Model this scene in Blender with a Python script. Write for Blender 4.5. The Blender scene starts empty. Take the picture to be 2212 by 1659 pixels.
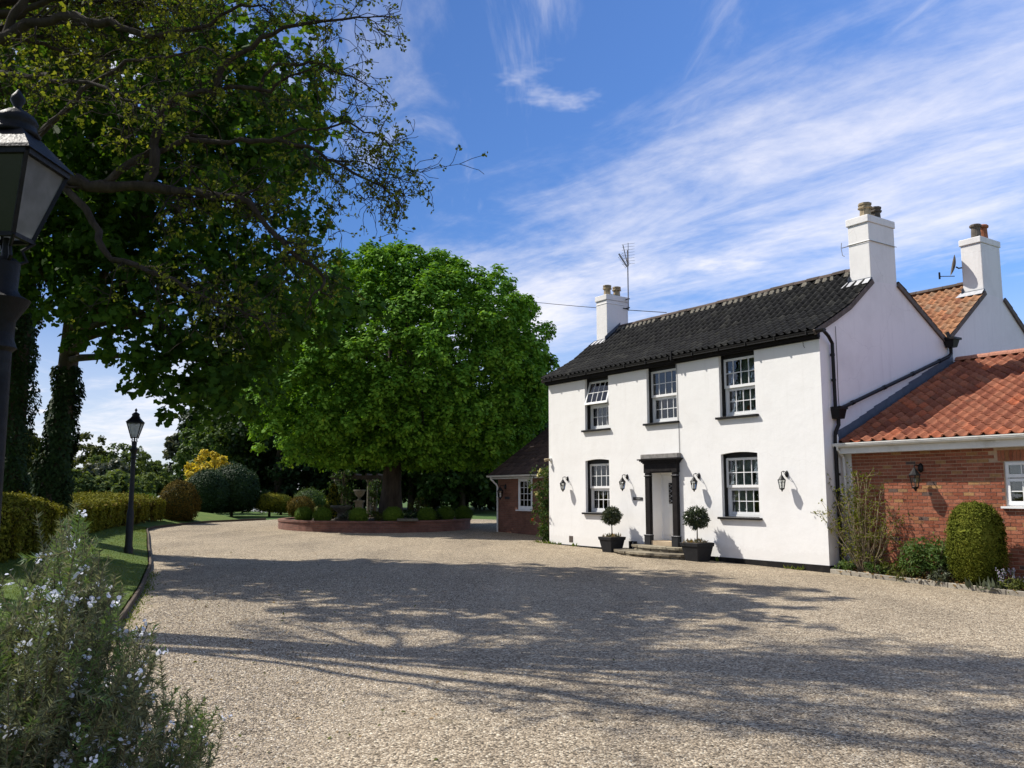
import bpy, math, random
import numpy as np
from mathutils import Matrix, Vector, Euler

random.seed(7)
rng = np.random.default_rng(11)
R = math.radians
scene = bpy.context.scene
COL = scene.collection

# ------------------------------------------------------------------ camera
PITCH = R(7.23)
EYE = 1.8
cam_d = bpy.data.cameras.new("camera")
cam_d.lens = 30.19
cam_d.sensor_width = 36.0
cam_d.clip_start = 0.05
cam_d.clip_end = 3000.0
cam = bpy.data.objects.new("camera", cam_d)
COL.objects.link(cam)
cam.location = (0, 0, EYE)
cam.rotation_euler = (R(90) + PITCH, 0, 0)
scene.camera = cam

# ------------------------------------------------------------------ sun and sky
SUN_EL = R(49)
SUN_AZ = (-0.94, 0.341)              # towards the sun, on the ground plane
TO_SUN = Vector((SUN_AZ[0] * math.cos(SUN_EL), SUN_AZ[1] * math.cos(SUN_EL), math.sin(SUN_EL)))
sd = bpy.data.lights.new("sun", 'SUN')
sd.energy = 5.0
sd.angle = R(0.53)
sd.color = (1.0, 0.95, 0.87)
sun = bpy.data.objects.new("sun", sd)
COL.objects.link(sun)
sun.rotation_euler = (-TO_SUN).to_track_quat('-Z', 'Y').to_euler()
sun.location = (-30, 12, 40)

world = bpy.data.worlds.new("World")
scene.world = world
world.use_nodes = True
SKY_STRENGTH = 0.125
SKY_TINT = (0.40, 0.60, 0.91)
CLOUD = (6.9, 6.7, 6.9)


def build_world():
    nt = world.node_tree
    N, L = nt.nodes, nt.links
    N.clear()
    out = N.new('ShaderNodeOutputWorld')
    bg = N.new('ShaderNodeBackground')
    bg.inputs['Strength'].default_value = SKY_STRENGTH
    L.new(bg.outputs[0], out.inputs[0])
    sky = N.new('ShaderNodeTexSky')
    sky.sky_type = 'NISHITA'
    sky.sun_disc = False
    sky.sun_elevation = SUN_EL
    sky.sun_rotation = math.atan2(-SUN_AZ[0], SUN_AZ[1])
    sky.air_density = 1.0
    sky.dust_density = 0.6
    sky.ozone_density = 2.0
    tint = N.new('ShaderNodeMix'); tint.data_type = 'RGBA'; tint.blend_type = 'MULTIPLY'
    tint.inputs[0].default_value = 1.0
    L.new(sky.outputs[0], tint.inputs[6])
    tint.inputs[7].default_value = (*SKY_TINT, 1)

    def math_(op, a, b=None, c=None):
        n = N.new('ShaderNodeMath'); n.operation = op
        for i, v in enumerate((a, b, c)):
            if v is None:
                continue
            if isinstance(v, (int, float)):
                n.inputs[i].default_value = v
            else:
                L.new(v, n.inputs[i])
        return n.outputs[0]

    tc = N.new('ShaderNodeTexCoord')
    sep = N.new('ShaderNodeSeparateXYZ')
    L.new(tc.outputs['Generated'], sep.inputs[0])
    zz = math_('ADD', math_('MAXIMUM', sep.outputs[2], 0.0), 0.045)
    px = math_('DIVIDE', sep.outputs[0], zz)
    py = math_('DIVIDE', sep.outputs[1], zz)
    # wind coordinates: a along the streaks, b across them
    a = math_('SUBTRACT', math_('MULTIPLY', px, 0.64), math_('MULTIPLY', py, 0.768))
    b = math_('ADD', math_('MULTIPLY', px, 0.768), math_('MULTIPLY', py, 0.64))

    def noise(va, vb, scale, detail, rough, seed, dist=0.0):
        c = N.new('ShaderNodeCombineXYZ')
        L.new(va, c.inputs[0]); L.new(vb, c.inputs[1]); c.inputs[2].default_value = seed
        n = N.new('ShaderNodeTexNoise')
        n.inputs['Scale'].default_value = scale
        n.inputs['Detail'].default_value = detail
        n.inputs['Roughness'].default_value = rough
        n.inputs['Distortion'].default_value = dist
        L.new(c.outputs[0], n.inputs['Vector'])
        return n.outputs[0]

    def ramp(v, lo, hi):
        n = N.new('ShaderNodeMapRange'); n.interpolation_type = 'SMOOTHSTEP'
        L.new(v, n.inputs[0])
        n.inputs[1].default_value = lo; n.inputs[2].default_value = hi
        n.inputs[3].default_value = 0; n.inputs[4].default_value = 1
        return n.outputs[0]

    warp = noise(a, b, 0.5, 3, 0.5, 3.1)
    bw = math_('ADD', b, math_('MULTIPLY', math_('SUBTRACT', warp, 0.5), 0.9))
    # long bands of high cloud, repeating across the wind, wider where they lie overhead
    bands = math_('MULTIPLY_ADD', math_('COSINE', math_('MULTIPLY', math_('SUBTRACT', bw, 2.45), 1.85)), 0.5, 0.5)
    bands = math_('POWER', bands, 0.9)
    fine = noise(math_('MULTIPLY', a, 0.42), b, 4.0, 10, 0.62, 1.7, 0.5)
    wisp = noise(math_('MULTIPLY', a, 0.6), b, 1.35, 8, 0.6, 9.2, 0.8)
    ripple = noise(math_('MULTIPLY', a, 0.9), math_('MULTIPLY', b, 1.0), 15.0, 4, 0.6, 4.4)
    body = math_('ADD', math_('MULTIPLY', fine, 0.5), math_('MULTIPLY', wisp, 0.5))
    body = math_('ADD', body, math_('MULTIPLY', math_('SUBTRACT', ripple, 0.5), 0.13))
    lvl = math_('ADD', body, math_('MULTIPLY', math_('SUBTRACT', bands, 0.55), 0.36))
    cover = math_('MULTIPLY', ramp(lvl, 0.39, 0.91), 0.90)
    # thin high wisps lying another way
    wv = noise(math_('MULTIPLY', px, 2.2), math_('MULTIPLY', py, 0.55), 2.0, 8, 0.6, 14.2, 0.6)
    cover = math_('MAXIMUM', cover, math_('MULTIPLY', ramp(wv, 0.53, 0.82), 0.42))
    # small low puffs
    pn = noise(px, py, 1.5, 6, 0.58, 33.5)
    puff = math_('MULTIPLY', ramp(pn, 0.615, 0.76), 0.75)
    # pale veil towards the horizon
    veil = math_('MULTIPLY', math_('SUBTRACT', 1.0, ramp(sep.outputs[2], 0.0, 0.26)), 0.55)
    total = math_('SUBTRACT', 1.0, math_('MULTIPLY', math_('MULTIPLY', math_('SUBTRACT', 1.0, cover), math_('SUBTRACT', 1.0, puff)), math_('SUBTRACT', 1.0, veil)))
    total = math_('MINIMUM', total, 0.93)
    mix = N.new('ShaderNodeMix'); mix.data_type = 'RGBA'
    L.new(total, mix.inputs[0])
    L.new(tint.outputs[2], mix.inputs[6])
    mix.inputs[7].default_value = (*CLOUD, 1)
    L.new(mix.outputs[2], bg.inputs[0])


build_world()
scene.view_settings.view_transform = 'Standard'
scene.view_settings.look = 'None'
scene.view_settings.gamma = 1.0
scene.view_settings.use_curve_mapping = False
scene.view_settings.exposure = 0.36
scene.cycles.max_bounces = 7
scene.cycles.diffuse_bounces = 3
scene.cycles.glossy_bounces = 3
scene.cycles.transparent_max_bounces = 12
scene.cycles.caustics_reflective = False
scene.cycles.caustics_refractive = False

# ------------------------------------------------------------------ places: from a point of the photo (2212 px wide) to the site
F_PX, CX, CY = 1855.0, 1106.0, 829.6
CP, SP = math.cos(PITCH), math.sin(PITCH)
O = np.array([1.2364, 28.7816])
TH = R(-56.202)
EU = np.array([math.cos(TH), math.sin(TH)])
EV = np.array([-math.sin(TH), math.cos(TH)])
LEN = 10.736


def ray(px, py):
    v = py - CY
    return np.array([px - CX, F_PX * CP + v * SP, F_PX * SP - v * CP])


def at(px, py, Y):
    r = ray(px, py)
    r = r * (Y / r[1])
    return np.array([r[0], r[1], r[2] + EYE])


def g(x, y):
    u = (x - O[0]) * EU[0] + (y - O[1]) * EU[1]
    return 0.14 - 0.0131 * np.clip(u, -35, 25)


def gp(px, py, dz=0.0):
    z = 0.1
    r = ray(px, py)
    for i in range(50):
        P = r * ((z - EYE) / r[2])
        z = 0.5 * z + 0.5 * (g(P[0], P[1]) + dz)
    return np.array([P[0], P[1], z])


def hw(u, v, z=0.0):
    p = O + EU * u + EV * v
    return Vector((p[0], p[1], z))


# ------------------------------------------------------------------ materials
def new_mat(name):
    m = bpy.data.materials.new(name)
    m.use_nodes = True
    nt = m.node_tree
    nt.nodes.clear()
    out = nt.nodes.new('ShaderNodeOutputMaterial')
    return m, nt, nt.nodes, nt.links, out


def node(nt, kind, **kw):
    n = nt.nodes.new(kind)
    for k, v in kw.items():
        if k.startswith('_'):
            setattr(n, k[1:], v)
        else:
            key = k.replace('__', ' ')
            n.inputs[key].default_value = v
    return n


def cr(nt, fac, stops):
    n = nt.nodes.new('ShaderNodeValToRGB')
    el = n.color_ramp.elements
    while len(el) < len(stops):
        el.new(0.5)
    for e, (p, c) in zip(el, stops):
        e.position = p
        e.color = (*c, 1)
    if fac is not None:
        nt.links.new(fac, n.inputs[0])
    return n


def coords(nt, kind='Object', scale=None):
    tc = nt.nodes.new('ShaderNodeTexCoord')
    o = tc.outputs[kind]
    if scale:
        mp = nt.nodes.new('ShaderNodeMapping')
        mp.inputs['Scale'].default_value = scale
        nt.links.new(o, mp.inputs[0])
        o = mp.outputs[0]
    return o


def mul(c, f):
    return tuple(min(1.0, x * f) for x in c)


def plain(name, base, rough=0.7, var=0.25, nscale=6.0, bump=0.0, bscale=40.0, metal=0.0, spec=0.35, dirt=None, dscale=1.2):
    m, nt, N, L, out = new_mat(name)
    co = coords(nt)
    n1 = node(nt, 'ShaderNodeTexNoise', Scale=nscale, Detail=6.0, Roughness=0.6)
    L.new(co, n1.inputs['Vector'])
    ramp = cr(nt, n1.outputs[0], [(0.25, mul(base, 1 - var)), (0.75, mul(base, 1 + var))])
    col = ramp.outputs[0]
    if dirt:
        n2 = node(nt, 'ShaderNodeTexNoise', Scale=dscale, Detail=7.0, Roughness=0.65)
        L.new(co, n2.inputs['Vector'])
        f = cr(nt, n2.outputs[0], [(0.52, (0, 0, 0)), (0.75, (1, 1, 1))])
        mx = nt.nodes.new('ShaderNodeMix'); mx.data_type = 'RGBA'
        L.new(f.outputs[0], mx.inputs[0]); L.new(col, mx.inputs[6]); mx.inputs[7].default_value = (*dirt, 1)
        col = mx.outputs[2]
    p = nt.nodes.new('ShaderNodeBsdfPrincipled')
    L.new(col, p.inputs['Base Color'])
    p.inputs['Roughness'].default_value = rough
    p.inputs['Metallic'].default_value = metal
    p.inputs['Specular IOR Level'].default_value = spec
    if bump:
        nb = node(nt, 'ShaderNodeTexNoise', Scale=bscale, Detail=5.0, Roughness=0.6)
        L.new(co, nb.inputs['Vector'])
        b = nt.nodes.new('ShaderNodeBump')
        b.inputs['Strength'].default_value = bump
        b.inputs['Distance'].default_value = 0.02
        L.new(nb.outputs[0], b.inputs['Height'])
        L.new(b.outputs[0], p.inputs['Normal'])
    L.new(p.outputs[0], out.inputs[0])
    return m


def pieces(name, stops, rough=0.85, bump=0.35, bscale=60.0, moss=None, spec=0.3):
    """bricks, tiles, stones: every piece takes its own shade from a ramp"""
    m, nt, N, L, out = new_mat(name)
    geo = nt.nodes.new('ShaderNodeNewGeometry')
    oi = nt.nodes.new('ShaderNodeObjectInfo')
    ad = nt.nodes.new('ShaderNodeMath'); ad.operation = 'ADD'
    L.new(geo.outputs['Random Per Island'], ad.inputs[0]); L.new(oi.outputs['Random'], ad.inputs[1])
    fr = nt.nodes.new('ShaderNodeMath'); fr.operation = 'FRACT'
    L.new(ad.outputs[0], fr.inputs[0])
    ramp = cr(nt, fr.outputs[0], stops)
    ramp.color_ramp.interpolation = 'LINEAR'
    co = geo.outputs['Position']
    n1 = node(nt, 'ShaderNodeTexNoise', Scale=22.0, Detail=6.0, Roughness=0.65)
    L.new(co, n1.inputs['Vector'])
    v = cr(nt, n1.outputs[0], [(0.25, (0.62, 0.62, 0.62)), (0.75, (1.25, 1.25, 1.25))])
    mx = nt.nodes.new('ShaderNodeMix'); mx.data_type = 'RGBA'; mx.blend_type = 'MULTIPLY'
    mx.inputs[0].default_value = 1.0
    L.new(ramp.outputs[0], mx.inputs[6]); L.new(v.outputs[0], mx.inputs[7])
    col = mx.outputs[2]
    if moss:
        n2 = node(nt, 'ShaderNodeTexNoise', Scale=2.3, Detail=8.0, Roughness=0.7)
        L.new(co, n2.inputs['Vector'])
        f = cr(nt, n2.outputs[0], [(0.55, (0, 0, 0)), (0.74, (0.75, 0.75, 0.75))])
        m2 = nt.nodes.new('ShaderNodeMix'); m2.data_type = 'RGBA'
        L.new(f.outputs[0], m2.inputs[0]); L.new(col, m2.inputs[6]); m2.inputs[7].default_value = (*moss, 1)
        col = m2.outputs[2]
    p = nt.nodes.new('ShaderNodeBsdfPrincipled')
    L.new(col, p.inputs['Base Color'])
    p.inputs['Roughness'].default_value = rough
    p.inputs['Specular IOR Level'].default_value = spec
    nb = node(nt, 'ShaderNodeTexNoise', Scale=bscale, Detail=4.0, Roughness=0.6)
    L.new(co, nb.inputs['Vector'])
    b = nt.nodes.new('ShaderNodeBump')
    b.inputs['Strength'].default_value = bump
    b.inputs['Distance'].default_value = 0.01
    L.new(nb.outputs[0], b.inputs['Height']); L.new(b.outputs[0], p.inputs['Normal'])
    L.new(p.outputs[0], out.inputs[0])
    return m


def leaf_mat(name, stops, trans=0.35, tcol=None, rough=0.5, spec=0.35, clump=1.1):
    m, nt, N, L, out = new_mat(name)
    geo = nt.nodes.new('ShaderNodeNewGeometry')
    n1 = node(nt, 'ShaderNodeTexNoise', Scale=clump, Detail=4.0, Roughness=0.6)
    L.new(geo.outputs['Position'], n1.inputs['Vector'])
    mx = nt.nodes.new('ShaderNodeMath'); mx.operation = 'MULTIPLY_ADD'
    L.new(geo.outputs['Random Per Island'], mx.inputs[0]); mx.inputs[1].default_value = 0.55
    md = nt.nodes.new('ShaderNodeMath'); md.operation = 'MULTIPLY_ADD'
    L.new(n1.outputs[0], md.inputs[0]); md.inputs[1].default_value = 1.1; md.inputs[2].default_value = -0.33
    L.new(md.outputs[0], mx.inputs[2])
    ramp = cr(nt, mx.outputs[0], stops)
    p = nt.nodes.new('ShaderNodeBsdfPrincipled')
    L.new(ramp.outputs[0], p.inputs['Base Color'])
    p.inputs['Roughness'].default_value = rough
    p.inputs['Specular IOR Level'].default_value = spec
    t = nt.nodes.new('ShaderNodeBsdfTranslucent')
    tm = nt.nodes.new('ShaderNodeMix'); tm.data_type = 'RGBA'; tm.blend_type = 'MULTIPLY'
    tm.inputs[0].default_value = 1.0
    L.new(ramp.outputs[0], tm.inputs[6]); tm.inputs[7].default_value = (*(tcol or (1.3, 1.25, 0.5)), 1)
    L.new(tm.outputs[2], t.inputs[0])
    s = nt.nodes.new('ShaderNodeMixShader')
    s.inputs[0].default_value = trans
    L.new(p.outputs[0], s.inputs[1]); L.new(t.outputs[0], s.inputs[2])
    L.new(s.outputs[0], out.inputs[0])
    return m


def glass_mat(name, tint=(0.75, 0.8, 0.78), refl=1.0):
    m, nt, N, L, out = new_mat(name)
    tr = node(nt, 'ShaderNodeBsdfTransparent', Color=(*tint, 1))
    gl = node(nt, 'ShaderNodeBsdfGlossy', Color=(0.95, 0.97, 1, 1), Roughness=0.01)
    fr = node(nt, 'ShaderNodeFresnel', IOR=1.5)
    mp = nt.nodes.new('ShaderNodeMath'); mp.operation = 'MULTIPLY_ADD'
    L.new(fr.outputs[0], mp.inputs[0]); mp.inputs[1].default_value = refl; mp.inputs[2].default_value = 0.035
    co = coords(nt)
    nb = node(nt, 'ShaderNodeTexNoise', Scale=3.0, Detail=1.0)
    L.new(co, nb.inputs['Vector'])
    b = nt.nodes.new('ShaderNodeBump'); b.inputs['Strength'].default_value = 0.04; b.inputs['Distance'].default_value = 0.05
    L.new(nb.outputs[0], b.inputs['Height']); L.new(b.outputs[0], gl.inputs['Normal'])
    s = nt.nodes.new('ShaderNodeMixShader')
    L.new(mp.outputs[0], s.inputs[0]); L.new(tr.outputs[0], s.inputs[1]); L.new(gl.outputs[0], s.inputs[2])
    L.new(s.outputs[0], out.inputs[0])
    return m


def frosted_mat(name, col=(0.75, 0.77, 0.78), clear=0.25):
    m, nt, N, L, out = new_mat(name)
    co = coords(nt)
    n1 = node(nt, 'ShaderNodeTexNoise', Scale=9.0, Detail=6.0)
    L.new(co, n1.inputs['Vector'])
    ramp = cr(nt, n1.outputs[0], [(0.3, mul(col, 0.6)), (0.7, col)])
    t = nt.nodes.new('ShaderNodeBsdfTranslucent'); L.new(ramp.outputs[0], t.inputs[0])
    d = nt.nodes.new('ShaderNodeBsdfPrincipled'); L.new(ramp.outputs[0], d.inputs['Base Color']); d.inputs['Roughness'].default_value = 0.35
    s = nt.nodes.new('ShaderNodeMixShader'); s.inputs[0].default_value = 0.6
    L.new(d.outputs[0], s.inputs[1]); L.new(t.outputs[0], s.inputs[2])
    tr = node(nt, 'ShaderNodeBsdfTransparent', Color=(0.85, 0.88, 0.88, 1))
    s2 = nt.nodes.new('ShaderNodeMixShader'); s2.inputs[0].default_value = clear
    L.new(s.outputs[0], s2.inputs[1]); L.new(tr.outputs[0], s2.inputs[2])
    L.new(s2.outputs[0], out.inputs[0])
    return m


def brick_mat(name, c1, c2, mortar, scale=1.0, axis='XZ'):
    m, nt, N, L, out = new_mat(name)
    co = coords(nt)
    sp = nt.nodes.new('ShaderNodeSeparateXYZ'); L.new(co, sp.inputs[0])
    cb = nt.nodes.new('ShaderNodeCombineXYZ')
    L.new(sp.outputs[0 if axis[0] == 'X' else 1], cb.inputs[0]); L.new(sp.outputs[2], cb.inputs[1])
    if axis == 'R':
        at2 = nt.nodes.new('ShaderNodeMath'); at2.operation = 'ARCTAN2'
        L.new(sp.outputs[1], at2.inputs[0]); L.new(sp.outputs[0], at2.inputs[1])
        mm = nt.nodes.new('ShaderNodeMath'); mm.operation = 'MULTIPLY'; mm.inputs[1].default_value = 4.2
        L.new(at2.outputs[0], mm.inputs[0]); L.new(mm.outputs[0], cb.inputs[0])
    bt = nt.nodes.new('ShaderNodeTexBrick')
    bt.inputs['Scale'].default_value = scale
    bt.inputs['Brick Width'].default_value = 0.225
    bt.inputs['Row Height'].default_value = 0.075
    bt.inputs['Mortar Size'].default_value = 0.006
    bt.inputs['Color1'].default_value = (*c1, 1)
    bt.inputs['Color2'].default_value = (*c2, 1)
    bt.inputs['Mortar'].default_value = (*mortar, 1)
    L.new(cb.outputs[0], bt.inputs[0])
    n1 = node(nt, 'ShaderNodeTexNoise', Scale=2.0, Detail=8.0, Roughness=0.7)
    L.new(co, n1.inputs['Vector'])
    v = cr(nt, n1.outputs[0], [(0.3, (0.6, 0.6, 0.6)), (0.7, (1.2, 1.2, 1.2))])
    mx = nt.nodes.new('ShaderNodeMix'); mx.data_type = 'RGBA'; mx.blend_type = 'MULTIPLY'; mx.inputs[0].default_value = 1
    L.new(bt.outputs[0], mx.inputs[6]); L.new(v.outputs[0], mx.inputs[7])
    p = nt.nodes.new('ShaderNodeBsdfPrincipled'); p.inputs['Roughness'].default_value = 0.9
    L.new(mx.outputs[2], p.inputs['Base Color'])
    b = nt.nodes.new('ShaderNodeBump'); b.inputs['Strength'].default_value = 0.6; b.inputs['Distance'].default_value = 0.01; b.invert = True
    L.new(bt.outputs['Fac'], b.inputs['Height']); L.new(b.outputs[0], p.inputs['Normal'])
    L.new(p.outputs[0], out.inputs[0])
    return m


def gravel_mat():
    m, nt, N, L, out = new_mat('gravel')
    geo = nt.nodes.new('ShaderNodeNewGeometry')
    co = geo.outputs['Position']
    vo = node(nt, 'ShaderNodeTexVoronoi', Scale=56.0, Randomness=1.0)
    L.new(co, vo.inputs['Vector'])
    sp = nt.nodes.new('ShaderNodeSeparateColor'); L.new(vo.outputs['Color'], sp.inputs[0])
    ramp = cr(nt, sp.outputs[0], [(0.0, (0.066, 0.054, 0.037)), (0.3, (0.212, 0.169, 0.116)), (0.62, (0.345, 0.28, 0.196)), (0.9, (0.46, 0.387, 0.281)), (1.0, (0.64, 0.58, 0.45))])
    mp = nt.nodes.new('ShaderNodeMapping')          # worn and thinned along the way cars take
    mp.inputs['Rotation'].default_value = (0, 0, R(-22)); mp.inputs['Scale'].default_value = (1.0, 0.35, 1.0)
    L.new(co, mp.inputs[0])
    n1 = node(nt, 'ShaderNodeTexNoise', Scale=0.62, Detail=8.0, Roughness=0.62, Distortion=0.4)
    L.new(mp.outputs[0], n1.inputs['Vector'])
    v = cr(nt, n1.outputs[0], [(0.28, (0.76, 0.75, 0.74)), (0.5, (1.07, 1.06, 1.04)), (0.72, (1.24, 1.22, 1.18))])
    n3 = node(nt, 'ShaderNodeTexNoise', Scale=5.0, Detail=5.0, Roughness=0.7)
    L.new(co, n3.inputs['Vector'])
    v3 = cr(nt, n3.outputs[0], [(0.3, (0.78, 0.77, 0.76)), (0.7, (1.12, 1.12, 1.12))])
    mx = nt.nodes.new('ShaderNodeMix'); mx.data_type = 'RGBA'; mx.blend_type = 'MULTIPLY'; mx.inputs[0].default_value = 1
    L.new(ramp.outputs[0], mx.inputs[6]); L.new(v.outputs[0], mx.inputs[7])
    my = nt.nodes.new('ShaderNodeMix'); my.data_type = 'RGBA'; my.blend_type = 'MULTIPLY'; my.inputs[0].default_value = 1
    L.new(mx.outputs[2], my.inputs[6]); L.new(v3.outputs[0], my.inputs[7])
    # moss and fallen dirt in patches
    n2 = node(nt, 'ShaderNodeTexNoise', Scale=0.9, Detail=8.0, Roughness=0.7)
    L.new(co, n2.inputs['Vector'])
    f = cr(nt, n2.outputs[0], [(0.62, (0, 0, 0)), (0.8, (0.45, 0.45, 0.45))])
    mz = nt.nodes.new('ShaderNodeMix'); mz.data_type = 'RGBA'
    L.new(f.outputs[0], mz.inputs[0]); L.new(my.outputs[2], mz.inputs[6]); mz.inputs[7].default_value = (0.17, 0.15, 0.07, 1)
    p = nt.nodes.new('ShaderNodeBsdfPrincipled'); p.inputs['Roughness'].default_value = 0.9
    p.inputs['Specular IOR Level'].default_value = 0.25
    L.new(mz.outputs[2], p.inputs['Base Color'])
    b = nt.nodes.new('ShaderNodeBump'); b.inputs['Strength'].default_value = 0.9; b.inputs['Distance'].default_value = 0.012; b.invert = True
    L.new(vo.outputs['Distance'], b.inputs['Height']); L.new(b.outputs[0], p.inputs['Normal'])
    L.new(p.outputs[0], out.inputs[0])
    return m


def wall_mat(name, base, stain):
    """painted render: faint staining, hairline cracks and trowel marks"""
    m, nt, N, L, out = new_mat(name)
    co = coords(nt)
    n1 = node(nt, 'ShaderNodeTexNoise', Scale=0.9, Detail=8.0, Roughness=0.65)
    L.new(co, n1.inputs['Vector'])
    f = cr(nt, n1.outputs[0], [(0.48, (0, 0, 0)), (0.78, (1, 1, 1))])
    st = coords(nt, 'Object', (7.0, 7.0, 0.5))
    n2 = node(nt, 'ShaderNodeTexNoise', Scale=1.0, Detail=6.0, Roughness=0.6)
    L.new(st, n2.inputs['Vector'])
    f2 = cr(nt, n2.outputs[0], [(0.52, (0, 0, 0)), (0.82, (0.85, 0.85, 0.85))])
    ad = nt.nodes.new('ShaderNodeMath'); ad.operation = 'MAXIMUM'
    L.new(f.outputs[0], ad.inputs[0]); L.new(f2.outputs[0], ad.inputs[1])
    sz = nt.nodes.new('ShaderNodeSeparateXYZ'); L.new(co, sz.inputs[0])      # mud splashed up from the gravel
    ns = node(nt, 'ShaderNodeTexNoise', Scale=7.0, Detail=8.0, Roughness=0.7)
    L.new(co, ns.inputs['Vector'])
    hs = nt.nodes.new('ShaderNodeMath'); hs.operation = 'MULTIPLY_ADD'
    L.new(ns.outputs[0], hs.inputs[0]); hs.inputs[1].default_value = -0.75; L.new(sz.outputs[2], hs.inputs[2])
    fs_ = cr(nt, hs.outputs[0], [(0.0, (0.8, 0.8, 0.8)), (0.12, (0, 0, 0))])
    ad2 = nt.nodes.new('ShaderNodeMath'); ad2.operation = 'MAXIMUM'
    L.new(ad.outputs[0], ad2.inputs[0]); L.new(fs_.outputs[0], ad2.inputs[1])
    ad = ad2
    vo = node(nt, 'ShaderNodeTexVoronoi', Scale=0.42, _feature='DISTANCE_TO_EDGE')
    wn = node(nt, 'ShaderNodeTexNoise', Scale=3.0, Detail=5.0)
    L.new(co, wn.inputs['Vector'])
    va = nt.nodes.new('ShaderNodeVectorMath'); va.operation = 'MULTIPLY_ADD'
    L.new(wn.outputs[1], va.inputs[0]); va.inputs[1].default_value = (0.35, 0.35, 0.35); L.new(co, va.inputs[2])
    L.new(va.outputs[0], vo.inputs['Vector'])
    ck = cr(nt, vo.outputs[0], [(0.0, (0.35, 0.35, 0.35)), (0.004, (0, 0, 0))])
    mx = nt.nodes.new('ShaderNodeMix'); mx.data_type = 'RGBA'
    sc = nt.nodes.new('ShaderNodeMath'); sc.operation = 'MULTIPLY_ADD'; sc.inputs[1].default_value = 0.5
    L.new(ad.outputs[0], sc.inputs[0]); L.new(ck.outputs[0], sc.inputs[2])
    L.new(sc.outputs[0], mx.inputs[0]); mx.inputs[6].default_value = (*base, 1); mx.inputs[7].default_value = (*stain, 1)
    p = nt.nodes.new('ShaderNodeBsdfPrincipled'); p.inputs['Roughness'].default_value = 0.75
    p.inputs['Specular IOR Level'].default_value = 0.25
    L.new(mx.outputs[2], p.inputs['Base Color'])
    nb = node(nt, 'ShaderNodeTexNoise', Scale=2.2, Detail=10.0, Roughness=0.62)
    L.new(co, nb.inputs['Vector'])
    b = nt.nodes.new('ShaderNodeBump'); b.inputs['Strength'].default_value = 0.35; b.inputs['Distance'].default_value = 0.03
    L.new(nb.outputs[0], b.inputs['Height']); L.new(b.outputs[0], p.inputs['Normal'])
    L.new(p.outputs[0], out.inputs[0])
    return m


def grass_mat(name, c0, c1, c2):
    m, nt, N, L, out = new_mat(name)
    geo = nt.nodes.new('ShaderNodeNewGeometry')
    n1 = node(nt, 'ShaderNodeTexNoise', Scale=0.8, Detail=9.0, Roughness=0.72)
    L.new(geo.outputs['Position'], n1.inputs['Vector'])
    ramp = cr(nt, n1.outputs[0], [(0.28, c0), (0.5, c1), (0.72, c2)])
    n2 = node(nt, 'ShaderNodeTexNoise', Scale=38.0, Detail=5.0, Roughness=0.7)
    L.new(geo.outputs['Position'], n2.inputs['Vector'])
    v = cr(nt, n2.outputs[0], [(0.3, (0.55, 0.6, 0.5)), (0.7, (1.3, 1.3, 1.2))])
    mx = nt.nodes.new('ShaderNodeMix'); mx.data_type = 'RGBA'; mx.blend_type = 'MULTIPLY'; mx.inputs[0].default_value = 1
    L.new(ramp.outputs[0], mx.inputs[6]); L.new(v.outputs[0], mx.inputs[7])
    p = nt.nodes.new('ShaderNodeBsdfPrincipled'); p.inputs['Roughness'].default_value = 0.85
    p.inputs['Specular IOR Level'].default_value = 0.2
    L.new(mx.outputs[2], p.inputs['Base Color'])
    b = nt.nodes.new('ShaderNodeBump'); b.inputs['Strength'].default_value = 0.8; b.inputs['Distance'].default_value = 0.03
    L.new(n2.outputs[0], b.inputs['Height']); L.new(b.outputs[0], p.inputs['Normal'])
    L.new(p.outputs[0], out.inputs[0])
    return m


def bark_mat(name, base, scale=6.0):
    m, nt, N, L, out = new_mat(name)
    co = coords(nt, 'Object', (1.0, 1.0, 0.22))
    n1 = node(nt, 'ShaderNodeTexNoise', Scale=scale, Detail=9.0, Roughness=0.7)
    L.new(co, n1.inputs['Vector'])
    ramp = cr(nt, n1.outputs[0], [(0.3, mul(base, 0.4)), (0.7, mul(base, 1.35))])
    p = nt.nodes.new('ShaderNodeBsdfPrincipled'); p.inputs['Roughness'].default_value = 0.95
    p.inputs['Specular IOR Level'].default_value = 0.15
    L.new(ramp.outputs[0], p.inputs['Base Color'])
    b = nt.nodes.new('ShaderNodeBump'); b.inputs['Strength'].default_value = 1.0; b.inputs['Distance'].default_value = 0.05
    L.new(n1.outputs[0], b.inputs['Height']); L.new(b.outputs[0], p.inputs['Normal'])
    L.new(p.outputs[0], out.inputs[0])
    return m


M = {}
M['gravel'] = gravel_mat()
M['stone_bits'] = pieces('stone_bits', [(0.0, (0.09, 0.073, 0.052)), (0.3, (0.247, 0.197, 0.137)), (0.65, (0.405, 0.328, 0.234)), (0.9, (0.54, 0.453, 0.334)), (1.0, (0.72, 0.66, 0.53))], 0.8, 0.2)
M['lawn'] = grass_mat('lawn', (0.06, 0.10, 0.02), (0.10, 0.15, 0.03), (0.17, 0.18, 0.045))
M['meadow'] = grass_mat('meadow', (0.04, 0.08, 0.02), (0.07, 0.12, 0.03), (0.10, 0.15, 0.04))
M['blade'] = leaf_mat('blade', [(0.0, (0.06, 0.10, 0.016)), (0.5, (0.12, 0.165, 0.028)), (1.0, (0.24, 0.23, 0.06))], 0.3, rough=0.8, spec=0.1)
M['soil'] = plain('soil', (0.06, 0.045, 0.032), 0.95, 0.5, 9, 1.0, 25)
M['white_wall'] = wall_mat('white_wall', (0.83, 0.82, 0.80), (0.70, 0.68, 0.65))
M['gable_wall'] = wall_mat('gable_wall', (0.84, 0.80, 0.79), (0.60, 0.56, 0.56))
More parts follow.
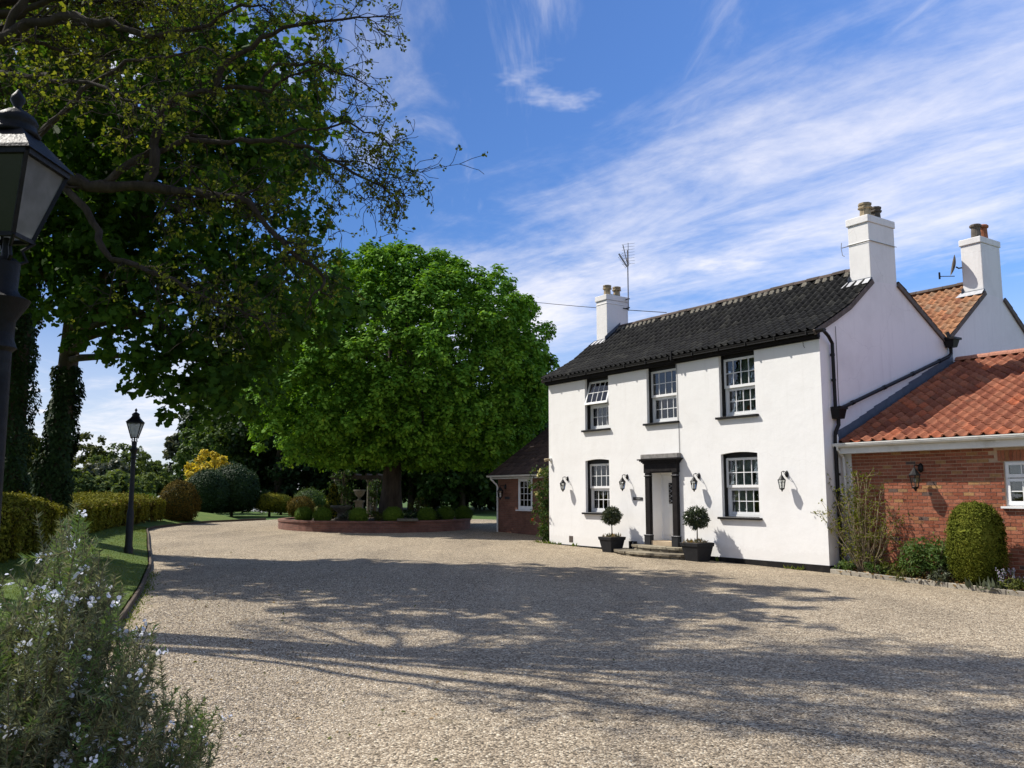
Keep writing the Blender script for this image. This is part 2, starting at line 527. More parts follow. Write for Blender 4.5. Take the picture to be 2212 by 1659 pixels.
M['chimney_white'] = wall_mat('chimney_white', (0.80, 0.78, 0.76), (0.50, 0.47, 0.45))
M['black_paint'] = plain('black_paint', (0.009, 0.008, 0.008), 0.5, 0.3, 5, 0.1, 30, spec=0.25)
M['black_wood'] = plain('black_wood', (0.009, 0.007, 0.007), 0.6, 0.45, 8, 0.3, 18, spec=0.2, dirt=(0.022, 0.019, 0.018), dscale=4)
M['plinth_black'] = plain('plinth_black', (0.014, 0.013, 0.013), 0.8, 0.4, 3, 0.5, 20, spec=0.15, dirt=(0.035, 0.03, 0.025), dscale=3)
M['upvc'] = plain('upvc', (0.82, 0.82, 0.81), 0.35, 0.03, 4, spec=0.5)
M['gutter_white'] = plain('gutter_white', (0.72, 0.71, 0.67), 0.45, 0.08, 5, dirt=(0.45, 0.43, 0.36), dscale=2.0)
M['grey_wood'] = plain('grey_wood', (0.24, 0.225, 0.21), 0.85, 0.35, 9, 0.5, 25)
M['lead'] = plain('lead', (0.10, 0.115, 0.145), 0.55, 0.25, 6, 0.3, 12, spec=0.4)
M['lead_pale'] = plain('lead_pale', (0.45, 0.45, 0.46), 0.5, 0.3, 7, 0.4, 14, spec=0.5)
M['verge'] = plain('verge', (0.13, 0.105, 0.09), 0.9, 0.4, 9, 0.5, 25)
M['tile_dark'] = pieces('tile_dark', [(0.0, (0.011, 0.011, 0.0115)), (0.45, (0.016, 0.016, 0.0165)), (0.85, (0.023, 0.023, 0.022)), (1.0, (0.042, 0.041, 0.036))], 0.8, 0.4, 45, (0.030, 0.029, 0.018), 0.15)
M['tile_red'] = pieces('tile_red', [(0.0, (0.19, 0.062, 0.036)), (0.45, (0.27, 0.095, 0.053)), (0.8, (0.33, 0.13, 0.073)), (1.0, (0.42, 0.12, 0.055))], 0.85, 0.3, 45, (0.17, 0.10, 0.065), 0.15)
M['tile_old'] = pieces('tile_old', [(0.0, (0.30, 0.12, 0.06)), (0.45, (0.40, 0.19, 0.09)), (0.8, (0.33, 0.20, 0.12)), (1.0, (0.48, 0.20, 0.09))], 0.85, 0.5, 35, (0.16, 0.12, 0.07))
M['tile_brown'] = pieces('tile_brown', [(0.0, (0.045, 0.032, 0.03)), (0.6, (0.065, 0.045, 0.04)), (1.0, (0.09, 0.06, 0.05))], 0.85, 0.5, 25)
M['ridge_red'] = pieces('ridge_red', [(0.0, (0.34, 0.15, 0.10)), (1.0, (0.42, 0.20, 0.135))], 0.85, 0.3, 60, None, 0.15)
M['ridge_dull'] = pieces('ridge_dull', [(0.0, (0.075, 0.06, 0.05)), (1.0, (0.13, 0.10, 0.085))], 0.9, 0.6, 30, None, 0.15)
M['mortar_pale'] = plain('mortar_pale', (0.17, 0.155, 0.125), 0.95, 0.4, 12, 0.8, 25)
M['brick'] = pieces('brick', [(0.0, (0.25, 0.078, 0.043)), (0.30, (0.32, 0.115, 0.066)), (0.62, (0.385, 0.148, 0.088)), (0.84, (0.27, 0.09, 0.052)), (0.90, (0.38, 0.205, 0.09)), (0.955, (0.40, 0.225, 0.10)), (0.968, (0.12, 0.085, 0.075)), (1.0, (0.15, 0.095, 0.075))], 0.92, 0.5, 50, None, 0.15)
M['mortar'] = plain('mortar', (0.52, 0.37, 0.26), 0.95, 0.25, 8, 0.5, 60)
M['brick_far'] = brick_mat('brick_far', (0.20, 0.082, 0.05), (0.27, 0.115, 0.07), (0.19, 0.13, 0.10))
M['brick_bed'] = brick_mat('brick_bed', (0.17, 0.072, 0.05), (0.24, 0.10, 0.068), (0.17, 0.13, 0.10), axis='R')
M['pot_clay'] = plain('pot_clay', (0.34, 0.27, 0.17), 0.9, 0.4, 7, 0.4, 20, dirt=(0.10, 0.08, 0.06), dscale=5)
M['pot_dark'] = plain('pot_dark', (0.12, 0.10, 0.08), 0.9, 0.5, 7, 0.4, 20)
M['pot_red'] = plain('pot_red', (0.38, 0.14, 0.07), 0.9, 0.4, 7, 0.4, 20, dirt=(0.12, 0.08, 0.06), dscale=5)
M['galv'] = plain('galv', (0.28, 0.27, 0.27), 0.45, 0.3, 20, metal=0.6)
M['iron'] = plain('iron', (0.010, 0.010, 0.011), 0.5, 0.4, 14, 0.15, 50, spec=0.3, dirt=(0.025, 0.025, 0.026), dscale=6)
M['iron_old'] = plain('iron_old', (0.007, 0.0073, 0.008), 0.5, 0.4, 12, 0.3, 30, spec=0.14, dirt=(0.018, 0.019, 0.021), dscale=5)
M['glass'] = glass_mat('glass', (0.92, 0.95, 0.93))
M['lamp_glass'] = glass_mat('lamp_glass', (0.93, 0.95, 0.94))
M['frosted'] = frosted_mat('frosted')
M['dirty_glass'] = frosted_mat('dirty_glass', (0.32, 0.33, 0.33), 0.1)
M['dark_glass'] = plain('dark_glass', (0.012, 0.012, 0.013), 0.2, 0.2, 5, spec=0.5)
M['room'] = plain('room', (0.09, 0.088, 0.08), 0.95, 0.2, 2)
M['curtain'] = plain('curtain', (0.50, 0.53, 0.47), 0.9, 0.15, 5)
M['blind'] = plain('blind', (0.70, 0.69, 0.66), 0.9, 0.05, 5)
M['pink'] = plain('pink', (0.65, 0.15, 0.25), 0.7, 0.2, 9)
M['letter'] = plain('letter', (0.45, 0.45, 0.43), 0.6, 0.05, 5)
M['slate'] = plain('slate', (0.03, 0.03, 0.032), 0.6, 0.3, 8)
M['step_stone'] = pieces('step_stone', [(0.0, (0.17, 0.145, 0.105)), (0.5, (0.25, 0.215, 0.155)), (1.0, (0.33, 0.29, 0.21))], 0.9, 0.8, 18, (0.10, 0.085, 0.045))
M['sandstone'] = plain('sandstone', (0.46, 0.36, 0.24), 0.9, 0.2, 6, 0.4, 30)
M['kerb_stone'] = pieces('kerb_stone', [(0.0, (0.25, 0.225, 0.185)), (1.0, (0.36, 0.33, 0.27))], 0.95, 0.5, 30, (0.13, 0.12, 0.06))
M['edging'] = pieces('edging', [(0.0, (0.075, 0.055, 0.04)), (1.0, (0.13, 0.10, 0.07))], 0.95, 0.7, 22, (0.06, 0.06, 0.025))
M['planter'] = plain('planter', (0.017, 0.0175, 0.02), 0.65, 0.25, 7, 0.1, 40, spec=0.25)
M['stone_urn'] = plain('stone_urn', (0.13, 0.122, 0.092), 0.95, 0.4, 9, 0.6, 25)
M['dark_wood'] = plain('dark_wood', (0.06, 0.045, 0.035), 0.9, 0.4, 9, 0.5, 25)
M['bark'] = bark_mat('bark', (0.085, 0.066, 0.05))
M['bark_pale'] = bark_mat('bark_pale', (0.05, 0.039, 0.030), 9)
M['twig'] = plain('twig', (0.12, 0.092, 0.058), 0.9, 0.35, 15, spec=0.15)
M['leaf_syc'] = leaf_mat('leaf_syc', [(0.0, (0.022, 0.052, 0.010)), (0.45, (0.048, 0.108, 0.016)), (0.8, (0.085, 0.16, 0.018)), (1.0, (0.16, 0.21, 0.022))], 0.45, rough=0.7, spec=0.12)
M['leaf_dome'] = leaf_mat('leaf_dome', [(0.0, (0.038, 0.105, 0.014)), (0.45, (0.11, 0.25, 0.024)), (0.8, (0.20, 0.36, 0.036)), (1.0, (0.33, 0.45, 0.06))], 0.28, rough=0.7, spec=0.12, clump=0.5)
M['leaf_young'] = leaf_mat('leaf_young', [(0.0, (0.06, 0.085, 0.012)), (0.5, (0.13, 0.155, 0.020)), (1.0, (0.25, 0.25, 0.035))], 0.45, rough=0.7, spec=0.12)
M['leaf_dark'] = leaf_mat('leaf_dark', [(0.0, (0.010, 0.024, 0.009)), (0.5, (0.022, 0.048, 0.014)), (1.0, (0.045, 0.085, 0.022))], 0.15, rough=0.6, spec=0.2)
M['leaf_wood'] = leaf_mat('leaf_wood', [(0.0, (0.014, 0.034, 0.009)), (0.5, (0.034, 0.072, 0.014)), (1.0, (0.08, 0.125, 0.026))], 0.3, rough=0.7, spec=0.15)
M['leaf_mid'] = leaf_mat('leaf_mid', [(0.0, (0.03, 0.062, 0.014)), (0.5, (0.065, 0.115, 0.022)), (1.0, (0.115, 0.165, 0.04))], 0.28, rough=0.65, spec=0.2)
M['leaf_olive'] = leaf_mat('leaf_olive', [(0.0, (0.045, 0.055, 0.012)), (0.5, (0.085, 0.10, 0.02)), (1.0, (0.16, 0.165, 0.04))], 0.28, rough=0.7, spec=0.15)
M['leaf_row'] = leaf_mat('leaf_row', [(0.0, (0.055, 0.085, 0.028)), (0.5, (0.105, 0.15, 0.045)), (1.0, (0.17, 0.21, 0.075))], 0.35, rough=0.75, spec=0.1)
M['leaf_grey'] = leaf_mat('leaf_grey', [(0.0, (0.05, 0.06, 0.035)), (0.5, (0.085, 0.10, 0.055)), (1.0, (0.14, 0.15, 0.09))], 0.2)
M['leaf_yellow'] = leaf_mat('leaf_yellow', [(0.0, (0.36, 0.27, 0.03)), (0.5, (0.55, 0.43, 0.05)), (1.0, (0.68, 0.57, 0.10))], 0.35, rough=0.7, spec=0.15)
M['yew_gold'] = leaf_mat('yew_gold', [(0.0, (0.055, 0.064, 0.008)), (0.5, (0.15, 0.152, 0.014)), (1.0, (0.31, 0.275, 0.025))], 0.15, rough=0.8, spec=0.1, clump=1.6)
M['yew_green'] = leaf_mat('yew_green', [(0.0, (0.05, 0.065, 0.008)), (0.5, (0.11, 0.13, 0.014)), (1.0, (0.19, 0.19, 0.025))], 0.12, rough=0.8, spec=0.1, clump=2.2)
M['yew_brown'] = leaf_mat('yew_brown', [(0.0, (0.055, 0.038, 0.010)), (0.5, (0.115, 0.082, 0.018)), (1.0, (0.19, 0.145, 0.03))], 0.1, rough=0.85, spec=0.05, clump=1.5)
M['box'] = leaf_mat('box', [(0.0, (0.04, 0.08, 0.008)), (0.5, (0.09, 0.16, 0.014)), (1.0, (0.15, 0.22, 0.025))], 0.15, rough=0.7, spec=0.15)
M['bay'] = leaf_mat('bay', [(0.0, (0.012, 0.025, 0.010)), (0.5, (0.030, 0.048, 0.016)), (1.0, (0.075, 0.085, 0.03))], 0.15, rough=0.35, spec=0.5)
M['ivy'] = leaf_mat('ivy', [(0.0, (0.010, 0.022, 0.007)), (0.5, (0.020, 0.042, 0.011)), (1.0, (0.045, 0.075, 0.018))], 0.1, rough=0.65, spec=0.12)
M['rosemary'] = leaf_mat('rosemary', [(0.0, (0.035, 0.044, 0.022)), (0.35, (0.10, 0.115, 0.06)), (0.7, (0.20, 0.215, 0.12)), (1.0, (0.38, 0.35, 0.19))], 0.30, (1.15, 1.15, 0.8), rough=0.6, spec=0.3, clump=9.0)
M['rosemary_new'] = leaf_mat('rosemary_new', [(0.0, (0.06, 0.11, 0.035)), (0.5, (0.11, 0.18, 0.06)), (1.0, (0.18, 0.25, 0.10))], 0.25, rough=0.6, spec=0.3, clump=5.0)
M['twig_pale'] = plain('twig_pale', (0.27, 0.215, 0.135), 0.9, 0.3, 15, spec=0.15)
M['petal'] = leaf_mat('petal', [(0.0, (0.66, 0.68, 0.80)), (0.5, (0.80, 0.82, 0.90)), (1.0, (0.88, 0.89, 0.95))], 0.35, (1, 1, 1))
M['petal_white'] = leaf_mat('petal_white', [(0.0, (0.6, 0.6, 0.56)), (1.0, (0.8, 0.8, 0.76))], 0.3, (1, 1, 1))
M['petal_lilac'] = leaf_mat('petal_lilac', [(0.0, (0.40, 0.36, 0.45)), (1.0, (0.60, 0.55, 0.62))], 0.3, (1, 1, 1))
M['petal_yellow'] = leaf_mat('petal_yellow', [(0.0, (0.70, 0.62, 0.22)), (1.0, (0.80, 0.75, 0.40))], 0.3, (1, 1, 1))
M['petal_red'] = leaf_mat('petal_red', [(0.0, (0.45, 0.05, 0.03)), (1.0, (0.55, 0.10, 0.05))], 0.3, (1, 1, 1))
M['dry'] = leaf_mat('dry', [(0.0, (0.16, 0.10, 0.05)), (0.5, (0.26, 0.17, 0.08)), (1.0, (0.36, 0.24, 0.10))], 0.2)
M['wire'] = plain('wire', (0.02, 0.02, 0.022), 0.6, 0.1, 5)


# ------------------------------------------------------------------ builders
class MB:
    def __init__(self):
        self.v, self.f, self.m = [], [], []

    def poly(self, pts, faces, mi=0):
        b = len(self.v)
        self.v += [tuple(map(float, p)) for p in pts]
        for f in faces:
            self.f.append(tuple(b + i for i in f)); self.m.append(mi)
        return self

    def box(self, x0, x1, y0, y1, z0, z1, mi=0):
        p = [(x0, y0, z0), (x1, y0, z0), (x1, y1, z0), (x0, y1, z0), (x0, y0, z1), (x1, y0, z1), (x1, y1, z1), (x0, y1, z1)]
        return self.poly(p, [(0, 3, 2, 1), (4, 5, 6, 7), (0, 1, 5, 4), (1, 2, 6, 5), (2, 3, 7, 6), (3, 0, 4, 7)], mi)

    def frust(self, c, w0, w1, z0, z1, mi=0, n=4, ang=None):
        ang = math.pi / n if ang is None else ang
        k = 1 / math.cos(math.pi / n)
        P = []
        for w, z in ((w0, z0), (w1, z1)):
            for i in range(n):
                t = ang + 2 * math.pi * i / n
                P.append((c[0] + w * k * math.cos(t), c[1] + w * k * math.sin(t), z))
        fs = [tuple(range(n - 1, -1, -1)), tuple(range(n, 2 * n))]
        fs += [(i, (i + 1) % n, n + (i + 1) % n, n + i) for i in range(n)]
        return self.poly(P, fs, mi)

    def lathe(self, c, prof, n=16, mi=0, ang=0.0):
        P = []
        for r, z in prof:
            for i in range(n):
                t = ang + 2 * math.pi * i / n
                P.append((c[0] + r * math.cos(t), c[1] + r * math.sin(t), c[2] + z))
        fs = []
        for k in range(len(prof) - 1):
            for i in range(n):
                j = (i + 1) % n
                fs.append((k * n + i, k * n + j, (k + 1) * n + j, (k + 1) * n + i))
        fs.append(tuple(range(n - 1, -1, -1)))
        fs.append(tuple((len(prof) - 1) * n + i for i in range(n)))
        return self.poly(P, fs, mi)

    def tube(self, pts, rad, n=8, mi=0):
        pts = [np.array(p, float) for p in pts]
        if isinstance(rad, (int, float)):
            rad = [rad] * len(pts)
        P, fs = [], []
        prev = None
        for i, p in enumerate(pts):
            d = pts[min(i + 1, len(pts) - 1)] - pts[max(i - 1, 0)]
            d = d / (np.linalg.norm(d) + 1e-9)
            if prev is None:
                a = np.array([0, 0, 1.0]) if abs(d[2]) < 0.9 else np.array([1.0, 0, 0])
            else:
                a = prev
            x = a - d * (a @ d); x /= np.linalg.norm(x) + 1e-9
            prev = x
            y = np.cross(d, x)
            for k in range(n):
                t = 2 * math.pi * k / n
                P.append(p + rad[i] * (math.cos(t) * x + math.sin(t) * y))
        for i in range(len(pts) - 1):
            for k in range(n):
                j = (k + 1) % n
                fs.append((i * n + k, i * n + j, (i + 1) * n + j, (i + 1) * n + k))
        fs.append(tuple(range(n - 1, -1, -1)))
        fs.append(tuple((len(pts) - 1) * n + k for k in range(n)))
        return self.poly(P, fs, mi)

    def bar(self, a, b, w, h, mi=0):
        """rectangular bar between two points"""
        a, b = np.array(a, float), np.array(b, float)
        d = (b - a) / np.linalg.norm(b - a)
        up = np.array([0, 0, 1.0]) if abs(d[2]) < 0.95 else np.array([0, 1.0, 0])
        x = np.cross(d, up); x /= np.linalg.norm(x)
        y = np.cross(x, d)
        P = []
        for q in (a, b):
            for sx, sy in ((-1, -1), (1, -1), (1, 1), (-1, 1)):
                P.append(q + x * sx * w / 2 + y * sy * h / 2)
        return self.poly(P, [(3, 2, 1, 0), (4, 5, 6, 7), (0, 1, 5, 4), (1, 2, 6, 5), (2, 3, 7, 6), (3, 0, 4, 7)], mi)

    def mesh(self, name, mats, smooth=False):
        me = bpy.data.meshes.new(name)
        me.from_pydata(self.v, [], self.f)
        for m in (mats if isinstance(mats, (list, tuple)) else [mats]):
            me.materials.append(m)
        if any(self.m):
            me.polygons.foreach_set('material_index', self.m)
        if smooth:
            me.polygons.foreach_set('use_smooth', [True] * len(self.f))
        me.update()
        return me

    def build(self, name, mats, parent=None, smooth=False, loc=None, rot=None, kind=None):
        return link(name, self.mesh(name, mats, smooth), parent, loc, rot, kind)


def link(name, data, parent=None, loc=None, rot=None, kind=None):
    o = bpy.data.objects.new(name, data)
    COL.objects.link(o)
    if parent is not None:
        o.parent = parent
    if loc is not None:
        o.location = loc
    if rot is not None:
        o.rotation_euler = rot
    if kind:
        o['kind'] = kind
    return o


def bevel(o, w=0.01, seg=2):
    b = o.modifiers.new('bevel', 'BEVEL')
    b.width = w; b.segments = seg; b.limit_method = 'ANGLE'; b.angle_limit = R(40)
    return o


def tag(o, label, cat, group=None):
    o['label'] = label
    o['category'] = cat
    if group:
        o['group'] = group
    return o


def thing(name, label, cat, loc=(0, 0, 0), rz=0.0, group=None):
    o = bpy.data.objects.new(name, None)
    COL.objects.link(o)
    o.empty_display_size = 0.2
    o.location = loc
    o.rotation_euler = (0, 0, rz)
    return tag(o, label, cat, group)


def np_mesh(name, verts, faces, mats, midx=None, smooth=False):
    """verts (n,3), faces (m,k) all of one size"""
    me = bpy.data.meshes.new(name)
    n, (m, k) = len(verts), faces.shape
    me.vertices.add(n)
    me.vertices.foreach_set('co', np.ascontiguousarray(verts, dtype=np.float32).ravel())
    me.loops.add(m * k)
    me.loops.foreach_set('vertex_index', np.ascontiguousarray(faces, dtype=np.int32).ravel())
    me.polygons.add(m)
    me.polygons.foreach_set('loop_start', np.arange(0, m * k, k, dtype=np.int32))
    for mt in (mats if isinstance(mats, (list, tuple)) else [mats]):
        me.materials.append(mt)
    if midx is not None:
        me.polygons.foreach_set('material_index', np.asarray(midx, dtype=np.int32))
    if smooth:
        me.polygons.foreach_set('use_smooth', np.ones(m, dtype=bool))
    me.update(calc_edges=True)
    return me


def unit(v):
    return v / (np.linalg.norm(v, axis=-1, keepdims=True) + 1e-9)


SHAPES = {
    # outlines in the leaf plane, stalk at the origin, leaf along +y, size 1
    'oval': np.array([(0, 0), (0.30, 0.35), (0.24, 0.75), (0, 1), (-0.24, 0.75), (-0.30, 0.35)]),
    'quad': np.array([(0, 0), (0.36, 0.5), (0, 1), (-0.36, 0.5)]),
    'broad': np.array([(0, 0), (0.46, 0.28), (0.42, 0.72), (0, 1), (-0.42, 0.72), (-0.46, 0.28)]),
    'maple': np.array([(0, 0.0), (0.46, 0.22), (0.26, 0.42), (0.36, 0.80), (0, 1.0), (-0.36, 0.80), (-0.26, 0.42), (-0.46, 0.22)]),
    'needle': np.array([(0.085, 0), (0, 1), (-0.085, 0)]),
    'lance': np.array([(0, 0), (0.16, 0.4), (0, 1), (-0.16, 0.4)]),
    'tuft': np.array([(0.16, 0), (0, 1), (-0.16, 0)]),
    'blade': np.array([(0.5, 0), (0, 1), (-0.5, 0)]),
}


def leaf_mesh(name, pos, nrm, size, mat, shape='quad', fold=0.12, along=None, midx=None):
    """one flat or slightly cupped leaf at every position"""
    n = len(pos)
    S = SHAPES[shape]
    k = len(S)
    nrm = unit(nrm)
    ref = rng.normal(size=(n, 3)) if along is None else along
    y = unit(ref - nrm * np.sum(ref * nrm, axis=1, keepdims=True))
    x = np.cross(y, nrm)
    size = np.broadcast_to(np.asarray(size, float), (n,))[:, None, None]
    cup = (np.abs(S[:, 0]) * fold)[None, :, None]
    P = pos[:, None, :] + size * (x[:, None, :] * S[None, :, 0:1] + y[:, None, :] * S[None, :, 1:2] + nrm[:, None, :] * cup)
    faces = np.arange(n * k).reshape(n, k)
    return np_mesh(name, P.reshape(-1, 3), faces, mat, midx)


def fib(n):
    i = np.arange(n) + 0.5
    ph = np.arccos(1 - 2 * i / n)
    t = math.pi * (1 + 5 ** 0.5) * i
    return np.stack([np.cos(t) * np.sin(ph), np.sin(t) * np.sin(ph), np.cos(ph)], axis=1)


def cluster_leaves(centers, out_dirs, rad, per, flat=0.8, up=0.35, spread=0.45):
    """leaves on the outer half of many little clumps"""
    n = len(centers)
    d = unit(rng.normal(size=(n, per, 3)) + out_dirs[:, None, :] * 0.9 + np.array([0, 0, up]))
    rr = np.broadcast_to(np.asarray(rad, float).reshape(-1, 1, 1), (n, 1, 1)) * rng.uniform(0.35, 1.05, size=(n, per, 1))
    p = centers[:, None, :] + d * rr * np.array([1, 1, flat])
    nr = unit(d + rng.normal(size=d.shape) * spread + np.array([0, 0, up]))
    return p.reshape(-1, 3), nr.reshape(-1, 3)


def tubes_mesh(name, lines, mat, n=6):
    mb = MB()
    for pts, rad in lines:
        mb.tube(pts, rad, n)
    return mb.mesh(name, mat, True)


def wiggle(a, b, k, amp, sag=0.0):
    a, b = np.array(a, float), np.array(b, float)
    t = np.linspace(0, 1, k)[:, None]
    L = np.linalg.norm(b - a)
    off = np.cumsum(rng.normal(size=(k, 3)), axis=0)
    off -= off[0] + (off[-1] - off[0]) * t
    p = a + (b - a) * t + off * amp * L / k ** 0.5
    p[:, 2] -= sag * L * (4 * t[:, 0] * (1 - t[:, 0]))
    return p


# ------------------------------------------------------------------ the ground
def build_ground():
    xs = np.unique(np.concatenate([np.linspace(-900, -60, 15), np.linspace(-60, 60, 61), np.linspace(60, 900, 15)]))
    ys = np.unique(np.concatenate([np.linspace(-200, -20, 8), np.linspace(-20, 90, 56), np.linspace(90, 1500, 16)]))
    X, Y = np.meshgrid(xs, ys)
    Z = g(X, Y) - 0.03
    V = np.stack([X, Y, Z], -1).reshape(-1, 3)
    nx = len(xs)
    F = [[j * nx + i, j * nx + i + 1, (j + 1) * nx + i + 1, (j + 1) * nx + i] for j in range(len(ys) - 1) for i in range(nx - 1)]
    link('ground', np_mesh('ground', V, np.array(F), M['meadow'], smooth=True), kind='structure')


build_ground()

KERB = [(-0.6, -4.0), (-1.5, 1.0), (-2.5, 4.2), (-3.6, 7.0), (-4.45, 9.2), (-5.15, 11.4), (-6.6, 15.6), (-8.29, 20.06), (-10.99, 26.37), (-13.2, 31.6), (-14.4, 34.3), (-14.9, 36.2), (-14.85, 38.6), (-14.41, 41.58), (-13.5, 43.25), (-12.3, 45.7)]
FAR = [(-9.0, 47.5), (-5.0, 48.3), (-1.4, 47.6), (2.5, 45.0)]


def build_drive():
    # round the house: its left side, front, the bed before the extension, then past the camera
    right = [tuple(hw(-7.5, 8.0))[:2], tuple(hw(-7.2, 2.6))[:2], tuple(hw(0.0, 2.6))[:2], tuple(hw(0.0, 0.05))[:2], tuple(hw(LEN - 0.05, 0.05))[:2], tuple(hw(LEN + 0.1, -0.02))[:2], tuple(hw(15.5, -0.60))[:2], tuple(hw(22, -1.6))[:2], tuple(hw(32, -4))[:2], (16, -6)]
    pts = KERB + FAR + right
    mb = MB()
    mb.poly([(x, y, g(x, y)) for x, y in pts], [tuple(range(len(pts) - 1, -1, -1))])
    o = mb.build('gravel_drive', M['gravel'], kind='structure')
    return o


build_drive()


def kerb_frame(s_off):
    """points along the kerb, shifted to the lawn side by s_off"""
    K = np.array(KERB)
    d = np.gradient(K, axis=0)
    d = d / np.linalg.norm(d, axis=1, keepdims=True)
    nrm = np.stack([-d[:, 1], d[:, 0]], 1)
    return K + nrm * s_off


def build_bank():
    offs = [0.06, 0.5, 1.2, 2.0, 2.8, 3.6, 6.0, 12.0, 22.0]
    hs = [0.085, 0.15, 0.25, 0.34, 0.40, 0.42, 0.42, 0.3, -0.1]
    n = 15
    V, F = [], []
    for off, h in zip(offs, hs):
        P = kerb_frame(off)[:n]
        for i, (x, y) in enumerate(P):
            V.append((x, y, g(x, y) + h))
    for j in range(len(offs) - 1):
        for i in range(n - 1):
            F.append([j * n + i, j * n + i + 1, (j + 1) * n + i + 1, (j + 1) * n + i])
    o = link('lawn_bank', np_mesh('lawn_bank', np.array(V), np.array(F), M['lawn'], smooth=True), kind='structure')
    # short mown blades over the near part of the bank
    m = 60000
    K = [np.array(kerb_frame(off)) for off in (0.05, 1.2, 2.6)]
    seg = rng.uniform(4.2, 10.5, m)
    i0 = seg.astype(int); t = (seg - i0)[:, None]
    w = rng.uniform(0, 1, m)[:, None]
    A = K[0][i0] * (1 - t) + K[0][i0 + 1] * t
    B = K[2][i0] * (1 - t) + K[2][i0 + 1] * t
    P = A + (B - A) * w
    off = 0.05 + 2.55 * w[:, 0]
    z = g(P[:, 0], P[:, 1]) + np.interp(off, offs, hs) - 0.01
    pos = np.column_stack([P, z])
    up = unit(np.array([0, 0, 1.0]) + rng.normal(size=(m, 3)) * 0.35)
    nr = unit(rng.normal(size=(m, 3)) * np.array([1, 1, 0.2]))
    S = rng.uniform(0.02, 0.045, m)
    me = leaf_mesh('lawn_grass', pos, nr, S, M['blade'], 'tuft', 0.0, along=up)
    tag(link('lawn_grass', me, kind='stuff'), 'short mown grass on the bank beside the drive', 'grass')


build_bank()


def build_kerb():
    root = thing('lawn_edging', 'low brown edging strip between gravel and the left lawn bank', 'edging', (0, 0, 0))
    K = np.array(KERB)
    seg = np.linalg.norm(np.diff(K, axis=0), axis=1)
    L = np.concatenate([[0], np.cumsum(seg)])
    s = 6.0
    while s < L[-1] - 1.0:
        l = 0.9
        a = np.array([np.interp(s, L, K[:, 0]), np.interp(s, L, K[:, 1])])
        b = np.array([np.interp(s + l - 0.015, L, K[:, 0]), np.interp(s + l - 0.015, L, K[:, 1])])
        za, zb = g(*a), g(*b)
        c = (a + b) / 2
        mb = MB()
        mb.bar((a[0] - c[0], a[1] - c[1], za + 0.02), (b[0] - c[0], b[1] - c[1], zb + 0.02), 0.05, 0.16 + random.uniform(-0.012, 0.012))
        bevel(mb.build('edging_board', M['edging'], root, loc=(c[0], c[1], 0), rot=(0, 0, random.uniform(-0.012, 0.012))), 0.008, 1)
        s += l


build_kerb()


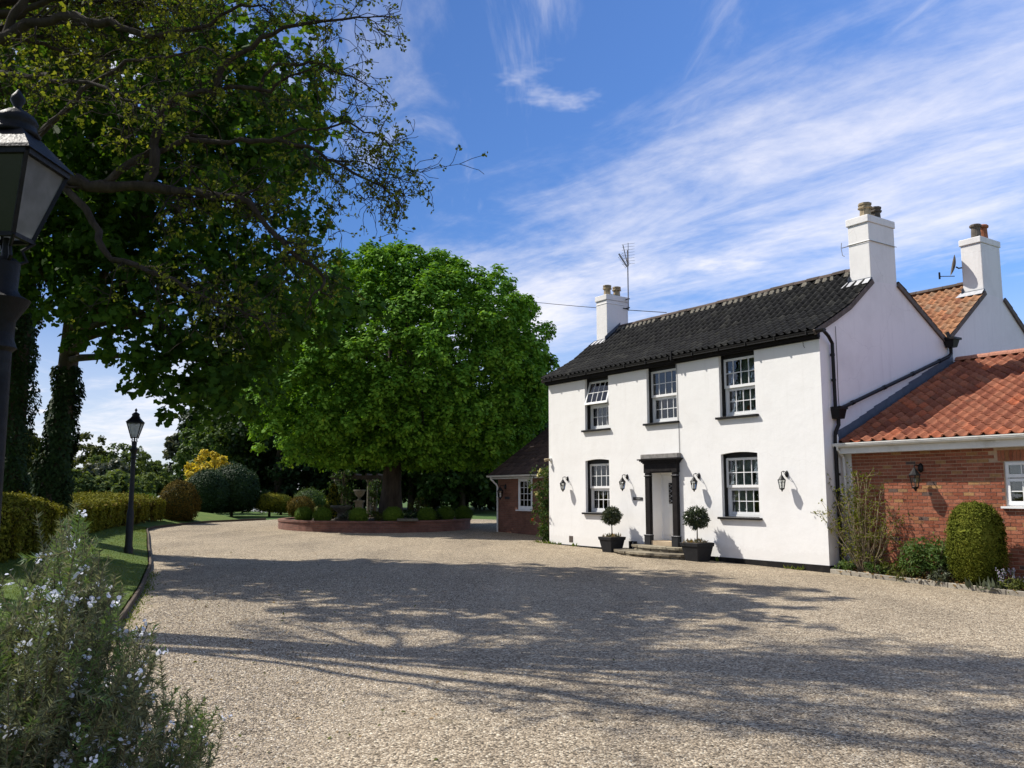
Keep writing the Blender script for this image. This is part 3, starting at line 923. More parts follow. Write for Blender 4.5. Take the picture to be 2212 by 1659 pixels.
def build_stones():
    """loose stones lying on the gravel, drawn near the camera"""
    xs = np.linspace(-6, 13, 39); ys = np.linspace(4.6, 20, 32)
    X, Y = np.meshgrid(xs, ys)
    V = np.stack([X, Y, g(X, Y)], -1).reshape(-1, 3)
    nx = len(xs)
    K = np.array(KERB)
    F = []
    for j in range(len(ys) - 1):
        for i in range(nx - 1):
            cx_, cy_ = (xs[i] + xs[i + 1]) / 2, (ys[j] + ys[j + 1]) / 2
            kx = np.interp(cy_, K[:, 1], K[:, 0])
            u = (cx_ - O[0]) * EU[0] + (cy_ - O[1]) * EU[1]
            v = (cx_ - O[0]) * EV[0] + (cy_ - O[1]) * EV[1]
            if cx_ < kx + 0.35 or v > -0.45 or abs(cx_) > 0.66 * cy_ + 0.6:
                continue
            F.append([j * nx + i, j * nx + i + 1, (j + 1) * nx + i + 1, (j + 1) * nx + i])
    me = np_mesh('gravel_stones', V, np.array(F), M['stone_bits'])
    at_ = me.attributes.new('dens', 'FLOAT', 'POINT')
    at_.data.foreach_set('value', np.clip(1.25 - (V[:, 1] - 5) / 13.0, 0.12, 1.0).astype(np.float32))
    o = link('gravel_stones', me, kind='stuff')
    tag(o, 'loose tan and grey stones on the near gravel', 'gravel')
    ng = bpy.data.node_groups.new('scatter_stones', 'GeometryNodeTree')
    ng.interface.new_socket('Geometry', in_out='INPUT', socket_type='NodeSocketGeometry')
    ng.interface.new_socket('Geometry', in_out='OUTPUT', socket_type='NodeSocketGeometry')
    N, L = ng.nodes, ng.links
    gi = N.new('NodeGroupInput'); go = N.new('NodeGroupOutput')
    ds = N.new('GeometryNodeDistributePointsOnFaces')
    na = N.new('GeometryNodeInputNamedAttribute'); na.data_type = 'FLOAT'; na.inputs[0].default_value = 'dens'
    mm = N.new('ShaderNodeMath'); mm.operation = 'MULTIPLY'; mm.inputs[1].default_value = 2100.0
    L.new(na.outputs[0], mm.inputs[0]); L.new(mm.outputs[0], ds.inputs['Density'])
    L.new(gi.outputs[0], ds.inputs[0])
    ic = N.new('GeometryNodeMeshIcoSphere'); ic.inputs['Radius'].default_value = 0.0095; ic.inputs['Subdivisions'].default_value = 2
    ip = N.new('GeometryNodeInstanceOnPoints')
    L.new(ds.outputs['Points'], ip.inputs['Points']); L.new(ic.outputs[0], ip.inputs['Instance'])
    rv = N.new('FunctionNodeRandomValue'); rv.data_type = 'FLOAT_VECTOR'
    rv.inputs[0].default_value = (0.55, 0.5, 0.35); rv.inputs[1].default_value = (1.5, 1.2, 0.75)
    L.new(rv.outputs[0], ip.inputs['Scale'])
    rr = N.new('FunctionNodeRandomValue'); rr.data_type = 'FLOAT_VECTOR'
    rr.inputs[0].default_value = (-0.35, -0.35, 0); rr.inputs[1].default_value = (0.35, 0.35, 6.28); rr.inputs['Seed'].default_value = 4
    L.new(rr.outputs[0], ip.inputs['Rotation'])
    sm = N.new('GeometryNodeSetMaterial'); sm.inputs['Material'].default_value = M['stone_bits']
    L.new(ip.outputs[0], sm.inputs[0]); L.new(sm.outputs[0], go.inputs[0])
    md = o.modifiers.new('scatter', 'NODES'); md.node_group = ng


build_stones()
#--PART2--
# ------------------------------------------------------------------ the white house
house = thing('white_house', 'two-storey white rendered house with black pantile roof and black trim', 'house', (O[0], O[1], 0), TH)
WINS = [  # u0, u1, z0, z1, arched, open
    (1.935, 3.085, 1.20, 2.84, True, False), (7.58, 8.785, 1.19, 2.84, True, False),
    (1.945, 3.095, 3.77, 5.41, False, True), (4.81, 6.02, 3.79, 5.41, False, False), (7.60, 8.79, 3.77, 5.41, False, False)]
DOOR = (4.97, 5.86, 0.34, 2.36)
WALL_TOP = 5.43
PROFILE_F = [(-0.21, 5.60), (0.55, 6.00), (1.20, 6.37), (2.72, 7.57)]
VALLEY = (5.42, 5.93)
APEX2 = (8.12, 7.94)
EAVE2 = (11.0, 5.72)


def front_wall():
    mb = MB()
    us = sorted({0.0, LEN} | {w[0] for w in WINS} | {w[1] for w in WINS} | {DOOR[0], DOOR[1]})
    zs = sorted({0.16, WALL_TOP} | {w[2] for w in WINS} | {(w[3] - 0.07 if w[4] else w[3]) for w in WINS} | {w[3] for w in WINS} | {DOOR[2], DOOR[3]})

    def inside(u, z):
        for u0, u1, z0, z1, ar, op in WINS:
            if u0 < u < u1 and z0 < z < z1:
                return True
        return DOOR[0] < u < DOOR[1] and DOOR[2] < z < DOOR[3]
    for i in range(len(us) - 1):
        for j in range(len(zs) - 1):
            if inside((us[i] + us[i + 1]) / 2, (zs[j] + zs[j + 1]) / 2):
                continue
            mb.poly([(us[i], 0, zs[j]), (us[i + 1], 0, zs[j]), (us[i + 1], 0, zs[j + 1]), (us[i], 0, zs[j + 1])], [(0, 1, 2, 3)])
    for u0, u1, z0, z1, ar, op in WINS:
        d = 0.09
        mb.poly([(u0, 0, z0), (u0, d, z0), (u0, d, z1), (u0, 0, z1)], [(0, 1, 2, 3)])
        mb.poly([(u1, 0, z0), (u1, d, z0), (u1, d, z1), (u1, 0, z1)], [(3, 2, 1, 0)])
        if ar:
            k = 8
            um, hwid = (u0 + u1) / 2, (u1 - u0) / 2
            for i in range(k):
                a, b = u0 + (u1 - u0) * i / k, u0 + (u1 - u0) * (i + 1) / k
                za = z1 - 0.045 * ((a - um) / hwid) ** 2
                zb = z1 - 0.045 * ((b - um) / hwid) ** 2
                mb.poly([(a, 0, za), (b, 0, zb), (b, 0, z1), (a, 0, z1)], [(0, 1, 2, 3)])
                mb.poly([(a, 0, za), (b, 0, zb), (b, d, zb), (a, d, za)], [(3, 2, 1, 0)])
        else:
            mb.poly([(u0, 0, z1), (u1, 0, z1), (u1, d, z1), (u0, d, z1)], [(0, 1, 2, 3)])
    u0, u1, z0, z1 = DOOR
    d = 0.40
    mb.poly([(u0, 0, z0), (u0, d, z0), (u0, d, z1), (u0, 0, z1)], [(0, 1, 2, 3)])
    mb.poly([(u1, 0, z0), (u1, d, z0), (u1, d, z1), (u1, 0, z1)], [(3, 2, 1, 0)])
    mb.poly([(u0, 0, z1), (u1, 0, z1), (u1, d, z1), (u0, d, z1)], [(0, 1, 2, 3)])
    mb.build('front_wall', M['white_wall'], house)


front_wall()


def side_walls():
    prof = [(0, -0.1), (0, 5.56), (0.55, 5.93), (1.20, 6.30), (2.19, 7.08), (3.30, 7.14), (5.42, 5.86), (7.62, 7.49), (8.68, 7.44), (10.9, 5.70), (10.9, -0.1)]
    for u, name in ((LEN, 'gable_wall'), (0.0, 'end_wall')):
        mb = MB()
        idx = tuple(range(len(prof)))
        mb.poly([(u, v, z) for v, z in prof], [idx if u else idx[::-1]])
        mb.build(name, M['gable_wall'], house)
    mb = MB()
    mb.poly([(0, 10.9, -0.1), (LEN, 10.9, -0.1), (LEN, 10.9, 5.7), (0, 10.9, 5.7)], [(3, 2, 1, 0)])
    mb.build('rear_wall', M['gable_wall'], house)
    mb = MB()
    mb.box(-0.012, DOOR[0] - 0.1, -0.014, 0.2, -0.3, 0.16).box(DOOR[1] + 0.1, LEN + 0.012, -0.014, 0.2, -0.3, 0.16)
    mb.build('plinth', M['plinth_black'], house)


side_walls()


# ---- roofs
def prof_eval(prof, s):
    """point and tangent at distance s along a (v, z) profile"""
    for (a, b) in zip(prof[:-1], prof[1:]):
        l = math.hypot(b[0] - a[0], b[1] - a[1])
        if s <= l or b is prof[-1]:
            t = ((b[0] - a[0]) / l, (b[1] - a[1]) / l)
            return (a[0] + t[0] * s, a[1] + t[1] * s), t
        s -= l


def prof_len(prof):
    return sum(math.hypot(b[0] - a[0], b[1] - a[1]) for a, b in zip(prof[:-1], prof[1:]))


def roof_slab(name, prof, u0, u1, mat, parent, thick=0.06):
    mb = MB()
    k = len(prof)
    top = [(v, z - 0.045) for v, z in prof]
    bot = [(v, z - 0.045 - thick) for v, z in prof]
    P = [(u0, *p) for p in top] + [(u1, *p) for p in top] + [(u0, *p) for p in bot] + [(u1, *p) for p in bot]
    fs = []
    for i in range(k - 1):
        fs.append((i, k + i, k + i + 1, i + 1))
        fs.append((2 * k + i + 1, 3 * k + i + 1, 3 * k + i, 2 * k + i))
        fs.append((i, i + 1, 2 * k + i + 1, 2 * k + i))
        fs.append((k + i + 1, k + i, 3 * k + i, 3 * k + i + 1))
    fs.append((0, 2 * k, 3 * k, k)); fs.append((k - 1, 2 * k - 1, 4 * k - 1, 3 * k - 1))
    mb.poly(P, fs)
    return mb.build(name, mat, parent)


def pantile_verts(w=0.245, l=0.36, n=9, roll=0.042):
    """an S-shaped clay pantile: x across, y up the slope, z out of it"""
    xs = np.linspace(-0.02, w, n)
    t = np.clip((xs + 0.02) / (w + 0.02), 0, 1)
    h = roll * (np.exp(-((t - 0.18) / 0.12) ** 2) + 0.35 * np.exp(-((t - 1.0) / 0.12) ** 2)) - 0.012 * np.sin(math.pi * np.clip((t - 0.3) / 0.7, 0, 1))
    P, f = [], []
    for y, dz in ((0.0, 0.009), (l, -0.010)):
        for x, z in zip(xs, h):
            P.append((x, y, z + dz))
    for x, z in zip(xs, h):
        P.append((x, 0.0, z + 0.009 - 0.016))
    for i in range(n - 1):
        f.append((i, i + 1, n + i + 1, n + i))
        f.append((2 * n + i, 2 * n + i + 1, i + 1, i))
    return np.array(P), f


def lay_tiles(roof, prof, u0, u1, cw, gauge, mat, n_single, rank, seed=0, roll=0.042, skip=None):
    """every tile is laid by itself; those that show largest are objects of their own, the rest one mesh"""
    rnd = random.Random(seed)
    P, f = pantile_verts(cw + 0.03, gauge + 0.09, roll=roll)
    ln = prof_len(prof)
    rows = int(round(ln / gauge)); gauge = ln / rows
    cols = int((u1 - u0) / cw); cw = (u1 - u0) / cols
    spots = []
    for r in range(rows):
        (v, z), t = prof_eval(prof, r * gauge + 0.001)
        for c in range(cols):
            u = u0 + c * cw
            if skip and skip(u, v):
                continue
            T = np.array([0, t[0], t[1]]); Nn = np.array([0, -t[1], t[0]])
            if Nn[2] < 0:
                Nn = -Nn
            X = np.array([1.0, 0, 0]) if np.cross([1.0, 0, 0], T)[2] > 0 else np.array([-1.0, 0, 0])
            o = np.array([u if X[0] > 0 else u + cw, v, z])
            Mx = np.eye(4)
            a = rnd.gauss(0, 0.012); tl = rnd.gauss(0, 0.008)
            X2 = X * math.cos(a) + T * math.sin(a); T2 = T * math.cos(a) - X * math.sin(a)
            Mx[:3, 0] = X2; Mx[:3, 1] = T2 + Nn * tl; Mx[:3, 2] = Nn
            Mx[:3, 3] = o + Nn * rnd.uniform(0, 0.006) + T * rnd.gauss(0, 0.004)
            spots.append((rank(u, v, z), Mx))
    spots.sort(key=lambda s: -s[0])
    me = bpy.data.meshes.new('tile')
    me.from_pydata([tuple(p) for p in P], [], f)
    me.materials.append(mat)
    me.polygons.foreach_set('use_smooth', [len(q) == 4 and max(q) < 18 for q in f])
    for rk, Mx in spots[:n_single]:
        o = link('tile', me, roof)
        o.matrix_local = Matrix(Mx.tolist())
    rest = spots[n_single:]
    if rest:
        A = np.array([m for _, m in rest])
        H = np.concatenate([P, np.ones((len(P), 1))], 1)
        V = np.einsum('nij,kj->nki', A, H)[:, :, :3]
        base = np.array(f)
        Fc = (base[None] + (np.arange(len(rest)) * len(P))[:, None, None]).reshape(-1, 4)
        o = link('tiles', np_mesh('tiles', V.reshape(-1, 3), Fc, mat, smooth=False), roof, kind='stuff')
    return len(spots)


PF2 = [(v, z) for v, z in PROFILE_F]
def cut(prof, v):
    """split a profile at depth v"""
    for i, (a, b) in enumerate(zip(prof[:-1], prof[1:])):
        if min(a[0], b[0]) < v < max(a[0], b[0]):
            t = (v - a[0]) / (b[0] - a[0])
            m_ = (v, a[1] + (b[1] - a[1]) * t)
            return prof[:i + 1] + [m_], [m_] + prof[i + 1:]


def house_slab(prof, v, u0, mat, low_first):
    """roof boarding that stops short where the near chimney stands"""
    A, B = cut(prof, v)
    lo, hi = (A, B) if low_first else (B, A)
    r_ = roof_slab('roof', lo, u0, LEN + 0.04, mat, house)
    roof_slab('roof_boarding', hi, u0, 10.13, mat, r_)
    return r_


roof_front = house_slab(PF2, 2.17, -0.12, M['tile_dark'], True)
roof_front['label'] = 'weathered black pantile front roof'
camu, camv = 22.6, -17.2


def near(u, v, z):
    return -((u - camu) ** 2 + (v - camv) ** 2)


lay_tiles(roof_front, PF2, -0.12, LEN + 0.04, 0.222, 0.272, M['tile_dark'], 255, near, 1, roll=0.075, skip=lambda u, v: (v > 1.90 and (u < 0.5 or u > 9.95)))
PB = [VALLEY, (2.72, 7.57)]
roof_back = house_slab([(2.72, 7.57), VALLEY], 3.32, -0.05, M['tile_dark'], False)
lay_tiles(roof_back, [VALLEY, (2.72, 7.57)], -0.05, LEN + 0.04, 0.222, 0.272, M['tile_dark'], 0, near, 2, skip=lambda u, v: v < 3.5 and (u < 0.5 or u > 9.95))
PR = [VALLEY, APEX2]
roof_rear = house_slab(PR, 7.60, -0.05, M['tile_old'], True)
roof_rear['label'] = 'old orange pantile rear roof'
lay_tiles(roof_rear, PR, -0.05, LEN + 0.04, 0.23, 0.30, M['tile_old'], 45, lambda u, v, z: z * 2 + u - (100 if u < 8.6 else 0), 3, roll=0.05, skip=lambda u, v: v > 7.35 and u > 9.95)
PR2 = [EAVE2, APEX2]
roof_rear2 = house_slab([APEX2, EAVE2], 8.70, -0.05, M['tile_old'], False)
lay_tiles(roof_rear2, PR2, -0.05, LEN + 0.04, 0.23, 0.30, M['tile_old'], 0, near, 4, roll=0.05, skip=lambda u, v: v < 8.95 and u > 9.95)


def ridge(roof, u0, u1, v, z, mat, step=0.42, r=0.115, lump=True):
    n = int(round((u1 - u0) / step)); step = (u1 - u0) / n
    mb = MB()
    k = 7
    P, fs = [], []
    for x, rr in ((0.0, r), (step - 0.012, r * 0.97)):
        for i in range(k):
            t = math.pi * i / (k - 1)
            P.append((x, math.cos(t) * rr, math.sin(t) * rr * 0.9 - 0.02))
    for i in range(k - 1):
        fs.append((i, i + 1, k + i + 1, k + i))
    fs.append(tuple(range(k))); fs.append(tuple(range(2 * k - 1, k - 1, -1)))
    mb.poly(P, fs)
    me = mb.mesh('ridge_tile', mat)
    for i in range(n):
        link('ridge_tile', me, roof, (u0 + i * step, v, z + random.uniform(-0.006, 0.01)), (0, random.gauss(0, 0.008), random.gauss(0, 0.008)))
    if lump:      # mortar filling under the ridge, lumpy between the tile rolls
        mb = MB()
        s = u0
        while s < u1 - 0.1:
            w = random.uniform(0.12, 0.2)
            mb.frust((s + w / 2, v - 0.125), w * 0.5, w * 0.30, z - 0.16, z - 0.045)
            s += random.choice((0.222, 0.222, 0.444))
        mb.build('ridge_mortar', M['mortar_pale'], roof, kind='stuff')


ridge(roof_front, 0.62, 10.12, 2.72, 7.60, M['ridge_dull'])
ridge(roof_rear, 0.0, 10.15, APEX2[0], APEX2[1] + 0.03, M['ridge_dull'], lump=False)
# verge boards along both gables; those of the near gable stop at the chimneys
def on_line(a, b, v):
    t = (v - a[0]) / (b[0] - a[0])
    return (v, a[1] + (b[1] - a[1]) * t)


CH_SEGS = [(PROFILE_F[0], PROFILE_F[1]), (PROFILE_F[1], PROFILE_F[2]), (PROFILE_F[2], on_line(PROFILE_F[2], PROFILE_F[3], 2.20)), (on_line(PROFILE_F[3], VALLEY, 3.29), VALLEY), (VALLEY, on_line(VALLEY, APEX2, 7.63)), (on_line(APEX2, EAVE2, 8.67), EAVE2)]
for uu in (LEN + 0.012, -0.10):
    chain = PROFILE_F + [VALLEY, APEX2, EAVE2]
    for a, b in CH_SEGS if uu > 1 else zip(chain[:-1], chain[1:]):
        MB().bar((uu + 0.02, a[0], a[1] - 0.085), (uu + 0.02, b[0], b[1] - 0.085), 0.05, 0.12).build('verge_board', M['verge'], house)

# eaves: fascia, moulding, gutter
mb = MB()
mb.box(-0.10, LEN + 0.03, -0.10, -0.004, 5.425, 5.56)
mb.box(-0.08, LEN + 0.02, -0.05, -0.003, 5.385, 5.422)
mb.build('fascia', M['black_wood'], house)
mb = MB()
k = 8
P, fs = [], []
for x in (-0.13, LEN + 0.28):
    for i in range(k):
        t = math.pi + math.pi * i / (k - 1)
        P.append((x, -0.165 + math.cos(t) * 0.06, 5.575 + math.sin(t) * 0.075))
for i in range(k - 1):
    fs.append((i, i + 1, k + i + 1, k + i))
fs += [tuple(range(k)), tuple(range(k, 2 * k))]
mb.poly(P, fs)
for i in range(12):
    u = 0.4 + i * 0.92
    mb.box(u, u + 0.035, -0.235, -0.16, 5.485, 5.58)
mb.build('gutter', M['black_paint'], house)
mb = MB()
mb.box(6.045, 6.085, -0.24, -0.10, 5.46, 5.72)      # joint piece of the gutter by the middle window
mb.build('gutter_joint', M['black_paint'], house)


# ---- chimneys
def chimney(u0, u1, v0, v1, z0, ztop, pots, band=True, mid=None, label=None):
    mb = MB()
    mb.box(u0, u1, v0, v1, z0, ztop - 0.19)
    e = 0.035
    mb.box(u0 - e, u1 + e * 0.6, v0 - e, v1 + e, ztop - 0.19, ztop)
    if mid:
        mb.box(u0 - 0.012, u1 + 0.012, v0 - 0.014, v1 + 0.014, mid - 0.03, mid)
    ch = mb.build('chimney', M['chimney_white'], house)
    bevel(ch, 0.02, 2)
    if label:
        ch['label'] = label
    for (pu, pv, r, h, n, mt, sq) in pots:
        p = MB()
        if sq:
            p.lathe((pu, pv, ztop - 0.01), [(r, 0), (r * 0.86, h * 0.62), (r * 1.2, h * 0.66), (r * 1.2, h * 0.74), (r * 0.98, h * 0.78), (r * 1.12, h * 0.86), (r * 1.12, h * 0.97), (r * 0.8, h)], 8, ang=math.pi / 8)
        else:
            p.lathe((pu, pv, ztop - 0.01), [(r, 0), (r * 0.86, h * 0.80), (r * 1.16, h * 0.84), (r * 1.2, h * 0.94), (r * 1.0, h), (r * 0.75, h), (r * 0.7, h * 0.9)], 14)
        p.build('chimney_pot', mt, ch)
    p = MB()
    p.frust(((u0 + u1) / 2, (v0 + v1) / 2), (u1 - u0) * 0.38, (u1 - u0) * 0.3, ztop - 0.004, ztop + 0.06)
    p.build('flaunching', M['mortar_pale'], ch)
    return ch


ch_r = chimney(10.14, LEN - 0.002, 2.19, 3.30, 6.6, 8.82, [(10.45, 2.52, 0.15, 0.44, 8, M['pot_clay'], True), (10.45, 2.98, 0.13, 0.42, 8, M['pot_dark'], True)], mid=8.16, label='white chimney on the near front gable')
ch_l = chimney(-0.004, 0.58, 2.12, 3.10, 6.6, 8.72, [(0.28, 2.40, 0.14, 0.42, 8, M['pot_clay'], True), (0.28, 2.84, 0.14, 0.42, 8, M['pot_clay'], True)], mid=8.42, label='white chimney carrying the television aerial')
ch_b = chimney(10.14, LEN - 0.002, 7.62, 8.68, 6.9, 9.18, [(10.45, 7.95, 0.14, 0.47, 14, M['pot_dark'], False), (10.45, 8.34, 0.14, 0.52, 14, M['pot_red'], False)], label='white chimney on the rear gable with one red pot')
# lead flashing and pale cement fillets at the chimney feet
for (u0, u1, v0, zf, sgn, sl) in ((10.14, LEN, 2.19, 7.13, 1, 0.79), (0, 0.58, 2.12, 7.09, 1, 0.79), (10.14, LEN, 7.62, 7.56, 1, 0.744)):
    mb = MB()
    mb.box(u0 - 0.05, u1 + 0.02, v0 - 0.05, v0 + 0.02, zf - 0.16, zf + 0.05, 0)
    mb.poly([(u0 - 0.06, v0 - 0.02, zf + 0.055), (u1 + 0.02, v0 - 0.02, zf + 0.055), (u1 + 0.05, v0 - 0.24, zf + 0.03 - 0.20 * sl), (u0 - 0.12, v0 - 0.24, zf + 0.03 - 0.20 * sl)], [(3, 2, 1, 0)], 1)
    if u0 == 0:
        mb.poly([(0.59, 2.0, 7.02), (0.59, 2.72, 7.60), (0.59, 2.72, 7.78), (0.59, 2.0, 7.2)], [(0, 1, 2, 3)], 0)
        mb.poly([(0.59, 2.0, 7.02), (0.59, 2.72, 7.60), (0.72, 2.72, 7.63), (0.72, 2.0, 7.03)], [(3, 2, 1, 0)], 0)
    else:
        mb.poly([(u0 - 0.004, v0 - 0.1, zf - 0.05), (u0 - 0.004, v0 + 0.5, zf + 0.47), (u0 - 0.004, v0 + 0.5, zf + 0.62), (u0 - 0.004, v0 - 0.1, zf + 0.12)], [(3, 2, 1, 0)], 0)
    mb.build('flashing', [M['lead'], M['lead_pale']], house)
# strap and hooks left on the right chimney
mb = MB()
mb.tube([(10.14, 2.20, 8.13), (9.95, 2.18, 8.12)], 0.012, 6)
mb.tube([(9.95, 2.18, 8.26), (9.93, 2.18, 8.12), (9.96, 2.18, 7.92), (10.02, 2.18, 7.88)], 0.009, 6)
mb.tube([(10.13, 2.17, 8.135), (LEN + 0.03, 2.165, 8.135), (LEN + 0.03, 3.33, 8.135)], 0.008, 5)
mb.build('chimney_strap', M['galv'], ch_r)


# ---- windows
def sash(u0, u1, z0, z1, d=0.045, fr=0.06, cols=4, rows=2):
    """frame and bars hung from its top edge: x across, z down from 0; returns frame and pane boxes"""
    w, h = u1 - u0, z1 - z0
    mb = MB()
    mb.box(0, fr, 0, d, -h, 0).box(w - fr, w, 0, d, -h, 0).box(fr, w - fr, 0, d, -h, -h + fr * 1.15).box(fr, w - fr, 0, d, -fr, 0)
    bw = 0.020
    iw, ih = w - 2 * fr, h - 2.15 * fr
    for i in range(1, cols):
        x = fr + iw * i / cols
        mb.box(x - bw / 2, x + bw / 2, 0.010, 0.032, -h + fr * 1.15, -fr)
    for j in range(1, rows):
        z = -fr - ih * j / rows
        mb.box(fr, w - fr, 0.012, 0.030, z - bw / 2, z + bw / 2)
    panes = []
    for i in range(cols):
        for j in range(rows):
            panes.append((fr + iw * i / cols + (bw / 2 if i else 0), fr + iw * (i + 1) / cols - (bw / 2 if i < cols - 1 else 0), -fr - ih * (j + 1) / rows + (bw / 2 if j < rows - 1 else 0), -fr - ih * j / rows - (bw / 2 if j else 0)))
    return mb, panes


def put_sash(win, u0, u1, z0, z1, v, tilt=0.0, cols=4, rows=2):
    mb, panes = sash(u0, u1, z0, z1, cols=cols, rows=rows)
    o = mb.build('sash', M['upvc'], win, loc=(u0, v, z1), rot=(tilt, 0, 0))
    Mx = Matrix.Translation((u0, v, z1)) @ Euler((tilt, 0, 0)).to_matrix().to_4x4()
    for (a, b, c, d) in panes:
        p = MB().box(-(b - a) / 2, (b - a) / 2, 0, 0.004, -(d - c) / 2, (d - c) / 2).build('pane', M['glass'], win)
        p.matrix_local = Mx @ Matrix.Translation(((a + b) / 2, 0.022, (c + d) / 2))
    return o


def make_window(u0, u1, z0, z1, arched, opened, curtain):
    vb = 0.205
    zt = z1 - (0.13 if arched else 0.10)
    # the window itself is its fixed white frame
    f = 0.045
    mb = MB()
    mb.box(u0 + 0.02, u0 + 0.02 + f, vb, vb + 0.07, z0 + 0.01, zt).box(u1 - 0.02 - f, u1 - 0.02, vb, vb + 0.07, z0 + 0.01, zt)
    mb.box(u0 + 0.02 + f, u1 - 0.02 - f, vb, vb + 0.07, zt - f, zt).box(u0 + 0.02 + f, u1 - 0.02 - f, vb, vb + 0.07, z0 + 0.01, z0 + 0.01 + f)
    zm = z0 + (zt - z0) * 0.5
    mb.box(u0 + 0.02 + f, u1 - 0.02 - f, vb, vb + 0.07, zm - 0.025, zm + 0.025)
    win = mb.build('window', M['upvc'], house)
    # black lining of the recess with its head board
    s = MB()
    s.box(u0 - 0.001, u0 + 0.018, 0.092, vb + 0.08, z0, z1).box(u1 - 0.018, u1 + 0.001, 0.092, vb + 0.08, z0, z1)
    s.box(u0 + 0.018, u1 - 0.018, 0.14, vb + 0.08, zt, z1 + 0.02)
    s.box(u0 + 0.018, u1 - 0.018, 0.092, vb + 0.08, z0 - 0.02, z0 + 0.008)
    s.build('surround', M['black_paint'], win)
    sl = MB().box(u0 - 0.11, u1 + 0.09, -0.085, 0.095, z0 - 0.06, z0 - 0.004).build('sill', M['black_paint'], win)
    bevel(sl, 0.006, 1)
    a, b = u0 + 0.02 + f + 0.003, u1 - 0.02 - f - 0.003
    put_sash(win, a, b, z0 + 0.06, zm - 0.028, vb + 0.014)
    if opened:
        put_sash(win, u0 + 0.03, u1 - 0.03, zm - 0.01, zt - 0.01, vb - 0.03, tilt=R(-17))
    else:
        put_sash(win, u0 + 0.03, u1 - 0.03, zm - 0.012, zt - 0.012, vb - 0.046)
    # the room behind
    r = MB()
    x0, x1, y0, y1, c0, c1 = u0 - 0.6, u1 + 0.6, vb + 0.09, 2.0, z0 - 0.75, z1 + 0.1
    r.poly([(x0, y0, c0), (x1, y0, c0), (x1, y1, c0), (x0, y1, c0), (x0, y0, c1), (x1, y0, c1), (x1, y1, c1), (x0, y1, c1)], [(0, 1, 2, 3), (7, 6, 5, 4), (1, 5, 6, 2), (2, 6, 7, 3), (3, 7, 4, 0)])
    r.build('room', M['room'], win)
    if curtain:
        for (c0_, c1_) in curtain:
            k = 40
            P, fs = [], []
            for i in range(k + 1):
                x = c0_ + (c1_ - c0_) * i / k
                y = 0.42 + 0.03 * math.sin(i * 1.25) + 0.01 * math.sin(i * 3.1)
                P += [(x, y, z0 - 0.1), (x, y, z1)]
            fs = [(2 * i, 2 * i + 2, 2 * i + 3, 2 * i + 1) for i in range(k)]
            MB().poly(P, fs).build('curtain', M['curtain'], win, smooth=True)
    return win


CURT = [[(1.7, 2.55)], [(7.4, 8.25)], [(1.7, 2.45)], [(4.6, 6.3)], [(7.4, 8.4)]]
wins = [make_window(*w, c) for w, c in zip(WINS, CURT)]
MB().box(7.66, 8.75, 0.36, 0.37, 2.42, 2.72).build('blind', M['blind'], wins[1])
MB().lathe((2.72, 0.45, 1.22), [(0.05, 0), (0.06, 0.10), (0.03, 0.12), (0.09, 0.17), (0.07, 0.24), (0.02, 0.26)], 10).build('flower_pot', M['pink'], wins[0])
MB().lathe((8.25, 0.40, 3.79), [(0.06, 0), (0.07, 0.12), (0.03, 0.14), (0.08, 0.19), (0.05, 0.26)], 10).build('ornament', M['pot_red'], wins[4])
MB().box(2.1, 3.2, 0.9, 0.93, 4.10, 4.13).box(2.5, 2.53, 0.9, 0.93, 3.7, 4.35).build('bed_rail', M['curtain'], wins[2])

# ---- doorway
mb = MB()
u0, u1, z0, z1 = DOOR
mb.box(u0, u0 + 0.05, 0.345, 0.40, 0.47, z1).box(u1 - 0.05, u1, 0.345, 0.40, 0.47, z1).box(u0 + 0.05, u1 - 0.05, 0.345, 0.40, z1 - 0.05, z1)
frame = mb.build('door_frame', M['upvc'], house)
mb = MB()
mb.box(u0 + 0.053, u1 - 0.053, 0.362, 0.405, 0.475, z1 - 0.053)
for (a, b, c, d) in ((0.09, 0.36, 0.62, 1.25), (0.43, 0.70, 0.62, 1.25), (0.09, 0.26, 1.40, 2.18), (0.62, 0.74, 1.40, 2.18)):
    mb.box(u0 + a, u0 + b, 0.350, 0.362, c, d)
    mb.box(u0 + a + 0.035, u0 + b - 0.035, 0.344, 0.350, c + 0.035, d - 0.035)
door = mb.build('door', M['upvc'], house)
door['label'] = 'white panelled front door with a narrow dark glass light'
MB().box(u0 + 0.30, u0 + 0.56, 0.345, 0.36, 1.50, 2.08).build('door_light', M['dark_glass'], door)
mb = MB()
for i in range(4):
    mb.bar((u0 + 0.30, 0.343, 1.51 + i * 0.14), (u0 + 0.56, 0.343, 1.64 + i * 0.14), 0.006, 0.008)
    mb.bar((u0 + 0.56, 0.342, 1.51 + i * 0.14), (u0 + 0.30, 0.342, 1.64 + i * 0.14), 0.006, 0.008)
mb.build('leading', M['lead_pale'], door)
MB().tube([(u0 + 0.72, 0.36, 1.2), (u0 + 0.72, 0.31, 1.2), (u0 + 0.64, 0.31, 1.2)], 0.01, 8).build('handle', M['galv'], door)
MB().box(u0 + 0.003, u1 - 0.003, -0.10, 0.42, 0.345, 0.470).build('threshold', M['sandstone'], house)
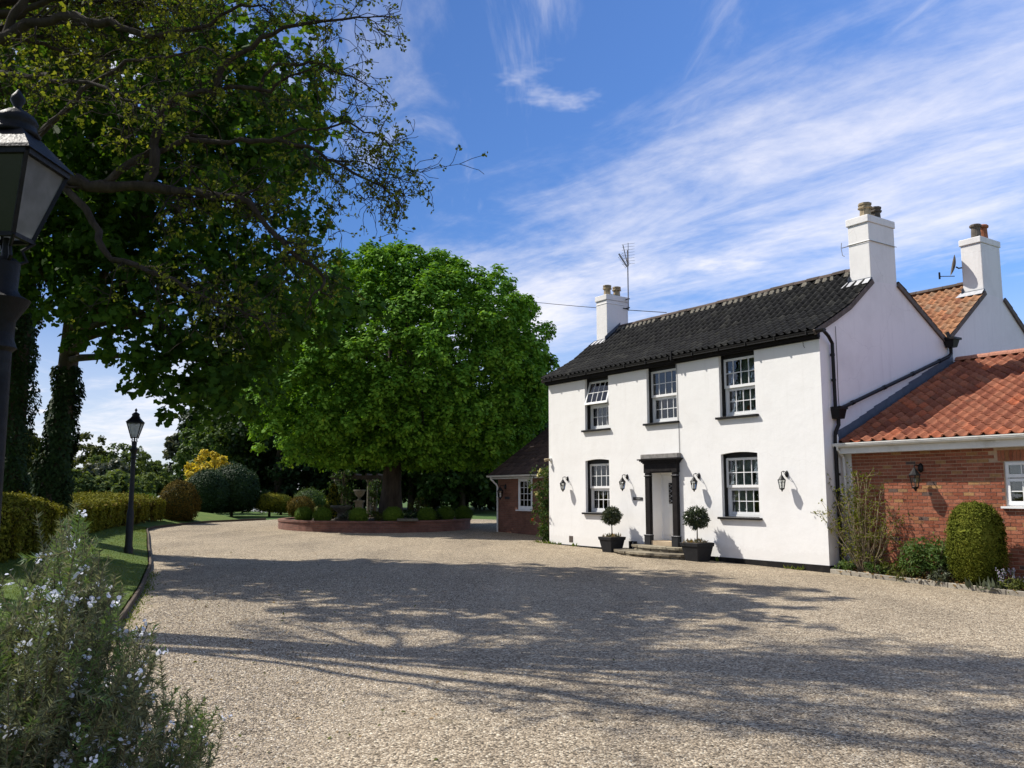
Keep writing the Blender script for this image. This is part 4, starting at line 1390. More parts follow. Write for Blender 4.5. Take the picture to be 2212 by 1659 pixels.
# pilasters, bases, entablature, cornice and the grey boarded top
for a, b in ((4.775, 4.968), (5.862, 6.055)):
    p = MB().box(a, b, -0.11, -0.003, 0.36, 2.36).box(a - 0.015, b + 0.015, -0.135, -0.004, 2.26, 2.285).build('pilaster', M['black_wood'], house)
    bevel(p, 0.008, 1)
    q = MB().box(a - 0.02, b + 0.02, -0.145, -0.005, 0.34, 0.60).box(a - 0.03, b + 0.03, -0.155, -0.006, 0.60, 0.625).build('base_block', M['planter'], p)
    MB().box(a - 0.032, b + 0.032, -0.158, -0.007, 0.625, 0.633).build('base_cap', M['lead_pale'], p)
    MB().box(a - 0.012, b + 0.012, -0.136, -0.007, 2.286, 2.294).build('necking', M['lead_pale'], p)
mb = MB()
mb.box(4.755, 6.075, -0.125, -0.004, 2.363, 2.62)
mb.box(4.99, 5.84, -0.14, -0.126, 2.40, 2.44)
for i, (o, z) in enumerate(((0.02, 2.622), (0.05, 2.655), (0.085, 2.69), (0.13, 2.725))):
    mb.box(4.745 - o, 6.085 + o, -0.125 - o, -0.003, z, z + 0.034)
ent = mb.build('entablature', M['black_wood'], house)
mb = MB().box(4.66, 6.16, -0.16, -0.002, 2.762, 2.895)
bevel(mb.build('lintel_board', M['grey_wood'], house), 0.012, 1)
MB().tube([(6.09, -0.012, 2.90), (6.09, -0.012, 3.72), (6.065, -0.012, 3.8), (6.06, -0.012, 5.42)], 0.006, 5).build('cable', M['wire'], house)
MB().tube([(10.30, -0.03, 5.42), (10.31, -0.03, 5.28), (10.35, -0.03, 5.22)], 0.006, 5).build('cable', M['wire'], house)

# air brick in the wall, drain cover
mb = MB().box(1.07, 1.27, -0.006, 0.02, 0.24, 0.44)
for i in range(4):
    mb.box(1.085, 1.255, -0.014, -0.007, 0.26 + i * 0.045, 0.285 + i * 0.045)
mb.build('air_vent', M['verge'], house)

# ---- pipes on the gable
mb = MB()
mb.tube([(LEN + 0.20, -0.12, 5.56), (LEN + 0.18, 0.10, 5.44), (LEN + 0.09, 0.36, 5.30), (LEN + 0.08, 0.38, 3.80)], 0.042, 10)
mb.frust((LEN + 0.10, 0.44), 0.10, 0.14, 3.52, 3.74)
mb.box(LEN + 0.004, LEN + 0.26, 0.30, 0.60, 3.741, 3.80)
mb.tube([(LEN + 0.10, 0.44, 3.53), (LEN + 0.10, 0.44, 3.38), (LEN + 0.08, 0.34, 3.20), (LEN + 0.07, 0.33, 2.9), (LEN + 0.07, 0.36, 0.0)], 0.045, 10)
for z in (5.0, 4.4, 3.1, 2.2, 1.2):
    mb.tube([(LEN + 0.075, 0.37, z), (LEN + 0.075, 0.37, z + 0.06)], 0.056, 10)
mb.build('downpipe', M['black_paint'], house)
mb = MB()
mb.tube([(LEN + 0.09, 5.50, 5.72), (LEN + 0.09, 5.50, 5.52), (LEN + 0.09, 5.34, 5.42), (LEN + 0.085, 0.62, 3.79), (LEN + 0.085, 0.5, 3.79)], 0.045, 10)
for t in (0.08, 0.35, 0.62, 0.9):
    a = np.array((LEN + 0.088, 5.34, 5.42)); b = np.array((LEN + 0.085, 0.62, 3.79))
    d = (b - a) / np.linalg.norm(b - a)
    p = a + (b - a) * t
    mb.tube([p, p + d * 0.09], 0.058, 10)
mb.frust((LEN + 0.14, 5.45), 0.10, 0.15, 5.68, 5.88)
mb.box(LEN + 0.004, LEN + 0.32, 5.26, 5.66, 5.882, 5.94)
mb.tube([(LEN + 0.12, 5.42, 5.94), (LEN + 0.06, 5.42, 6.10)], 0.05, 10)
mb.build('diagonal_pipe', M['black_paint'], house)
MB().tube([(LEN + 0.015, 0.62, 5.75), (LEN + 0.012, 0.63, 4.9), (LEN + 0.014, 0.61, 4.3), (LEN + 0.012, 0.62, 3.82)], 0.007, 5).build('cable', M['verge'], house)

# ------------------------------------------------------------------ brick extension
ext = thing('brick_extension', 'low red brick extension with bright red pantile roof at the right', 'building', (O[0], O[1], 0), TH)
EV0 = 0.73
U_END = 17.6
EW = (14.36, 15.62, 1.54, 2.43)
mb = MB()
v = EV0 + 0.008
for (a, b, c, d) in ((LEN + 0.01, EW[0], -0.1, 2.72), (EW[1], U_END, -0.1, 2.72), (EW[0], EW[1], -0.1, EW[2]), (EW[0], EW[1], EW[3], 2.72)):
    mb.poly([(a, v, c), (b, v, c), (b, v, d), (a, v, d)], [(0, 1, 2, 3)])
mb.poly([(EW[0], v, EW[2]), (EW[0], v + 0.12, EW[2]), (EW[0], v + 0.12, EW[3]), (EW[0], v, EW[3])], [(0, 1, 2, 3)])
mb.poly([(EW[1], v, EW[2]), (EW[1], v + 0.12, EW[2]), (EW[1], v + 0.12, EW[3]), (EW[1], v, EW[3])], [(3, 2, 1, 0)])
mb.poly([(EW[0], v, EW[3]), (EW[1], v, EW[3]), (EW[1], v + 0.12, EW[3]), (EW[0], v + 0.12, EW[3])], [(0, 1, 2, 3)])
mb.poly([(U_END, v, -0.1), (U_END, 10.8, -0.1), (U_END, 10.8, 2.72), (U_END, 5.76, 5.2), (U_END, v, 2.72)], [(0, 1, 2, 3, 4)])
ewall = mb.build('wall', M['mortar'], ext)


def lay_bricks():
    rnd = random.Random(5)
    spots = []
    row = 0
    z = 0.02
    while z < 2.70:
        u = LEN + 0.20 - (0.1125 if row % 2 else 0)
        while u < U_END - 0.05:
            a, b = max(u, LEN + 0.20), min(u + 0.212, U_END)
            if b - a > 0.04:
                inwin = b > EW[0] + 0.0 and a < EW[1] and z + 0.062 > EW[2] - 0.03 and z < EW[3]
                sold = b > EW[0] - 0.1 and a < EW[1] + 0.1 and EW[3] <= z + 0.04
                if inwin:
                    if a < EW[0] - 0.03:
                        spots.append((a, EW[0] - 0.004, z, z + 0.062))
                    elif b > EW[1] + 0.03:
                        spots.append((EW[1] + 0.004, b, z, z + 0.062))
                elif not sold:
                    spots.append((a, b, z, z + 0.062))
            u += 0.225
        z += 0.075
        row += 1
    u = EW[0] - 0.1
    while u < EW[1] + 0.06:
        spots.append((u, u + 0.065, EW[3] + 0.006, min(2.70, EW[3] + 0.22)))
        u += 0.075
    def show(s):
        if s[0] > 14.72 or s[1] > 14.85:
            return -9
        if s[2] < 0.5 and s[0] < 14.2:
            return 0
        if s[0] < 12.0:
            return 0.1
        return s[0]
    spots.sort(key=show, reverse=True)
    cache = {}
    rest = []
    for i, (a, b, c, d) in enumerate(spots):
        w, h = round(b - a, 3), round(d - c, 3)
        pr = rnd.uniform(0.004, 0.011)
        if i < 300:
            if (w, h) not in cache:
                cache[(w, h)] = MB().box(-w / 2, w / 2, 0, 0.05, -h / 2, h / 2).mesh('brick', M['brick'])
            link('brick', cache[(w, h)], ewall, ((a + b) / 2, EV0 - pr + 0.006, (c + d) / 2), (rnd.gauss(0, 0.008), rnd.gauss(0, 0.006), rnd.gauss(0, 0.01)))
        else:
            rest.append((a, b, c, d, pr))
    mb = MB()
    for a, b, c, d, pr in rest:
        mb.box(a, b, EV0 - pr + 0.006, EV0 + 0.05, c, d)
    mb.build('bricks', M['brick'], ewall, kind='stuff')


lay_bricks()
MB().box(LEN + 0.015, LEN + 0.198, EV0 - 0.012, EV0 + 0.006, -0.1, 2.70).build('corner_strip', M['chimney_white'], ext)
# roof
PE = [(0.36, 2.955), (5.76, 5.33)]
roof_e = roof_slab('roof', PE, LEN + 0.02, U_END + 0.1, M['tile_red'], ext)


def show_tile(u, v, z):
    return -9 if u > 15.0 else -v * 0.6 + u * 0.5


lay_tiles(roof_e, PE, LEN + 0.16, U_END + 0.1, 0.262, 0.300, M['tile_red'], 300, show_tile, 6, roll=0.07)
roof_e2 = roof_slab('roof', [(5.76, 5.33), (11.0, 2.99)], LEN + 0.02, U_END + 0.1, M['tile_red'], ext)
lay_tiles(roof_e2, [(11.0, 2.99), (5.76, 5.33)], LEN + 0.06, U_END + 0.1, 0.262, 0.300, M['tile_red'], 0, show_tile, 7, roll=0.048)
ridge(roof_e, LEN + 0.1, U_END + 0.1, 5.76, 5.36, M['ridge_red'], 0.45, 0.13, lump=False)
# lead soaker where the roof meets the gable
mb = MB()
a, b = np.array((LEN, 0.45, 2.965)), np.array((LEN, 5.72, 5.315))
mb.poly([(LEN + 0.006, a[1], a[2]), (LEN + 0.20, a[1], a[2] + 0.07), (LEN + 0.20, b[1], b[2] + 0.07), (LEN + 0.006, b[1], b[2])], [(0, 1, 2, 3)])
mb.poly([(LEN + 0.007, a[1], a[2] - 0.02), (LEN + 0.007, b[1], b[2] - 0.02), (LEN + 0.007, b[1], b[2] + 0.16), (LEN + 0.007, a[1], a[2] + 0.16)], [(0, 1, 2, 3)])
k = 17
for i in range(k):
    t0, t1 = i / k, (i + 1) / k
    p, q = a + (b - a) * t0, a + (b - a) * t1
    e_ = random.uniform(-0.015, 0.015)
    mb.poly([(LEN + 0.012, p[1], p[2] + 0.06), (LEN + 0.012, q[1], q[2] + 0.06), (LEN + 0.012, q[1], q[2] + 0.23 + e_), (LEN + 0.012, p[1], p[2] + 0.25 + e_)], [(0, 1, 2, 3)])
mb.build('flashing', M['lead'], ext)
# fascia, gutter, downpipe
MB().box(LEN + 0.02, U_END + 0.1, 0.40, 0.425, 2.70, 2.89).box(LEN + 0.02, U_END + 0.1, 0.426, EV0 - 0.01, 2.70, 2.715).build('fascia', M['gutter_white'], ext)
mb = MB()
k = 8
P, fs = [], []
for x in (LEN + 0.02, U_END + 0.1):
    for i in range(k):
        t = math.pi + math.pi * i / (k - 1)
        P.append((x, 0.335 + math.cos(t) * 0.062, 2.925 + math.sin(t) * 0.085))
for i in range(k - 1):
    fs.append((i, i + 1, k + i + 1, k + i))
fs += [tuple(range(k)), tuple(range(k, 2 * k))]
mb.poly(P, fs)
mb.box(LEN + 0.02, U_END + 0.1, 0.268, 0.278, 2.915, 2.938)
mb.build('gutter', M['gutter_white'], ext)
mb = MB()
mb.tube([(LEN + 0.10, 0.335, 2.85), (LEN + 0.10, 0.335, 2.80), (LEN + 0.11, 0.56, 2.62), (LEN + 0.11, 0.60, 0.02)], 0.036, 10)
mb.tube([(LEN + 0.08, 0.36, 2.90), (LEN + 0.08, 0.36, 3.15)], 0.05, 10)
mb.build('downpipe', M['gutter_white'], ext)
# window of the extension
mb = MB()
a, b, c, d = EW
y = EV0 + 0.05
mb.box(a, a + 0.055, y, y + 0.06, c, d).box(b - 0.055, b, y, y + 0.06, c, d).box(a + 0.055, b - 0.055, y, y + 0.06, d - 0.055, d).box(a + 0.055, b - 0.055, y, y + 0.06, c, c + 0.06)
m_ = (a + b) / 2
mb.box(m_ - 0.03, m_ + 0.03, y, y + 0.06, c + 0.06, d - 0.055)
ew = mb.build('window', M['upvc'], ext)
for s0, s1 in ((a + 0.03, m_ - 0.005), (m_ + 0.005, b - 0.03)):
    put_sash(ew, s0, s1, 2.10, d - 0.02, y - 0.03, cols=2, rows=1)
    put_sash(ew, s0, s1, c + 0.03, 2.085, y - 0.015, cols=2, rows=2)
MB().box(a - 0.07, b + 0.07, EV0 - 0.075, EV0 + 0.05, c - 0.045, c - 0.003).build('sill', M['upvc'], ew)
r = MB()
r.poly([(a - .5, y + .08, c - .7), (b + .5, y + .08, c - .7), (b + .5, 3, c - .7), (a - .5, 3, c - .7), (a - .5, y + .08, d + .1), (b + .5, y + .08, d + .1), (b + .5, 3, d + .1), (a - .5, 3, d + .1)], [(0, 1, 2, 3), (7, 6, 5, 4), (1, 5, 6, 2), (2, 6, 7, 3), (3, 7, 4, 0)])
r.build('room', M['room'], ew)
# white cowl showing behind the extension ridge
cw = thing('vent_cowl', 'white curved vent cowl peeping over the red extension ridge', 'vent', hw(13.95, 6.5, 4.9), TH)
MB().tube([(0, 0, 0), (0.02, 0, 0.55), (0.12, 0, 0.78), (0.32, 0, 0.90), (0.55, 0, 0.90)], [0.10, 0.10, 0.11, 0.12, 0.13], 14).build('pipe', M['upvc'], cw, smooth=True)
MB().lathe((0, 0, 0.02), [(0.16, 0), (0.16, 0.05), (0.11, 0.12)], 14).build('collar', M['lead'], cw)

# ------------------------------------------------------------------ brick annexe on the left
ann = thing('brick_annexe', 'small red brick annexe with brown tiled roof behind the white house', 'building', (O[0], O[1], 0), TH)
AW = (-5.12, -4.16, 1.15, 2.36)
AV = 2.25
mb = MB()
for (a, b, c, d) in ((-6.62, AW[0], 0, 2.42), (AW[1], -0.05, 0, 2.42), (AW[0], AW[1], 0, AW[2]), (AW[0], AW[1], AW[3], 2.42)):
    mb.poly([(a, AV, c), (b, AV, c), (b, AV, d), (a, AV, d)], [(0, 1, 2, 3)])
mb.poly([(-6.62, AV, 0), (-6.62, 9.0, 0), (-6.62, 9.0, 2.42), (-6.62, 5.6, 4.9), (-6.62, AV, 2.42)], [(4, 3, 2, 1, 0)])
mb.build('wall', M['brick_far'], ann)
PA = [(1.98, 2.52), (5.6, 4.98)]
ra = roof_slab('roof', PA, -6.95, -0.02, M['tile_brown'], ann)
lay_tiles(ra, PA, -6.95, -0.02, 0.26, 0.30, M['tile_brown'], 0, near, 9, roll=0.03)
roof_slab('roof', [(5.6, 4.98), (9.2, 2.52)], -6.95, -0.02, M['tile_brown'], ann)
MB().box(-6.9, -0.05, 2.03, 2.055, 2.36, 2.475).build('fascia', M['gutter_white'], ann)
mb = MB()
P, fs = [], []
for x in (-7.0, -0.05):
    for i in range(k):
        t = math.pi + math.pi * i / 7
        P.append((x, 1.965 + math.cos(t) * 0.06, 2.505 + math.sin(t) * 0.075))
for i in range(7):
    fs.append((i, i + 1, 8 + i + 1, 8 + i))
fs += [tuple(range(8)), tuple(range(8, 16))]
MB().poly([P[i] for i in list(range(8)) + list(range(k, k + 8))], fs).build('gutter', M['gutter_white'], ann)
MB().tube([(-6.72, 1.965, 2.44), (-6.72, 1.965, 2.36), (-6.60, 2.14, 2.16), (-6.58, 2.20, 2.05), (-6.58, 2.20, 0.20)], 0.036, 10).build('downpipe', M['gutter_white'], ann)
mb = MB()
a, b, c, d = AW
mb.box(a, a + 0.07, AV - 0.01, AV + 0.06, c, d).box(b - 0.07, b, AV - 0.01, AV + 0.06, c, d).box(a + 0.07, b - 0.07, AV - 0.01, AV + 0.06, d - 0.07, d).box(a + 0.07, b - 0.07, AV - 0.01, AV + 0.06, c, c + 0.09)
aw = mb.build('window', M['upvc'], ann)
put_sash(aw, a + 0.05, b - 0.05, c + 0.07, d - 0.05, AV + 0.0, cols=3, rows=4)
MB().box(a - 0.09, b + 0.09, AV - 0.09, AV - 0.012, c - 0.05, c - 0.004).build('sill', M['upvc'], aw)
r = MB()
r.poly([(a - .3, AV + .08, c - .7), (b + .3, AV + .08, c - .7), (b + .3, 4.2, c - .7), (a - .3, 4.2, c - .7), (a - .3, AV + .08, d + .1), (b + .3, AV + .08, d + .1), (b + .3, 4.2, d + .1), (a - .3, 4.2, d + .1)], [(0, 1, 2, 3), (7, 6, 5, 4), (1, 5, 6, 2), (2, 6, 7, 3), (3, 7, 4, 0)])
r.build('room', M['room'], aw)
MB().box(a + 0.1, b - 0.1, AV + 0.1, AV + 0.11, c + 0.55, d - 0.05).build('blind', M['blind'], aw)


# ------------------------------------------------------------------ lanterns on the walls
def wall_lantern(u, v, z, label, group=None, s=1.0, dark=False):
    t = thing('wall_lantern', label, 'lantern', hw(u, v, z), TH, group)
    o = 0.20 * s
    MB().lathe((0, 0, 0), [(0.012, -0.08 * s), (0.045 * s, -0.05 * s), (0.05 * s, 0), (0.04 * s, 0.05 * s), (0.01, 0.085 * s)], 10).build('backplate', M['iron'], t, smooth=True)
    if not dark:
        MB().tube([(0, -0.01, 0.0), (0, -0.06 * s, 0.05 * s), (0, -0.13 * s, 0.07 * s), (0, -o, 0.045 * s), (0, -o, -0.02 * s)], 0.010 * s, 8).tube([(0, -0.02, -0.04 * s), (0, -0.08 * s, -0.01 * s), (0, -0.13 * s, 0.055 * s)], 0.006 * s, 6).build('arm', M['iron'], t)
        top = -0.03 * s
    else:
        MB().tube([(0, -0.01, 0.02), (0, -o * 0.6, 0.06), (0, -o, 0.05), (0, -o, 0.0)], 0.012, 8).build('arm', M['iron'], t)
        top = -0.02
    c = (0, -o)
    # cap, cage, base
    m_ = MB()
    m_.lathe((0, -o, top), [(0.008, 0.03 * s), (0.018 * s, 0.005), (0.03 * s, -0.01 * s), (0.072 * s, -0.075 * s), (0.10 * s, -0.105 * s), (0.10 * s, -0.118 * s)], 6 if not dark else 8)
    m_.build('cap', M['iron'], t)
    za, zb = top - 0.118 * s, top - 0.315 * s
    wa, wb = 0.092 * s, 0.055 * s
    cage = MB()
    k = 6
    for i in range(k):
        q = 2 * math.pi * i / k
        cage.bar((math.cos(q) * wa, -o + math.sin(q) * wa, za), (math.cos(q) * wb, -o + math.sin(q) * wb, zb), 0.010 * s, 0.010 * s)
    cage.lathe((0, -o, zb), [(wb * 1.05, 0.008), (wb * 1.15, 0.0), (wb, -0.012), (0.03 * s, -0.03 * s), (0.015 * s, -0.05 * s), (0.018 * s, -0.06 * s), (0.004, -0.075 * s)], 10)
    cage.lathe((0, -o, za - 0.045 * s), [(wa * 0.90, 0.006), (wa * 0.90, -0.006), (wa * 0.80, -0.006)], 6)
    cage.build('cage', M['iron'], t)
    for i in range(k):
        q0, q1 = 2 * math.pi * i / k, 2 * math.pi * (i + 1) / k
        w0, w1 = wa * 0.93, wb * 0.93
        MB().poly([(math.cos(q0) * w0, -o + math.sin(q0) * w0, za), (math.cos(q1) * w0, -o + math.sin(q1) * w0, za), (math.cos(q1) * w1, -o + math.sin(q1) * w1, zb), (math.cos(q0) * w1, -o + math.sin(q0) * w1, zb)], [(3, 2, 1, 0)]).build('glass_pane', M['lamp_glass'], t)
    MB().lathe((0, -o, zb + 0.01), [(0.012, 0), (0.012, 0.07 * s), (0.022 * s, 0.10 * s), (0.016 * s, 0.14 * s), (0.004, 0.15 * s)], 8).build('bulb', M['upvc'], t)
    return t


G1 = 'lanterns along the white front wall'
wall_lantern(1.02, 0.0, 2.25, 'black wall lantern farthest left on the white front wall', G1)
wall_lantern(3.91, 0.0, 2.27, 'black wall lantern above the small slate sign by the door', G1)
wall_lantern(6.79, 0.0, 2.25, 'black wall lantern just right of the front door', G1)
wall_lantern(9.66, 0.0, 2.25, 'black wall lantern nearest the right corner of the white wall', G1)
wall_lantern(12.62, EV0, 2.34, 'black wall lantern on the red brick extension wall', None, 1.25, True)
wall_lantern(-6.05, AV, 2.05, 'black wall lantern on the shaded brick annexe', None, 1.3, True)


def sign(u, v, z, w, h, text, label):
    t = thing('wall_sign', label, 'sign', hw(u, v, z), TH)
    bevel(MB().box(-w / 2, w / 2, -0.018, -0.001, -h / 2, h / 2).build('plaque', M['slate'], t), 0.003, 1)
    if not text:
        return
    cu = bpy.data.curves.new('lettering', 'FONT')
    cu.body = text
    cu.size = h * 0.55
    cu.align_x = 'CENTER'; cu.align_y = 'CENTER'
    cu.extrude = 0.001
    tmp = bpy.data.objects.new('lettering', cu)
    COL.objects.link(tmp)
    dg = bpy.context.evaluated_depsgraph_get()
    me = bpy.data.meshes.new_from_object(tmp.evaluated_get(dg))
    bpy.data.objects.remove(tmp)
    me.materials.clear(); me.materials.append(M['letter'])
    link('lettering', me, t, (0, -0.021, 0), (R(90), 0, 0))


sign(4.36, 0.0, 1.635, 0.40, 0.085, '> Reception', 'small dark slate sign with pale lettering left of the front door')
sign(-5.92, AV, 1.60, 0.36, 0.10, '', 'small dark sign below the lantern on the brick annexe')

t = thing('security_light', 'small beige security light at the left corner of the white wall', 'light', hw(0.10, 0.0, 2.90), TH)
MB().box(-0.05, 0.05, -0.05, -0.001, -0.05, 0.05).build('bracket', M['gutter_white'], t)
MB().tube([(0, -0.05, 0), (-0.03, -0.12, 0.0), (-0.12, -0.16, -0.02)], [0.03, 0.045, 0.055], 10).build('head', M['pot_clay'], t)

# ------------------------------------------------------------------ steps, planters, boot scraper
steps = thing('door_steps', 'two rounded weathered stone steps up to the front door', 'steps', hw(5.45, 0, 0), TH)


def step(hwid, dep, z0, z1, n, name):
    rnd = random.Random(int(hwid * 100))
    def pt(q, k=1.0):
        return (-math.cos(q) * hwid * k, -math.sin(q) ** 0.8 * dep * k if math.sin(q) > 0 else 0)
    # riser stones
    for i in range(n):
        q0, q1 = math.pi * (i + 0.03) / n, math.pi * (i + 0.97) / n
        a, b = pt(q0, 0.95), pt(q1, 0.95)
        a2, b2 = pt(q0, 0.72), pt(q1, 0.72)
        j = rnd.uniform(0.97, 1.02)
        P = [(a[0] * j, a[1] * j - 0.01, z0), (b[0] * j, b[1] * j - 0.01, z0), (b2[0], b2[1] - 0.005, z0), (a2[0], a2[1] - 0.005, z0)]
        P += [(p[0], p[1], z1 - 0.062) for p in P]
        bevel(MB().poly(P, [(0, 3, 2, 1), (4, 5, 6, 7), (0, 1, 5, 4), (1, 2, 6, 5), (2, 3, 7, 6), (3, 0, 4, 7)]).build('riser_stone', M['step_stone'], steps), 0.012, 1)
    # tread flags with ragged edges
    m_ = max(3, n // 3)
    for i in range(m_):
        q0, q1 = math.pi * i / m_ + 0.006, math.pi * (i + 1) / m_ - 0.006
        rim = []
        for k_ in range(9):
            q = q0 + (q1 - q0) * k_ / 8
            p = pt(q, 1.0 + rnd.uniform(-0.03, 0.025))
            rim.append((p[0], min(p[1] - 0.004, -0.004)))
        inner = [(pt(q1, 0.3)[0], min(pt(q1, 0.3)[1], -0.004)), (pt(q0, 0.3)[0], min(pt(q0, 0.3)[1], -0.004))]
        ring = rim + inner
        kk = len(ring)
        zt = z1 + rnd.uniform(-0.008, 0.006)
        P = [(x, y, zt - 0.058) for x, y in ring] + [(x, y, zt) for x, y in ring]
        fs = [tuple(range(kk - 1, -1, -1)), tuple(range(kk, 2 * kk))] + [(i_, (i_ + 1) % kk, kk + (i_ + 1) % kk, kk + i_) for i_ in range(kk)]
        MB().poly(P, fs).build(name, M['step_stone'], steps)
    ang = [math.pi * i / 16 for i in range(17)]
    ring = [pt(q, 0.85) for q in ang]
    ring = [(x, min(y, -0.003)) for x, y in ring]
    P = [(x, y, z0) for x, y in ring] + [(x, y, z1 - 0.03) for x, y in ring]
    kk = len(ring)
    MB().poly(P, [tuple(range(kk, 2 * kk))] + [(i_, (i_ + 1) % kk, kk + (i_ + 1) % kk, kk + i_) for i_ in range(kk)]).build('step_core', M['step_stone'], steps)


step(1.62, 1.10, -0.05, 0.205, 15, 'flagstone')
step(1.15, 0.60, 0.15, 0.345, 10, 'flagstone')


def bay_planter(u, v, label, sz, head, hz, seed):
    rs = np.random.default_rng(seed)
    p = hw(u, v)
    t = thing('bay_planter', label, 'planter', (p.x, p.y, g(p.x, p.y) - 0.005), TH, 'planters either side of the door')
    h = 0.46 * sz
    a, b = 0.29 * sz, 0.20 * sz
    m_ = MB()
    m_.frust((0, 0), b, a * 0.93, 0, h * 0.80)
    m_.frust((0, 0), a * 0.985, a * 1.03, h * 0.80, h)
    bevel(m_.build('pot', M['planter'], t), 0.008, 1)
    MB().frust((0, 0), a * 0.9, a * 0.9, h - 0.03, h + 0.004).build('soil', M['soil'], t)
    top = hz
    tr = wiggle((0, 0, h - 0.03), (0.01, 0, top), 6, 0.015)
    link('stem', tubes_mesh('stem', [(tr, [0.019, 0.017, 0.016, 0.015, 0.014, 0.012])], M['bark_pale']), t)
    n = 150
    d = fib(n)
    c = np.array([0, 0, top + head * 0.45])
    cen = c + d * head * rs.uniform(0.45, 0.85, (n, 1)) * np.array([1, 1, 0.88])
    pos, nr = cluster_leaves(cen, d, 0.09, 16, 1.0, 0.2, 0.6)
    al = unit(pos - c) + rs.normal(size=pos.shape) * 0.5
    link('crown', leaf_mesh('crown', pos, nr, rs.uniform(0.07, 0.11, len(pos)), M['bay'], 'lance', 0.2, along=al), t)
    pos = np.column_stack([rs.uniform(-a, a, 90) * 0.85, rs.uniform(-a, a, 90) * 0.85, np.full(90, h)])
    al = unit(rs.normal(size=(90, 3)) * 0.5 + np.array([0, 0, 1]))
    link('underplanting', leaf_mesh('underplanting', pos, rs.normal(size=(90, 3)), rs.uniform(0.06, 0.15, 90), [M['dry'], M['leaf_grey']], 'lance', 0.1, along=al, midx=rs.integers(0, 2, 90)), t)
    return t


bay_planter(3.78, -0.52, 'dark square planter with the smaller bay ball left of the steps', 0.98, 0.26, 0.93, 21)
bay_planter(7.16, -0.52, 'dark square planter with the larger bay ball right of the steps', 1.06, 0.31, 0.97, 22)
p = hw(4.28, -0.16)
t = thing('boot_scraper', 'small black boot scraper standing on the step by the wall', 'boot scraper', (p.x, p.y, 0.2), TH)
m_ = MB().box(-0.11, -0.08, -0.06, 0.06, 0, 0.22).box(0.08, 0.11, -0.06, 0.06, 0, 0.22).box(-0.079, 0.079, -0.055, 0.055, 0.19, 0.222)
m_.build('frame', M['iron'], t)
MB().box(-0.079, 0.079, -0.01, 0.01, 0.05, 0.11).build('scraper_blade', M['iron'], t)

# ------------------------------------------------------------------ aerial, dish, telephone wire
t = thing('television_aerial', 'tall television aerial on a pole strapped to the left chimney', 'aerial', hw(0.74, 2.98, 8.2), TH)
MB().tube([(0, 0, 0.0), (0.0, 0, 2.2)], 0.022, 8).build('mast', M['galv'], t)
m_ = MB()
for z in (0.10, 0.42):
    m_.box(-0.16, 0.06, -0.02, 0.02, z - 0.015, z + 0.015).box(-0.18, -0.155, -0.12, 0.12, z - 0.02, z + 0.02)
m_.build('bracket', M['iron'], t)
ang = R(35)
m_ = MB()
m_.tube([(0.02, 0, 1.60), (0.10, -0.30, 2.32)], 0.016, 6)
def el(c, l, r=0.0065, tilt=0.0):
    d = np.array([math.cos(ang) * l, math.sin(ang) * l, tilt * l])
    m_.tube([np.array(c) - d, np.array(c) + d], r, 5)
for i in range(8):
    z = 1.68 + i * 0.105
    el((0.06, -0.02, z), 0.23, 0.005)
m_.tube([(0.06, -0.02, 1.6), (0.06, -0.02, 2.45)], 0.013, 6)
m_.build('elements', M['galv'], t)
m_ = MB()
for i in range(9):
    for s_ in (-1, 1):
        c = (0.02 - 0.01 * i, -0.05 - 0.03 * i, 1.62 + 0.045 * i)
        m_.tube([c, (c[0] + s_ * 0.14, c[1] + 0.03, c[2] + 0.06 * s_)], 0.006, 5)
m_.tube([(0.02, -0.05, 1.58), (-0.08, -0.34, 2.04)], 0.03, 6)
m_.build('reflector', M['galv'], t)

t = thing('satellite_dish', 'dark satellite dish fixed to the rear right chimney', 'dish', hw(10.14, 7.66, 8.42), TH)
MB().tube([(0, 0, -0.05), (-0.10, -0.02, -0.05), (-0.16, -0.05, 0.0)], 0.022, 8).build('bracket', M['iron'], t)
P, fs = [], []
kr, ka = 5, 18
for i in range(kr + 1):
    r_ = 0.30 * i / kr
    for j in range(ka):
        q = 2 * math.pi * j / ka
        P.append((-0.18 - 0.9 * r_ * r_ + 0.0, math.cos(q) * r_, math.sin(q) * r_ * 1.05))
for i in range(kr):
    for j in range(ka):
        fs.append((i * ka + j, i * ka + (j + 1) % ka, (i + 1) * ka + (j + 1) % ka, (i + 1) * ka + j))
dish = MB().poly(P, fs).build('dish', M['pot_dark'], t, smooth=True, rot=(0, R(12), R(35)))
MB().tube([(-0.19, -0.1, -0.28), (-0.58, -0.22, -0.22)], 0.012, 6).tube([(-0.58, -0.22, -0.30), (-0.58, -0.22, -0.10)], 0.028, 8).build('arm', M['iron'], t)
a = hw(2.90, 2.72, 7.72)
b = at(1100, 644, 52)
c = at(960, 625, 58)
pts = [np.array(a), ]
for i in range(1, 13):
    s_ = i / 12
    q = np.array(a) * (1 - s_) + c * s_
    q[2] -= 0.35 * 4 * s_ * (1 - s_) * 0.5
    pts.append(q)
w = MB().tube(pts, 0.014, 5).build('telephone_wire', M['wire'])
tag(w, 'thin telephone wire running from the black roof to the trees', 'wire')


